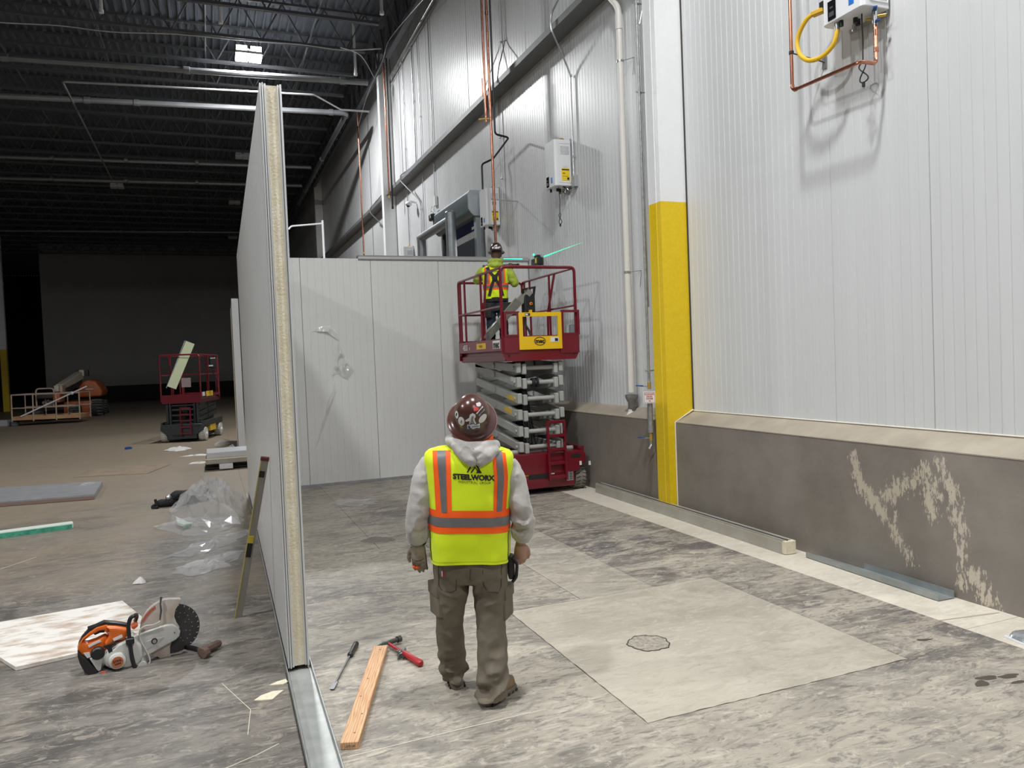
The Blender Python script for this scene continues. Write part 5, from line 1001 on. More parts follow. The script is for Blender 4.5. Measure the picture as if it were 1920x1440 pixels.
# engine body
spr('engine_body', [(405, 800), (440, 720), (520, 690), (580, 640), (660, 600), (760, 560), (860, 640), (880, 800), (820, 880), (700, 930), (480, 930), (420, 900)], -.10, .10, m_sw, bevel=.03, seg=3)
b0 = cp(570, 830); st_ = local('starter_cover', MB().lathe([(.056, 0), (.052, .018), (.040, .026), (.001, .028)], (b0[0], -.10, b0[1]), (0, -1, 0), 26), m_sw, saw)
bd = local('maker_badge', MB().cyl((b0[0], -.134, b0[1]), (b0[0], -.125, b0[1]), .036, n=24), mat('badge_orange', (.42, .12, .05), .6), st_)
cs = math.cos(R_(8)); sn_ = math.sin(R_(8))
def sw(x, y, z): return V((-.60+x*cs-y*sn_, 5.88+x*sn_+y*cs, z))
lettering('STIHL', sw(b0[0], -.1345, b0[1]+.007), (cs, sn_, .18), (-.15, 0, 1), .021, m_sk, bd, bold=.0006, off=.0006); local('badge_small_print', MB().bar((b0[0]-.018, -.1348, b0[1]-.014), (b0[0]+.020, -.1348, b0[1]-.008), .001, .006), m_sk, bd, smooth=False)
# orange rear handle and tank
spr('rear_handle', [(100, 735), (115, 670), (160, 600), (240, 530), (330, 470), (440, 440), (480, 450), (490, 520), (440, 540), (420, 500), (360, 510), (250, 570), (185, 620), (175, 650), (215, 665), (330, 625), (440, 570), (470, 640), (450, 720), (420, 780), (300, 830), (230, 830), (150, 790)], -.045, .045, m_so, bevel=.010, seg=2)
spr('top_cover', [(440, 445), (560, 450), (690, 470), (690, 560), (640, 600), (540, 610), (440, 700), (420, 640), (470, 570), (478, 500)], -.085, .085, m_so, bevel=.016, seg=3)
spr('handle_spine', [(110, 680), (150, 600), (220, 520), (220, 490), (310, 460), (420, 410), (560, 420), (690, 440), (690, 470), (560, 455), (440, 445), (330, 475), (240, 535), (165, 605), (125, 670)], -.03, .03, m_sk, bevel=.004)
spr('trigger', [(290, 560), (330, 520), (400, 508), (430, 540), (370, 545), (310, 572)], -.02, .02, m_sk, bevel=.004)
spr('white_label', [(515, 580), (625, 528), (635, 560), (530, 608)], -.088, -.084, m_decalw, bevel=0); spr('warning_label', [(170, 770), (240, 760), (260, 815), (215, 830)], -.049, -.044, m_decalw, bevel=0)
spr('maker_letters', [(225, 680), (300, 640), (375, 610), (380, 635), (310, 665), (235, 705)], -.049, -.044, m_decalw, bevel=0)
b0 = cp(340, 762); local('fuel_cap', MB().lathe([(.042, 0), (.042, .03), (.034, .04), (.001, .042)], (b0[0], -.045, b0[1]), (0, -1, 0), 18), m_sk, saw)
spr('choke_lever', [(405, 660), (470, 640), (560, 615), (555, 635), (500, 660), (515, 720), (470, 745), (450, 690), (410, 680)], -.10, -.09, m_sk, bevel=.003)
spr('tank', [(240, 830), (410, 790), (400, 840), (380, 960), (350, 985), (320, 950)], -.07, .07, m_sw, bevel=.015)
spr('rear_bumper', [(100, 735), (150, 790), (240, 870), (320, 950), (345, 1000), (330, 1030), (250, 1035), (180, 985), (125, 880), (100, 800)], -.075, .075, m_sk, bevel=.02, seg=3)
spr('skid_frame', [(340, 985), (440, 960), (600, 925), (740, 885), (830, 890), (860, 920), (800, 985), (700, 990), (560, 990), (430, 1025), (350, 1030)], -.085, .085, mat('saw_grey', (.12, .12, .118), .55), bevel=.012)
spr('red_plug', [(375, 965), (445, 965), (445, 1020), (372, 1025)], -.098, -.08, mat('red_plug', (.55, .09, .05), .5), bevel=.004)
b0 = cp(905, 855); local('guide_roller', MB().cyl((b0[0]-.02, -.10, b0[1]-.02), (b0[0]-.02, .09, b0[1]-.02), .030, n=16), m_sw, saw)
# front handle bar: black tube loop over the body
P = [cp(830, 975), cp(790, 940), cp(745, 800), cp(720, 640), cp(705, 500), cp(700, 400), cp(725, 320), cp(765, 295)]
pts = [(x, -.118, z) for x, z in P]+[(cp(800, 310)[0], -.06, cp(800, 310)[1]), (cp(805, 380)[0], .0, cp(805, 380)[1]-.0), (cp(800, 430)[0], .06, cp(800, 430)[1])]
local('front_handle', MB().tube(curve_pts(pts, 5), .0135, 10), m_sk, saw)
a = cp(710, 590); local('handle_clamp', MB().box((a[0]-.022, -.135, a[1]-.02), (a[0]+.03, -.095, a[1]+.02)), m_sk, saw, bevel=.005)
# guard adjusting lever and hose
P = [cp(1095, 95), cp(1085, 180), cp(1095, 260), cp(1080, 370)]; local('guard_lever', MB().tube([(x, -.055, z) for x, z in P], .006, 8, rs=[.0085, .005, .007, .005]), mat('lever_steel', (.16, .16, .17), .4, .7), saw)
P = [cp(1080, 375), cp(1000, 415), cp(900, 430), cp(840, 480), cp(840, 580), cp(900, 700), cp(950, 800), cp(950, 870), cp(880, 900), cp(800, 880)]; local('water_hose', MB().tube(curve_pts([(x, -.088, z) for x, z in P], 5), .0055, 8), mat('hose_white', (.55, .54, .50), .4), saw)
P = [cp(740, 470), cp(800, 440), cp(820, 420), cp(815, 460), cp(760, 490)]; spr('red_cap', [(735, 470), (815, 420), (825, 450), (770, 495)], -.05, .05, mat('cap_red', (.55, .12, .05), .4))
# sledge behind the saw
t = thing('sledge_hammer', 'rusty-headed club hammer lying behind the saw blade', 'hammer', PG(390, 1222))
a = PG(345, 1212, .03); b_ = PG(382, 1220, .035); c = PG(412, 1205, .035); m_rust = mat('rusty_steel', (.14, .095, .075), .7, .3, col2=(.22, .14, .11), vs=30)
MB().cyl(a, b_, .018).build('handle', m_sk, t); d = (c-b_).normalized(); MB().tube([b_-d*.03, b_+d*.012, b_+d*.03, c-d*.02, c], .03, 8, rs=[.032, .036, .030, .030, .022]).build('head', m_rust, t); MB().cyl(PG(388, 1222, .036), PG(380, 1226, .036), .036, n=8).build('striking_face', m_rust, t)
# level leaning on the partition
lv = thing('spirit_level', 'long grey spirit level leaning against the left partition face', 'spirit level', (.12, 6.55, 0))
p0 = PG(447, 1157); tp = PX(495, 863, .36); tp = V((.365, tp.y, tp.z)); d = (tp-p0)
MB().bar(p0, tp, .058, .026, (0, 1, 0)).build('beam', mat('level_alu', (.33, .31, .265), .45, .3), lv, bevel=.002)
dn = d.normalized(); MB().bar(p0-V((.026, .012, 0)), tp-V((.026, .012, 0)), .006, .006, (0, 1, 0)).build('edge_stripe', mat('level_yellow', (.60, .48, .04), .5), lv); MB().bar(tp, tp+dn*.025, .062, .03, (0, 1, 0)).build('end_cap', mat('cap_darkred', (.12, .02, .015), .5), lv)
for f, l, m in ((.49, .06, MATS['level_yellow']), (.40, .12, m_under), (.9, .05, m_under)): MB().bar(p0+d*f-V((.004, .004, 0)), p0+d*f+dn*l-V((.004, .004, 0)), .04, .030, (0, 1, 0)).build('vial_window', m, lv)
# ------------------------------------------------------------------ clear plastic film heaps
def film(name, lab, outline, h, seed, m=m_film, res=26, folds=9.0, cat='plastic film', flat=0.0):
    """crumpled sheet: irregular grid over an outline, folded with ridged noise"""
    t = thing(name, lab, cat, (sum(p[0] for p in outline)/len(outline), sum(p[1] for p in outline)/len(outline), 0))
    cx_, cy_ = t.location.x, t.location.y; n = len(outline); mb = MB(); rings = max(5, res//4); off = V((seed*7.3, seed*3.1, seed))
    for j in range(rings+1):
        f = j/rings
        for i in range(res):
            u = i/res*n; a = V(outline[int(u) % n]); b_ = V(outline[(int(u)+1) % n]); p = a.lerp(b_, u-int(u)); x = cx_+(p.x-cx_)*f; y = cy_+(p.y-cy_)*f
            q = V((x*folds, y*folds, 0))*.45+off; rd = 1-abs(noise.noise(q))*2.2; rd2 = 1-abs(noise.noise(q*2.3+off))*2; z = max(.004, h*(1-f**2.2)*(.45+.55*max(0, rd))+h*.20*max(0, rd2)*(1-.6*f)+min(.03, h*.25)*noise.noise(q*7))
            mb.v.append((x+.07*noise.noise(q*1.7+V((5, 0, 0))), y+.10*noise.noise(q*1.7+V((0, 9, 0))), z))
    for j in range(rings):
        for i in range(res): mb.f.append((j*res+i, j*res+(i+1) % res, (j+1)*res+(i+1) % res, (j+1)*res+i)); mb.m.append(0)
    mb.build('film', m, t, smooth=False); return t
m_filmt = mat('film_milky', (.78, .78, .78), .09, alpha=.30, spec=1.0)
film('plastic_film', 'big crumpled heap of clear plastic film against the partition', [(-.62, 11.1), (-.1, 10.4), (.28, 10.4), (.38, 11.2), (.42, 12.4), (.2, 13.0), (-.35, 13.0), (-.6, 12.2)], .44, 1, m_filmt, res=40)
film('plastic_film', 'flat clear plastic film trailing in front of the big heap', [(-.78, 10.9), (-.3, 10.0), (.15, 10.2), (.30, 10.9), (-.1, 11.1), (-.55, 11.05)], .10, 2, m_filmt, res=36)
film('plastic_film', 'strip of clear plastic film crossing the floor below the heap', [(-.52, 9.1), (-.3, 8.9), (.15, 9.4), (.38, 9.9), (.36, 10.1), (.0, 9.75), (-.3, 9.35)], .07, 3, m_filmt, res=36)
film('plastic_film', 'curled strip of clear plastic film nearest the leaning level', [(-.45, 8.25), (-.2, 8.05), (.1, 8.3), (.28, 8.9), (.2, 9.0), (.0, 8.6), (-.25, 8.42), (-.42, 8.5)], .07, 4, m_filmt, res=36)
film('plastic_film', 'thin shreds of film on the floor at the foot of the back partition', [(1.50, 11.3), (1.8, 10.9), (2.15, 10.95), (2.25, 11.4), (1.9, 11.3), (1.7, 11.55)], .05, 5, m_filmt, res=36)
m_litter = mat('white_litter', (.62, .61, .58), .6)
film('plastic_litter', 'white crumpled wrapper left of the far lift wheel', [(-1.2, 21.7), (-.9, 21.2), (-.6, 21.4), (-.5, 21.8), (-.8, 22.2), (-1.1, 22.1)], .07, 6, m_litter, res=24)
film('plastic_litter', 'white strip of wrapper in front of the far lift', [(-.75, 19.8), (-.2, 19.6), (.0, 19.75), (-.2, 19.95), (-.6, 19.95)], .03, 7, m_litter, res=20)
film('plastic_litter', 'small white scrap right of the wrapper strip', [(-.05, 20.3), (.12, 20.2), (.15, 20.4), (.0, 20.5)], .05, 8, m_litter, res=16)
film('plastic_litter', 'white scrap just left of the stacked panels', [(-.5, 18.0), (-.2, 17.9), (-.1, 18.2), (-.4, 18.35)], .04, 9, m_litter, res=18)
film('plastic_litter', 'clear film lump by the far end of the partition', [(.1, 17.9), (.55, 17.7), (.75, 18.6), (.3, 19.4), (.1, 18.8)], .30, 10, m_filmt, res=26)
film('plastic_litter', 'pale film scrap beside the far lift rear wheel', [(.0, 22.0), (.4, 21.8), (.55, 23.0), (.25, 23.4)], .12, 12, m_filmt, res=22)
p = PG(262, 1093); film('plastic_litter', 'tiny crumpled clear scrap on the open floor above the saw', [(p.x-.05, p.y-.05), (p.x+.06, p.y-.04), (p.x+.05, p.y+.06), (p.x-.04, p.y+.05)], .05, 13, m_litter, res=14)
p = PG(241, 842); t = thing('blue_lid', 'tiny blue lid on the floor left of the far lift', 'lid', p); MB().cyl(p, p+V((0, 0, .05)), .09, n=14).build('disc', mat('lid_blue', (.02, .08, .30), .5), t); MB().cyl(p+V((0, 0, .05)), p+V((0, 0, .06)), .06, n=12).build('rim', MATS['lid_blue'], t)
# black harness bag
m_bag = mat('black_cloth', (.008, .008, .009), .85)
t = thing('black_bag', 'black tool bag and straps lying beside the plastic film', 'bag', (-.6, 12.7, 0))
parts = [MB().ball((-.46, 12.75, .08), (.24, .22, .12), 14), MB().ball((-.68, 12.6, .05), (.18, .14, .07), 12), MB().ball((-.24, 12.95, .10), (.18, .2, .10), 12)]
r_ = remesh(parts, .025, 2); r_.v = [(x+.02*noise.noise(V((x, y, z))*9), y, max(.003, z+.02*noise.noise(V((x, y, z))*8))) for x, y, z in r_.v]; r_.build('body', m_bag, t)
for P in ([(-.75, 12.55, .03), (-.84, 12.5, .05), (-.88, 12.48, .02), (-.80, 12.42, .015)], [(-.3, 12.8, .17), (-.15, 13.0, .22), (.02, 13.1, .24)], [(-.6, 12.55, .1), (-.5, 12.45, .17), (-.35, 12.5, .16)], [(-.82, 12.5, .03), (-.84, 12.52, .13)]): MB().tube(curve_pts(P, 5), .022, 6).build('strap', m_bag, t)
MB().ball((-.66, 12.55, .13), .045, 10).build('buckle', m_steel, t)
t = thing('green_offcut', 'small triangular green-edged foam offcut in front of the plastic heap', 'foam offcut', (-.35, 10.7, 0)); P = [PG(330, 972, .03), PG(358, 985, .03), PG(345, 988, .03), PG(333, 984, .03)]; n = 4
m_gr = mat('green_tape', (.10, .40, .28), .45); m_gw = mat('green_white', (.62, .70, .62), .6)
MB().add([p for p in P]+[p+V((0, 0, .03)) for p in P], [(3, 2, 1, 0), (4, 5, 6, 7), (0, 1, 5, 4), (1, 2, 6, 5), (2, 3, 7, 6), (3, 0, 4, 7)]).build('block', m_gw, t); MB().bar(P[2]+V((0, -.005, 0)), P[1]+V((0, -.005, 0)), .02, .03).build('edge', m_gr, t)
gs = thing('green_strip', 'long foam strip with green film edge on the left floor', 'foam strip', (-2.3, 11.5, 0)); a, b_ = PG(-6, 1010), PG(136, 991); MB().bar(a+V((0, .07, .04)), b_+V((0, .07, .04)), .15, .075).build('core', m_gw, gs, bevel=.008); MB().bar(a+V((.0, -.008, .03)), b_+V((0, -.008, .03)), .006, .06).build('green_film', mat('green_film', (.06, .33, .22), .3, var=.3, vs=14), gs)
pk = thing('wrapped_plank', 'long grey film-wrapped panel lying on the left floor', 'panel', (-2.7, 15, 0)); P = [PG(-40, 953), PG(178, 936), PG(193, 911), PG(-40, 926)]
MB().add(P+[p+V((0, 0, .09)) for p in P], [(3, 2, 1, 0), (4, 5, 6, 7), (0, 1, 5, 4), (1, 2, 6, 5), (2, 3, 7, 6), (3, 0, 4, 7)]).build('panel', mat('grey_panel_top', (.30, .30, .31), .45, .2, var=.1, vs=4), pk, bevel=.008); MB().bar(P[0]+V((0, -.01, .03)), P[1]+V((0, -.01, .03)), .012, .05).build('rusty_edge', mat('plank_edge', (.22, .15, .12), .6), pk)
film('plastic_litter', 'clump of clear film on top of the grey wrapped panel', [(-2.4, 15.2), (-2.0, 15.1), (-1.9, 15.5), (-2.2, 15.6)], .12, 14, m_filmt, res=20)
st2 = thing('panel_stack', 'short stack of insulated panels on blocks by the partition', 'panels', (.3, 16.9, 0))
for k, (z0, z1, m) in enumerate(((.02, .045, m_under), (.12, .235, m_foil), (.24, .36, m_skin))): MB().box((-.17+.02*k, 16.6, z0), (1.0, 17.5, z1)).build('panel', m, st2, bevel=.01)
MB().box((-.16, 16.59, .21), (1.0, 16.60, .245)).build('seam', m_foam, st2); MB().box((.1, 16.45, .02), (.36, 17.2, .12)).build('block', m_white, st2, bevel=.01)
# torn film stuck on the back partition
def wallfilm(name, lab, pts, seed, dep):
    t = thing(name, lab, 'plastic film', PY(*pts[0], 13.06)); c = V((sum(p[0] for p in pts)/len(pts), sum(p[1] for p in pts)/len(pts), 0)); n = len(pts); mb = MB(); rings, res = 9, 40
    for j in range(rings+1):
        for i in range(res):
            u = i/res*n; a = V((*pts[int(u) % n], 0)); b_ = V((*pts[(int(u)+1) % n], 0)); p = c.lerp(a.lerp(b_, u-int(u)), j/rings); w_ = PY(p.x, p.y, 13.06); q = V((w_.x*8, w_.z*5, seed)); w_.y = 13.072-dep*max(0, (1-abs(noise.noise(q))*2.2))*(1.15-j/rings)-.004; mb.v.append(tuple(w_))
    for j in range(rings):
        for i in range(res): mb.f.append((j*res+i, j*res+(i+1) % res, (j+1)*res+(i+1) % res, (j+1)*res+i)); mb.m.append(0)
    mb.build('film', mat('film_stuck', (.78, .78, .78), .14, alpha=.5, spec=1.0), t, ang=25)
wallfilm('torn_film', 'torn bunch of clear film hanging from the back partition', [(634, 640), (640, 650), (648, 668), (664, 695), (652, 711), (640, 705), (634, 700), (622, 705), (628, 680), (632, 655)], 3, .10)
wallfilm('torn_film', 'white sliver of film stuck above the hanging bunch', [(584, 621), (600, 612), (618, 611), (632, 622), (637, 640), (624, 632), (612, 618), (596, 620)], 5, .05)
wallfilm('torn_film', 'long thin tear of film running down the back partition', [(629, 712), (630, 735), (618, 770), (600, 820), (592, 842), (604, 795), (618, 745), (626, 722)], 7, .03)
# ================================================================== PEOPLE
from mathutils.bvhtree import BVHTree
m_skin_p = mat('skin', (.36, .20, .14), .55, var=.08, vs=30); m_skin_d = mat('skin_deep', (.12, .065, .045), .55)
m_hood = mat('heather_grey_fleece', (.45, .43, .405), .95, var=.10, vs=18, bump=.25, bs=220, sheen=.2)
m_pant = mat('khaki_canvas', (.155, .130, .095), .85, var=.14, vs=7, bump=.2, bs=260)
m_vest = mat('hi_vis_yellow', (.70, .87, .004), .75, bump=.12, bs=420, sheen=.1); m_vor = mat('hi_vis_orange', (1.0, .115, .004), .7); m_vgr = mat('reflective_grey', (.15, .147, .150), .45, var=.08, vs=20)
m_boot = mat('boot_leather', (.235, .155, .085), .75, var=.18, vs=12); m_sole = mat('boot_sole', (.17, .15, .125), .8, var=.15, vs=15); m_thread = mat('seam_thread', (.06, .05, .035), .9)
m_hat = mat('brown_hard_hat', (.075, .028, .022), .24, var=.12, vs=10, coat=.12); m_hatin = mat('hat_underside', (.20, .055, .04), .4)
m_ink = mat('black_ink', (.008, .008, .008), .6)
def limb(pts, rs, n=14, sub=5):
    P = curve_pts(pts, sub); k = len(P)-1; Rr = []
    for i in range(len(P)):
        t = i/k*(len(rs)-1); a = min(int(t), len(rs)-2); Rr.append(lerp(rs[a], rs[a+1], t-a))
    return MB().tube(P, .1, n, rs=Rr)
def ell_loft(rows, n=28, e=.85):            # rows: (z, a, b, cx, cy)
    rings = []
    for z, a, b_, cx_, cy_ in rows:
        rings.append([V((cx_+a*math.copysign(abs(math.cos(t))**e, math.cos(t)), cy_+b_*math.copysign(abs(math.sin(t))**e, math.sin(t)), z)) for t in [2*math.pi*i/n for i in range(n)]])
    return MB().loft(rings)
def fold(mb, amp, sc, seed=0.0, zf=None):   # cloth folds: push along noise gradient-ish directions
    out = []
    for x, y, z in mb.v:
        q = V((x*sc[0]+seed, y*sc[1], z*sc[2])); k = amp*(zf(z) if zf else 1)
        rd = (abs(noise.noise(q))-.25)*2; rd2 = noise.noise(q*2.1+V((7, 3, 1)))
        out.append((x+k*(rd*.6+rd2*.4)*(1 if x > 0 else -1)*.6, y+k*(rd*.8+rd2*.4), z+k*.25*rd2))
    mb.v = out; return mb
def hand_parts(W, side, s_=1.0, curl=.6, dirv=(0, 0, -1), fwd=(0, 1, 0)):
    """palm and five fingers; side=+1 puts the thumb towards +x of the hand frame"""
    d = V(dirv).normalized(); f = V(fwd); f = (f-d*f.dot(d)).normalized(); x = d.cross(f).normalized()*(-1)
    x = x*side; W = V(W); out = []
    out.append(MB().tube([W-d*.03*s_, W, W+d*.035*s_, W+d*.075*s_, W+d*.095*s_], .03, 12, rs=[.028*s_, .030*s_, .037*s_, .037*s_, .026*s_]))
    for k in (-1, 0, 1): out.append(MB().tube([W+x*(.020*k*s_)+d*.02*s_, W+x*(.026*k*s_)+d*.09*s_], .017*s_, 10))
    fl = (.066, .080, .084, .074)
    for k in range(4):
        o = W+x*((-.033+.022*k)*s_)+d*(.085+.006*(1-abs(k-1.5)/1.5))*s_; l = fl[k]*s_; a1, a2, a3 = curl*.5, curl*1.1, curl*1.7
        p1 = o+(d*math.cos(a1)+f*math.sin(a1))*l*.45; p2 = p1+(d*math.cos(a2)+f*math.sin(a2))*l*.32; p3 = p2+(d*math.cos(a3)+f*math.sin(a3))*l*.26
        out.append(MB().tube([o-d*.02*s_, o, p1, p2, p3], .009, 8, rs=[.0095*s_, .0100*s_, .0094*s_, .0088*s_, .0066*s_]))
    o = W+x*.032*s_+d*.02*s_; q = [o, o+x*.022*s_+d*.03*s_+f*.006, o+x*.030*s_+d*.062*s_+f*.014, o+x*.026*s_+d*.088*s_+f*.022]
    out.append(MB().tube(q, .011, 8, rs=[.016*s_, .0125*s_, .011*s_, .008*s_]))
    return out
def head_parts(c, tilt):
    M_ = Matrix.Translation(V(c)) @ Matrix.Rotation(tilt, 4, 'X'); parts = []
    a = MB().ball((0, 0, .03), (.074, .095, .105), 18); b_ = MB().ball((0, .03, -.055), (.056, .062, .06), 14); nz = MB().tube([(0, .085, .03), (0, .105, .0), (0, .112, -.018), (0, .092, -.028)], .012, 8, rs=[.009, .011, .015, .010])
    br = MB().tube([(-.045, .078, .035), (0, .092, .04), (.045, .078, .035)], .012, 8); lip = MB().tube([(-.022, .082, -.052), (0, .092, -.050), (.022, .082, -.052)], .009, 8); ch_ = MB().ball((0, .078, -.088), (.026, .022, .02), 10)
    for p in (a, b_, nz, br, lip, ch_): parts.append(p.xf(M_))
    for sx in (-1, 1): parts.append(MB().ball((sx*.076, -.005, .0), (.012, .024, .034), 10).xf(M_))
    return parts, M_
def foot_boot(root, ank, ang, name='boot'):
    M_ = Matrix.Translation(V((ank[0], ank[1], 0))) @ Matrix.Rotation(ang, 4, 'Z')
    out = [(-.036, -.075), (-.040, -.02), (-.036, .05), (-.048, .12), (-.045, .175), (-.02, .21), (.012, .212), (.038, .185), (.046, .12), (.038, .05), (.040, -.02), (.034, -.075), (.015, -.092), (-.016, -.092)]
    b_ = local(name, MB().prism([(x*1.08, y*1.04) for x, y in out], (0, 0, 0), (1, 0, 0), (0, 1, 0), .032).xf(M_), m_sole, root, bevel=.005)
    up = remesh([MB().loft([[V((x*k*.97, (y-.0)*k2, z)) for x, y in out] for z, k, k2 in ((.028, 1.0, .99), (.055, 1.0, .98), (.085, .92, .93))]), MB().ball((0, .12, .06), (.046, .085, .045), 12), MB().tube([(0, -.02, .06), (0, -.02, .12), (0, -.025, .20)], .05, 14, rs=[.055, .056, .058])], .009, 2)
    local('boot_upper', up.xf(M_), m_boot, b_)
    mb = MB()
    for k in range(7): t = -.07+.04*k; mb.box((-.05, t, 0), (-.042, t+.018, .014)); mb.box((.042, t, 0), (.05, t+.018, .014))
    local('sole_lug', mb.xf(M_), m_thread, b_, smooth=False); return b_
class Surf:
    def __init__(s, mb): s.b = BVHTree.FromPolygons([V(v) for v in mb.v], mb.f)
    def back(s, x, z, off=.003, y=-1.0, dy=1):
        h = s.b.ray_cast(V((x, y, z)), V((0, dy, 0)))
        if h[0] is None: h = (V((x, 0, z)), V((0, -dy, 0)))
        return h[0]+V((0, -dy*off, 0))
    def near(s, p, off=.003):
        h = s.b.find_nearest(V(p)); return h[0]+h[1]*off
def patch(sf, e0, e1, zs_, m, name, parent, off=.003, nx=6, front=False):
    mb = MB(); k = len(zs_)
    for i, z in enumerate(zs_):
        for j in range(nx+1): x = lerp(e0(z), e1(z), j/nx); mb.v.append(tuple(sf.back(x, z, off, 1.0 if front else -1.0, -1 if front else 1)))
    for i in range(k-1):
        for j in range(nx): a = i*(nx+1)+j; mb.f.append((a, a+1, a+nx+2, a+nx+1)); mb.m.append(0)
    return local(name, mb, m, parent)
# ------------------------------------------------------------------ the man standing with his back to us
PO = V((1.38, 4.27, 0)); PRZ = math.atan2(-.3102, .9507)
man = thing('person', 'person in white-grey hoodie, yellow-orange safety vest and brown hard hat, back to viewer, looking up', 'person', PO, PRZ)
def sh(p): return (p[0], p[1], p[2]-.06*p[0]*min(1, max(0, (p[2]-.5)/.5)))
hp, HM = head_parts((.045, .012, 1.640), R_(42))
LW, RW = (-.303, .05, .925), (.305, .05, .895)
body_parts = hp+[limb([(.04, .0, 1.58), (.03, -.01, 1.5), (.02, -.01, 1.40)], [.06, .062, .09]), ell_loft([(.80, .16, .10, 0, .02), (.95, .17, .115, 0, .02), (1.1, .17, .115, .005, .02), (1.3, .19, .11, .01, .01), (1.42, .18, .085, .015, .0), (1.47, .10, .06, .02, 0)])]
body_parts += [limb([(-.20, 0, 1.40), (-.283, -.025, 1.15), (-.305, .0, 1.04), LW], [.042, .034, .030, .028]), limb([(.235, 0, 1.38), (.307, -.025, 1.13), (.322, .0, 1.02), RW], [.042, .034, .030, .028])]
body_parts += [limb([(-.105, .02, .86), (-.13, .08, .47), (-.125, .19, .08)], [.085, .06, .04]), limb([(.11, .01, .86), (.108, .0, .47), (.095, -.09, .08)], [.085, .06, .04]), MB().ball((0, .02, .86), (.17, .11, .1), 14)]
body_parts += hand_parts(RW, -1, 1.0, .75, (-.05, .12, -1), (-.25, 1, 0)) + hand_parts(LW, 1, .92, .5, (.0, .1, -1), (.2, 1, 0))
body = local('body', remesh(body_parts, .0085, 1, .5), m_skin_p, man)
for sx in (-1, 1): local('eye', MB().ball((sx*.031, .084, .018), .011, 8).xf(HM), m_decalw, body)
# trousers
lp_ = [ell_loft([(.70, .175, .118, .0, .03), (.76, .205, .148, .0, .022), (.84, .218, .158, 0, .02), (.95, .215, .155, 0, .02), (1.0, .20, .15, 0, .02)]),
       limb([(-.108, .02, .84), (-.122, .05, .62), (-.140, .085, .44), (-.138, .15, .24), (-.128, .190, .10), (-.124, .19, .035)], [.112, .106, .084, .085, .086, .086, .066]),
       limb([(.112, .015, .84), (.112, .01, .62), (.108, .0, .44), (.108, -.05, .24), (.100, -.085, .12), (.094, -.085, .035)], [.114, .108, .090, .090, .092, .094, .080])]
tr_ = remesh(lp_, .0095, 3)
tr_ = fold(tr_, .028, (7, 7, 11), 2.0, lambda z: .55+.9*max(0, 1-abs(z-.66)/.16)*.5+1.3*max(0, 1-z/.30))
bunch = []
for x, y, z in tr_.v:                       # rings of bunched cloth above the boots
    k = max(0, 1-z/.30); a = math.atan2(y-(.17 if x < 0 else -.07), x-(-.125 if x < 0 else .10)); r = .017*k*math.sin(z*58+1.6*math.sin(a*2+(1 if x < 0 else 4)))
    bunch.append((x+r*math.cos(a), y+r*math.sin(a), max(.018, z)))
tr_.v = [sh(p) for p in bunch]
trs = local('trousers', tr_, m_pant, man); tsf = Surf(tr_)
def seam(pts, m=m_thread, r=.0022, name='seam', parent=None, off=.001): local(name, MB().tube([tsf.back(x, z, off) for x, z in pts], r, 5), m, parent or trs)
seam([(-.185, .86), (-.185, .80), (-.19, .70), (-.175, .672), (-.12, .655), (-.088, .67), (-.084, .74), (-.086, .86)]); seam([(.185, .84), (.18, .78), (.175, .68), (.155, .648), (.10, .66), (.072, .70), (.070, .78), (.072, .85)]); seam([(0, .87), (0, .80), (-.004, .74)])
pts = [(x_, z_) for x_, z_ in ((-.168, .800), (-.146, .792), (-.148, .752), (-.170, .762))]
mb = MB(); mb.add([tsf.back(x, z, .004) for x, z in pts], [(0, 1, 2, 3)]); lb = local('brand_tab', mb, mat('tab_red', (.30, .03, .03), .6), trs, smooth=False)
mb = MB(); mb.add([tsf.back(x, z, .005) for x, z in ((-.168, .796), (-.161, .793), (-.163, .756), (-.169, .760))], [(0, 1, 2, 3)]); local('tab_edge', mb, m_decalw, lb, smooth=False)
def cargo(cx_, cy_, z0, z1, sx, lean):
    w_, dpt = .075, .028; mb = MB(); mb.box((-dpt, -w_, z0), (dpt, w_, z1-.02)); M_ = Matrix.Translation(V((cx_, cy_, 0))) @ Matrix.Rotation(lean, 4, 'Z')
    po = local('cargo_pocket', mb.xf(M_), m_pant, trs, bevel=.016, seg=3); fl_ = MB().box((-dpt-.006, -w_-.004, z1-.075), (dpt+.008, w_+.004, z1)); local('pocket_flap', fl_.xf(M_), m_pant, po, bevel=.010, seg=2)
cargo(-.203, .06, .49, .69, -1, R_(22)); cargo(.198, .03, .46, .66, 1, R_(-22))
foot_boot(man, (-.122, .215), R_(10)); foot_boot(man, (.10, -.055), R_(-38))
# hoodie: sleeves, torso and hood
sl = [ell_loft([(.86, .19, .13, 0, .02), (1.1, .205, .14, .0, .02), (1.3, .225, .135, .01, .01), (1.41, .235, .11, .012, 0), (1.475, .13, .08, .02, 0), (1.51, .09, .075, .03, 0)]),
      limb([(-.19, 0, 1.425), (-.245, -.01, 1.33), (-.283, -.03, 1.17), (-.305, -.01, 1.06), (-.306, .035, .975), (-.304, .05, .945)], [.066, .074, .070, .070, .067, .048]),
      limb([(.235, 0, 1.395), (.277, -.01, 1.29), (.305, -.03, 1.14), (.325, -.01, 1.04), (.315, .035, .955), (.306, .05, .92)], [.066, .074, .070, .071, .067, .046])]
sl_ = remesh(sl, .010, 3); sl_ = fold(sl_, .023, (8, 8, 13), 5.0, lambda z: .5+.9*max(0, 1-abs(z-1.03)/.12)); hd_ = local('hoodie', sl_, m_hood, man)
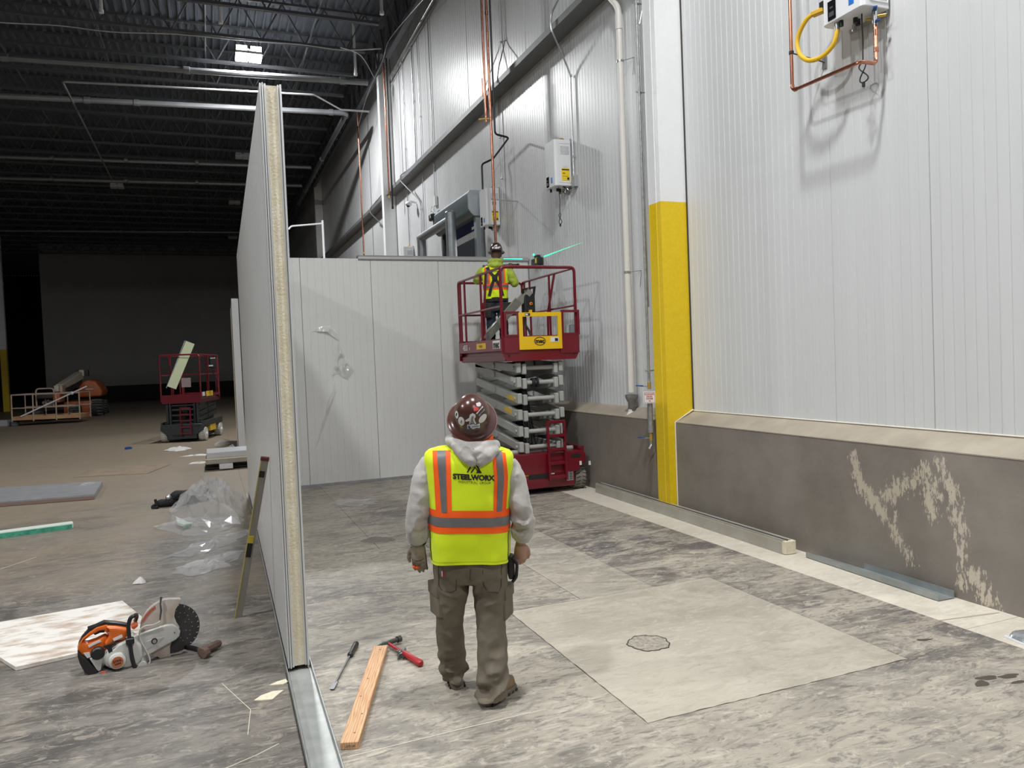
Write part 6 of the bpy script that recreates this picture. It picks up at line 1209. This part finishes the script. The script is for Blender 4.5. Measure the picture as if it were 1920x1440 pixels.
hoodp = [MB().tube(curve_pts([(-.085, .02, 1.545), (-.075, -.065, 1.535), (-.01, -.115, 1.515), (.06, -.125, 1.508), (.135, -.10, 1.51), (.175, -.03, 1.50), (.165, .04, 1.50)], 6), .032, 12), limb([(-.06, -.10, 1.525), (.0, -.145, 1.465), (.05, -.165, 1.41)], [.03, .042, .022]), limb([(.165, -.075, 1.49), (.115, -.14, 1.455), (.06, -.165, 1.41)], [.034, .045, .022]), MB().ball((.055, -.135, 1.475), (.085, .045, .052), 16), MB().ball((.045, -.02, 1.50), (.09, .08, .045), 14), MB().ball((.152, -.085, 1.475), (.05, .05, .035), 12)]
hm = remesh(hoodp, .0075, 2); hm = fold(hm, .012, (13, 13, 16), 1.3); hoodo = local('hood', hm, m_hood, hd_); hsf = Surf(hm)
local('hood_seam', MB().tube([hsf.back(x, z, .0) for x, z in ((.045, 1.505), (.052, 1.47), (.062, 1.44), (.060, 1.415))], .004, 6), mat('fleece_seam', (.27, .26, .245), .95), hoodo)
local('cuff', MB().lathe([(.046, -.012), (.049, 0), (.047, .016)], (LW[0], LW[1]-.002, .938), n=18), m_black, hd_)
# vest
VROW = [(.838, .236, .172, .0, .012), (.95, .235, .178, .0, .012), (1.06, .233, .178, .003, .012), (1.2, .240, .172, .006, .008), (1.33, .256, .162, .012, .004), (1.42, .266, .145, .018, .0), (1.462, .262, .125, .022, -.002), (1.487, .235, .098, .026, -.002), (1.505, .165, .080, .032, 0), (1.512, .11, .075, .036, 0)]
def vrow(z):
    for a, b_ in zip(VROW, VROW[1:]):
        if z <= b_[0]: t = (z-a[0])/(b_[0]-a[0]); return [lerp(a[i], b_[i], max(0, t)) for i in range(5)]
    return list(VROW[-1])
def vpt(t, z, off=0.0):
    _, a, b_, cx_, cy_ = vrow(z); a += off; b_ += off; e = .72; c, s2 = math.cos(t), math.sin(t)
    x = cx_+a*math.copysign(abs(c)**e, c); y = cy_+b_*math.copysign(abs(s2)**e, s2)
    lowk = max(0, 1-(z-.838)/.45); q = V((x*9, y*9, z*2.2)); w_ = (.012*lowk+.005)*noise.noise(q)*1.6+.004*noise.noise(V((x*16, y*16, z*14)))
    r = 1+w_/max(.05, math.hypot(x-cx_, y-cy_)); return V(sh((cx_+(x-cx_)*r, cy_+(y-cy_)*r, z+.006*math.sin(3*t)*lowk)))
NT = 72; zz = [.838+(.674)*i/46 for i in range(47)]; vm = MB(); vm.loft([[vpt(2*math.pi*i/NT, z) for i in range(NT)] for z in zz], caps=False)
vest = local('safety_vest', vm, m_vest, man); vest.modifiers.new('thick', 'SOLIDIFY').thickness = .004; vest.modifiers['thick'].offset = -1; vsf = Surf(vm)
def band(z0, z1, m, name, off, k=5):
    mb = MB(); mb.loft([[vpt(2*math.pi*i/NT, lerp(z0, z1, j/k), off) for i in range(NT)] for j in range(k+1)], caps=False); return local(name, mb, m, vest)
band(1.018, 1.150, m_vor, 'waist_band', .0025); band(1.057, 1.110, m_vgr, 'reflective_band', .0045); band(.834, .848, m_vest, 'hem', .003, 2)
def sedge(pts):
    def f(z):
        for (z0, x0), (z1, x1) in zip(pts, pts[1:]):
            if z <= z1: return lerp(x0, x1, max(0, (z-z0)/(z1-z0)))
        return pts[-1][1]
    return f
for sx in (-1, 1):
    if sx < 0: E_ = ((-.092, -.088, -.086), (-.119, -.117, -.113), (-.150, -.156, -.164), (-.183, -.186, -.190))
    else: E_ = ((.146, .157, .152), (.165, .178, .172), (.196, .216, .208), (.222, .240, .228))
    e = [sedge([(1.14, q[0]), (1.32, q[1]), (1.50, q[2])]) for q in E_]
    zz2 = [1.14+.36*i/20 for i in range(21)]; zz2 = [z for z in zz2]
    def clampz(z): return z-.06*(.14*sx)
    zz3 = [1.14+(.345-.012*0)*i/20 for i in range(21)]; zz3 = [min(z, 1.488) for z in zz3]
    s1 = patch(vsf, e[0], e[3], [clampz(z) for z in zz3], m_vor, 'shoulder_band', vest, .003, 10); patch(vsf, e[1], e[2], [clampz(z) for z in zz3], m_vgr, 'reflective_band', s1, .005, 6)
    s1 = patch(vsf, e[0], e[3], [clampz(z) for z in zz3], m_vor, 'shoulder_band', vest, .003, 10, True); patch(vsf, e[1], e[2], [clampz(z) for z in zz3], m_vgr, 'reflective_band', s1, .005, 6, True)
# print on the back
def on_vest(x, y): return man_w(vsf.back(.042+x, 1.338-.06*0+y-.085*x, .004))
MANM = Matrix.Translation(PO) @ Matrix.Rotation(PRZ, 4, 'Z')
def man_w(p): return MANM @ p
def vtext(txt, zc, size, bold, sx, space=1.0, xc=.040):
    vs, fs = text_mesh(txt, size, bold, sx, space=space); mb = MB(); mb.add([vsf.back(xc+x, zc+y-.10*x, .0045) for x, y in vs], fs); return local('back_print', mb, m_ink, vest, smooth=False)
vtext('STEELWORX', 1.338, .040, .0022, 1.02); vtext('INDUSTRIAL GROUP', 1.309, .0165, .0002, 1.0, 1.25, .044)
mb = MB()
for poly in (((-.035, .0), (-.026, .0), (.012, .062), (.004, .062)), ((-.012, .0), (-.004, .0), (.016, .028), (.012, .036)), ((.012, .036), (.016, .028), (.030, .006), (.036, .012)), ((.018, .0), (.052, .0), (.044, .010), (.028, .010)), ((.052, .0), (.042, .0), (.016, .050), (.020, .060))):
    mb.add([vsf.back(.036+x, 1.366+y-.10*x, .0045) for x, y in poly], [tuple(range(len(poly)))])
local('back_emblem', mb, m_ink, vest, smooth=False)
local('side_cord', MB().tube([vpt(math.pi+.25, z, .002) for z in [.84+.02*i for i in range(10)]], .0025, 5), m_black, vest); local('side_cord', MB().tube([vpt(-.25, z, .002) for z in [.84+.02*i for i in range(10)]], .0025, 5), m_black, vest)
# glove on the left hand
gp = hand_parts((LW[0], LW[1], LW[2]), 1, 1.14, .42, (.0, .1, -1), (.25, 1, 0)); gp.append(MB().tube([(LW[0], LW[1]-.004, LW[2]+.03), (LW[0], LW[1], LW[2]-.01)], .04, 14, rs=[.045, .037]))
gm = remesh(gp, .0055, 2); gl = local('work_glove', gm, mat('dirty_glove', (.26, .215, .165), .9, var=.25, vs=25), man); gsf = Surf(gm)
local('glove_crease', MB().tube([gsf.back(x, z, .0) for x, z in ((-.345, .838), (-.32, .832), (-.295, .834), (-.275, .842))], .003, 5), m_thread, gl); tipm = MB()
for x in (-.335, -.315): tipm.ball(gsf.near((x, .07, .782), .0), (.012, .012, .010), 8)
local('orange_fingertip', tipm, m_vor, gl)
# hard hat: dome axis leans back towards the viewer
HA = V((.0, -math.sin(R_(49)), math.cos(R_(49)))); HC = V((.046, -.020, 1.664)); HX = V((1, 0, 0)); HB = HA.cross(HX)
HMx = Matrix(((HX.x, HB.x, HA.x, HC.x), (HX.y, HB.y, HA.y, HC.y), (HX.z, HB.z, HA.z, HC.z), (0, 0, 0, 1)))
dome = [(.1475, -.016), (.150, -.013), (.147, -.009), (.132, -.002), (.113, .006), (.109, .014), (.1075, .030), (.104, .055), (.096, .082), (.083, .106), (.064, .126), (.040, .139), (.015, .145), (.001, .1455)]
inn = [(.001, .150), (.05, .138), (.09, .095), (.103, .03), (.110, .002), (.14, -.013)]
dome = [(r, z*1.16 if z > 0 else z) for r, z in dome]; hmb = MB().lathe(dome, n=48, sx=.985, sy=1.08); hmb.xf(HMx); hat = local('hard_hat', hmb, m_hat, man, ang=60); hin = MB().lathe(inn[::-1], n=36, sx=.985, sy=1.08).xf(HMx); local('hat_lining', hin, m_hatin, hat, ang=60)
mb = MB(); mb.tube([(.1485*.985*math.cos(a), .1485*1.08*math.sin(a), -.0135) for a in [k*2*math.pi/48 for k in range(48)]], .0032, 6, closed=True); local('brim_edge', mb.xf(HMx), m_hatin, hat)
for sx in (-1, 1):
    pts = [(sx*(.112-.00), y, z) for y, z in ((-.03, .02), (-.03, .08), (0, .115))]
domeS = Surf(hmb)
MANI = MANM.inverted()
def on_dome(u, v, off=.0012):               # crop point of the hat detail -> its spot on the shell
    d = ray(800+u/8.0, 720+v/8.0); o = MANI @ V((0, 0, CAMH)); dl = (MANI.to_3x3() @ d).normalized(); h = domeS.b.ray_cast(o, dl)
    if h[0] is None: return None
    return h[0]+h[1]*(off if h[1].dot(dl) < 0 else -off)
def sticker(name, pts, m, parent=hat, off=.0012):
    c = (sum(p[0] for p in pts)/len(pts), sum(p[1] for p in pts)/len(pts)); mb = MB(); n = len(pts); rows = []
    for f in (0.02, .5, 1.0): rows.append([on_dome(c[0]+(p[0]-c[0])*f, c[1]+(p[1]-c[1])*f, off) for p in pts])
    if any(q is None for r in rows for q in r): return None
    mb.loft(rows, caps=False); mb.f.append(list(range(n))); mb.m.append(0); return local(name, mb, m, parent)
def ov(cx_, cy_, rx, ry, rot=0, n=20): return [(cx_+rx*math.cos(a)*math.cos(rot)-ry*math.sin(a)*math.sin(rot), cy_+rx*math.cos(a)*math.sin(rot)+ry*math.sin(a)*math.cos(rot)) for a in [2*math.pi*k/n for k in range(n)]]
m_stk = mat('sticker_white', (.66, .65, .62), .4); m_stg = mat('sticker_grey', (.22, .22, .22), .5)
sticker('round_sticker', ov(455, 460, 24, 58, -.1), m_stk); sticker('sticker_mark', ov(452, 455, 9, 26, .2), m_ink, off=.002)
sticker('round_sticker', ov(523, 557, 46, 66, -.25), m_stk); sticker('sticker_mark', [(512, 585), (520, 545), (532, 535), (528, 560), (520, 590)], m_ink, off=.002)
sticker('figure_sticker', [(580, 545), (640, 505), (650, 460), (690, 435), (730, 455), (735, 495), (715, 520), (725, 550), (745, 590), (735, 600), (640, 598), (645, 555), (590, 565)], m_stk); sticker('sticker_mark', [(655, 590), (665, 540), (675, 490), (700, 475), (710, 500), (695, 530), (710, 575), (720, 590)], m_stg, off=.002)
sticker('red_sticker', [(698, 330), (740, 340), (780, 350), (780, 390), (740, 410), (708, 405)], mat('sticker_red', (.55, .05, .04), .4)); sticker('badge_sticker', [(740, 290), (790, 270), (815, 295), (810, 330), (780, 340), (750, 330)], m_stk); sticker('bar_sticker', [(740, 440), (835, 330), (850, 345), (756, 455)], m_stk); sticker('text_sticker', [(775, 465), (865, 370), (872, 390), (790, 485)], m_stg)
sticker('oval_sticker', ov(840, 515, 42, 80, .65), m_stk)
sticker('name_sticker', [(610, 607), (700, 601), (798, 588), (798, 655), (700, 672), (612, 670)], mat('sticker_pale', (.60, .64, .68), .4))
mb = MB()
vs, fs = text_mesh('SAFE', 34, .6, 1.25)
q = [on_dome(728+x, 635-y-.10*x, .0024) for x, y in vs]
if all(p is not None for p in q): mb.add(q, fs); local('sticker_print', mb, mat('ink_navy', (.02, .04, .12), .5), hat, smooth=False)
for k in range(3): sticker('sticker_stripe', [(622, 626+14*k), (634, 618+14*k), (658, 636+12*k), (650, 646+12*k)], MATS['ink_navy'], off=.0022)
local('orange_collar', MB().tube(curve_pts([(.10, -.06, 1.525), (.135, -.045, 1.535), (.15, .0, 1.55)], 5), .02, 8), m_vor, man)
# pouch on the right hip
pc = local('hip_pouch', MB().box((.222, -.03, .70), (.262, .07, .84)), m_black, man, bevel=.015, seg=2); local('pouch_clip', MB().tube(bend_pts([(.25, -.03, .83), (.275, -.04, .80), (.268, -.04, .72), (.245, -.03, .69)], .03), .010, 8), m_black, pc)

# ------------------------------------------------------------------ worker on the raised lift
WZ = 2.078; w2 = PY(921, 560, 11.45); WO = V((w2.x+.085, 11.45, WZ)); WRZ = R_(-24)
wk = thing('person', 'person in lime hoodie, orange-striped vest and black harness standing in the raised lift basket', 'person', WO, WRZ)
m_lime = mat('lime_hoodie', (.36, .46, .06), .9, var=.08, vs=14); m_jean = mat('dark_jeans', (.020, .028, .045), .9, var=.2, vs=14); m_harn = mat('harness_black', (.010, .010, .011), .7)
hp2, HM2 = head_parts((.03, .06, 1.60), R_(-6)); LW2, RW2 = (-.16, .42, 1.42), (.235, .26, 1.39)
bp = hp2+[limb([(.02, .04, 1.54), (.015, .02, 1.46), (.01, .01, 1.36)], [.056, .058, .08]), ell_loft([(.80, .14, .10, 0, .02), (.95, .145, .10, 0, .02), (1.2, .17, .11, 0, .01), (1.38, .17, .085, .0, .0), (1.43, .09, .06, .01, 0)]), limb([(-.19, .02, 1.36), (-.29, .14, 1.22), LW2], [.048, .04, .028]), limb([(.19, .02, 1.36), (.30, .05, 1.13), RW2], [.048, .04, .028]), limb([(-.09, .01, .84), (-.10, .03, .45), (-.11, .0, .08)], [.08, .055, .038]), limb([(.09, .01, .84), (.10, .03, .45), (.11, .02, .08)], [.08, .055, .038]), MB().ball((0, .02, .84), (.15, .10, .09), 12)]
bp += hand_parts(RW2, 1, 1.0, 1.3, (.1, .3, 1), (-.2, 1, 0)) + hand_parts(LW2, -1, 1.0, 1.2, (.2, .6, .8), (0, 1, 0))
bd2 = local('body', remesh(bp, .011, 1, .5), m_skin_d, wk)
for sx in (-1, 1): local('eye', MB().ball((sx*.031, .084, .018), .011, 8).xf(HM2), m_decalw, bd2)
jp = remesh([ell_loft([(.70, .15, .11, 0, .02), (.84, .175, .135, 0, .02), (.97, .17, .13, 0, .02)]), limb([(-.088, .01, .84), (-.10, .03, .45), (-.11, .0, .06)], [.098, .08, .072, .07]), limb([(.088, .01, .84), (.10, .03, .45), (.11, .02, .06)], [.098, .08, .072, .07])], .013, 2); local('jeans', fold(jp, .015, (8, 8, 12), 3), m_jean, wk)
for a, b_ in (((-.11, .02), 6), ((.11, .04), -12)): foot_boot(wk, a, R_(b_))
hp_ = remesh([ell_loft([(.90, .175, .14, 0, .02), (1.1, .19, .145, 0, .02), (1.3, .205, .13, 0, .01), (1.39, .20, .10, 0, 0), (1.44, .11, .08, .01, 0)]), limb([(-.18, .01, 1.37), (-.25, .06, 1.30), (-.30, .15, 1.22), (-.24, .28, 1.31), (-.175, .39, 1.40)], [.078, .075, .07, .062, .045]), limb([(.18, .01, 1.37), (.25, .02, 1.27), (.305, .05, 1.14), (.28, .14, 1.24), (.24, .24, 1.36)], [.078, .075, .07, .062, .045]),
              MB().ball((.01, -.06, 1.43), (.12, .085, .055), 14), MB().tube(curve_pts([(-.09, .05, 1.49), (-.06, -.05, 1.50), (.02, -.08, 1.505), (.10, -.04, 1.50), (.11, .05, 1.49)], 5), .035, 10)], .012, 2)
local('hoodie', fold(hp_, .018, (9, 9, 12), 6), m_lime, wk)
VR2 = [(.90, .186, .152, 0, .02), (1.05, .195, .155, 0, .02), (1.2, .205, .15, 0, .015), (1.33, .212, .132, 0, .006), (1.39, .205, .105, 0, 0), (1.425, .15, .085, .005, 0)]
v2 = MB(); rows = []
for i in range(22):
    z = .90+.525*i/21
    for a, b_ in zip(VR2, VR2[1:]):
        if z <= b_[0]+1e-6: t = (z-a[0])/(b_[0]-a[0]); rr = [lerp(a[k], b_[k], t) for k in range(5)]; break
    rows.append([V((rr[3]+rr[1]*math.copysign(abs(math.cos(t))**.75, math.cos(t)), rr[4]+rr[2]*math.copysign(abs(math.sin(t))**.75, math.sin(t))+.005*noise.noise(V((math.cos(t)*3, z*6, 1))), z)) for t in [2*math.pi*k/48 for k in range(48)]])
v2.loft(rows, caps=False); vest2 = local('safety_vest', v2, m_vest, wk); s2f = Surf(v2)
def band2(z0, z1, m, nm, off):
    mb = MB(); rw = []
    for z in (z0, (z0+z1)/2, z1): rw.append([s2f.near(V((.3*math.cos(t), .3*math.sin(t)*.8, z)), off) for t in [2*math.pi*k/48 for k in range(48)]]); 
    for r in rw:
        zc = (z0, (z0+z1)/2, z1)[rw.index(r)]
        for p in r: p.z = zc
    mb.loft(rw, caps=False); local(nm, mb, m, vest2)
band2(1.04, 1.14, m_vor, 'waist_band', .004); band2(1.07, 1.11, m_vgr, 'reflective_band', .006)
for sx in (-1, 1):
    zs3 = [1.13+.27*i/12 for i in range(13)]; s1 = patch(s2f, lambda z: sx*.075, lambda z: sx*.165, zs3, m_vor, 'shoulder_band', vest2, .004, 6); patch(s2f, lambda z: sx*.10, lambda z: sx*.140, zs3, m_vgr, 'reflective_band', s1, .006, 4)
vs, fs = text_mesh('STEELWORX', .03, .001, 1.0); mb = MB(); mb.add([s2f.back(.0+x, 1.325+y, .005) for x, y in vs], fs); local('back_print', mb, m_ink, vest2, smooth=False)
def strap(pts, w_=.045):
    P = [s2f.back(x, z, .010) for x, z in pts]; mb = MB(); k = len(P); n_ = 8; Q = curve_pts(P, 4)
    for i, p in enumerate(Q):
        d = (Q[min(i+1, len(Q)-1)]-Q[max(i-1, 0)]).normalized(); sd = d.cross(V((0, 1, 0))).normalized()*w_/2; mb.v += [tuple(p-sd), tuple(p+sd), tuple(p+sd+V((0, -.006, 0))), tuple(p-sd+V((0, -.006, 0)))]
    for i in range(len(Q)-1):
        for j in range(4): mb.f.append((i*4+j, i*4+(j+1) % 4, (i+1)*4+(j+1) % 4, (i+1)*4+j)); mb.m.append(0)
    local('harness_strap', mb, m_harn, wk)
strap([(-.115, 1.40), (-.08, 1.33), (.0, 1.22), (.08, 1.08), (.115, .94)]); strap([(.135, 1.40), (.09, 1.33), (.0, 1.22), (-.06, 1.08), (-.10, .94)]); local('dorsal_pad', MB().ball(s2f.back(0, 1.22, .012), (.045, .016, .055), 12), m_harn, wk)
bl_ = local('tool_belt', MB().lathe([(.175, -.045), (.192, -.03), (.194, .03), (.178, .045)], (0, .02, .885), n=32, sy=.82), m_harn, wk)
for x, y, w_, z0, z1 in ((-.15, -.07, .07, .60, .84), (-.20, .06, .06, .62, .84), (.20, .02, .06, .62, .84), (.15, -.08, .05, .66, .84)): local('tool_pouch', MB().box((x-w_, y-.04, z0), (x+w_, y+.05, z1)), mat('pouch_leather', (.022, .020, .018), .8), bl_, bevel=.02, seg=2)
local('belt_buckle', MB().box((-.035, -.15, .855), (.035, -.135, .915)), m_under, bl_, bevel=.006)
hM2 = HM2 @ Matrix.Translation((0, -.008, .052)) @ Matrix.Rotation(R_(-2), 4, 'X'); d2 = MB().lathe([(r*.97, z*.95) for r, z in dome[3:]], n=36, sx=.97, sy=1.1); d2.xf(hM2); hat2 = local('hard_hat', d2, mat('dark_hard_hat', (.045, .022, .022), .2, coat=.3), wk, ang=60)
bm_ = MB().lathe([(.10, .0), (.138, -.010), (.140, -.005), (.105, .006)], n=36, sx=.97, sy=1.12).xf(hM2); local('hat_brim', bm_, MATS['dark_hard_hat'], hat2); d2s = Surf(d2)
def stk2(cx_, cz_, rx, rz_, rot=0): 
    mb = MB(); P = [HM2 @ V((0, 0, 0))]; c = hM2 @ V((0, 0, .05)); pts = []
    for k in range(14):
        a = 2*math.pi*k/14; x = cx_+rx*math.cos(a)*math.cos(rot)-rz_*math.sin(a)*math.sin(rot); z = cz_+rx*math.cos(a)*math.sin(rot)+rz_*math.sin(a)*math.cos(rot); h = d2s.b.ray_cast(hM2 @ V((x, -.5, z)), (hM2.to_3x3() @ V((0, 1, 0))))
        if h[0] is None: return
        pts.append(h[0]+h[1]*(.0016 if h[1].y < 0 else -.0016))
    mb.add(pts, [list(range(14))]); local('round_sticker', mb, m_stk, hat2)
stk2(-.045, .045, .018, .018); stk2(.0, .075, .03, .014, .5); stk2(.035, .04, .016, .018); stk2(.06, .055, .012, .016); stk2(-.01, .035, .014, .010)
# bar in his hands
WM = Matrix.Translation(WO) @ Matrix.Rotation(WRZ, 4, 'Z'); hr = WM @ V((RW2[0]+.01, RW2[1]+.04, RW2[2]+.075)); hl = WM @ V((LW2[0]+.02, LW2[1]+.07, LW2[2]+.07))
t = thing('straight_edge', 'dark straight bar held level by the worker on the lift', 'bar', hl); ex = hr+(hr-hl).normalized()*.12; MB().bar(hl-(hr-hl).normalized()*.1, ex, .03, .035).build('bar', mat('bar_steel', (.12, .12, .12), .4, .6), t); MB().bar(ex, ex+(hr-hl).normalized()*.03, .034, .04).build('end_cap', m_black, t)
# laser level on the wall with its green line
m_laser = mat('green_laser', (.04, 1.0, .45), .5, emit=1.6)
lz = thing('laser_level', 'black laser level on the wall throwing a green line', 'laser level', (5.56, 12.5, 3.74))
MB().box((5.50, 12.42, 3.66), (5.615, 12.72, 3.80)).build('body', m_black, lz, bevel=.015); MB().box((5.52, 12.50, 3.80), (5.60, 12.62, 3.85)).build('head', m_black, lz, bevel=.01); MB().box((5.495, 12.46, 3.70), (5.50, 12.52, 3.78)).build('level_label', m_decaly, lz); MB().ball((5.50, 12.58, 3.86), (.02, .02, .02), 8).build('emitter', m_laser, lz)
mb = MB(); x = 5.6165; mb.add([(x, 12.40, 3.790), (x, 12.40, 3.812), (x, 11.75, 3.815), (x, 10.9, 3.8165), (x, 10.9, 3.8155), (x, 11.75, 3.808)], [(0, 1, 2, 5), (5, 2, 3, 4)]); mb.build('laser_line', m_laser, lz, smooth=False)
mb = MB(); mb.add([(5.10, 13.04, 3.842), (5.47, 13.04, 3.838), (5.47, 13.04, 3.856), (5.10, 13.04, 3.852)], [(0, 1, 2, 3)]); mb.build('laser_line', m_laser, lz, smooth=False)
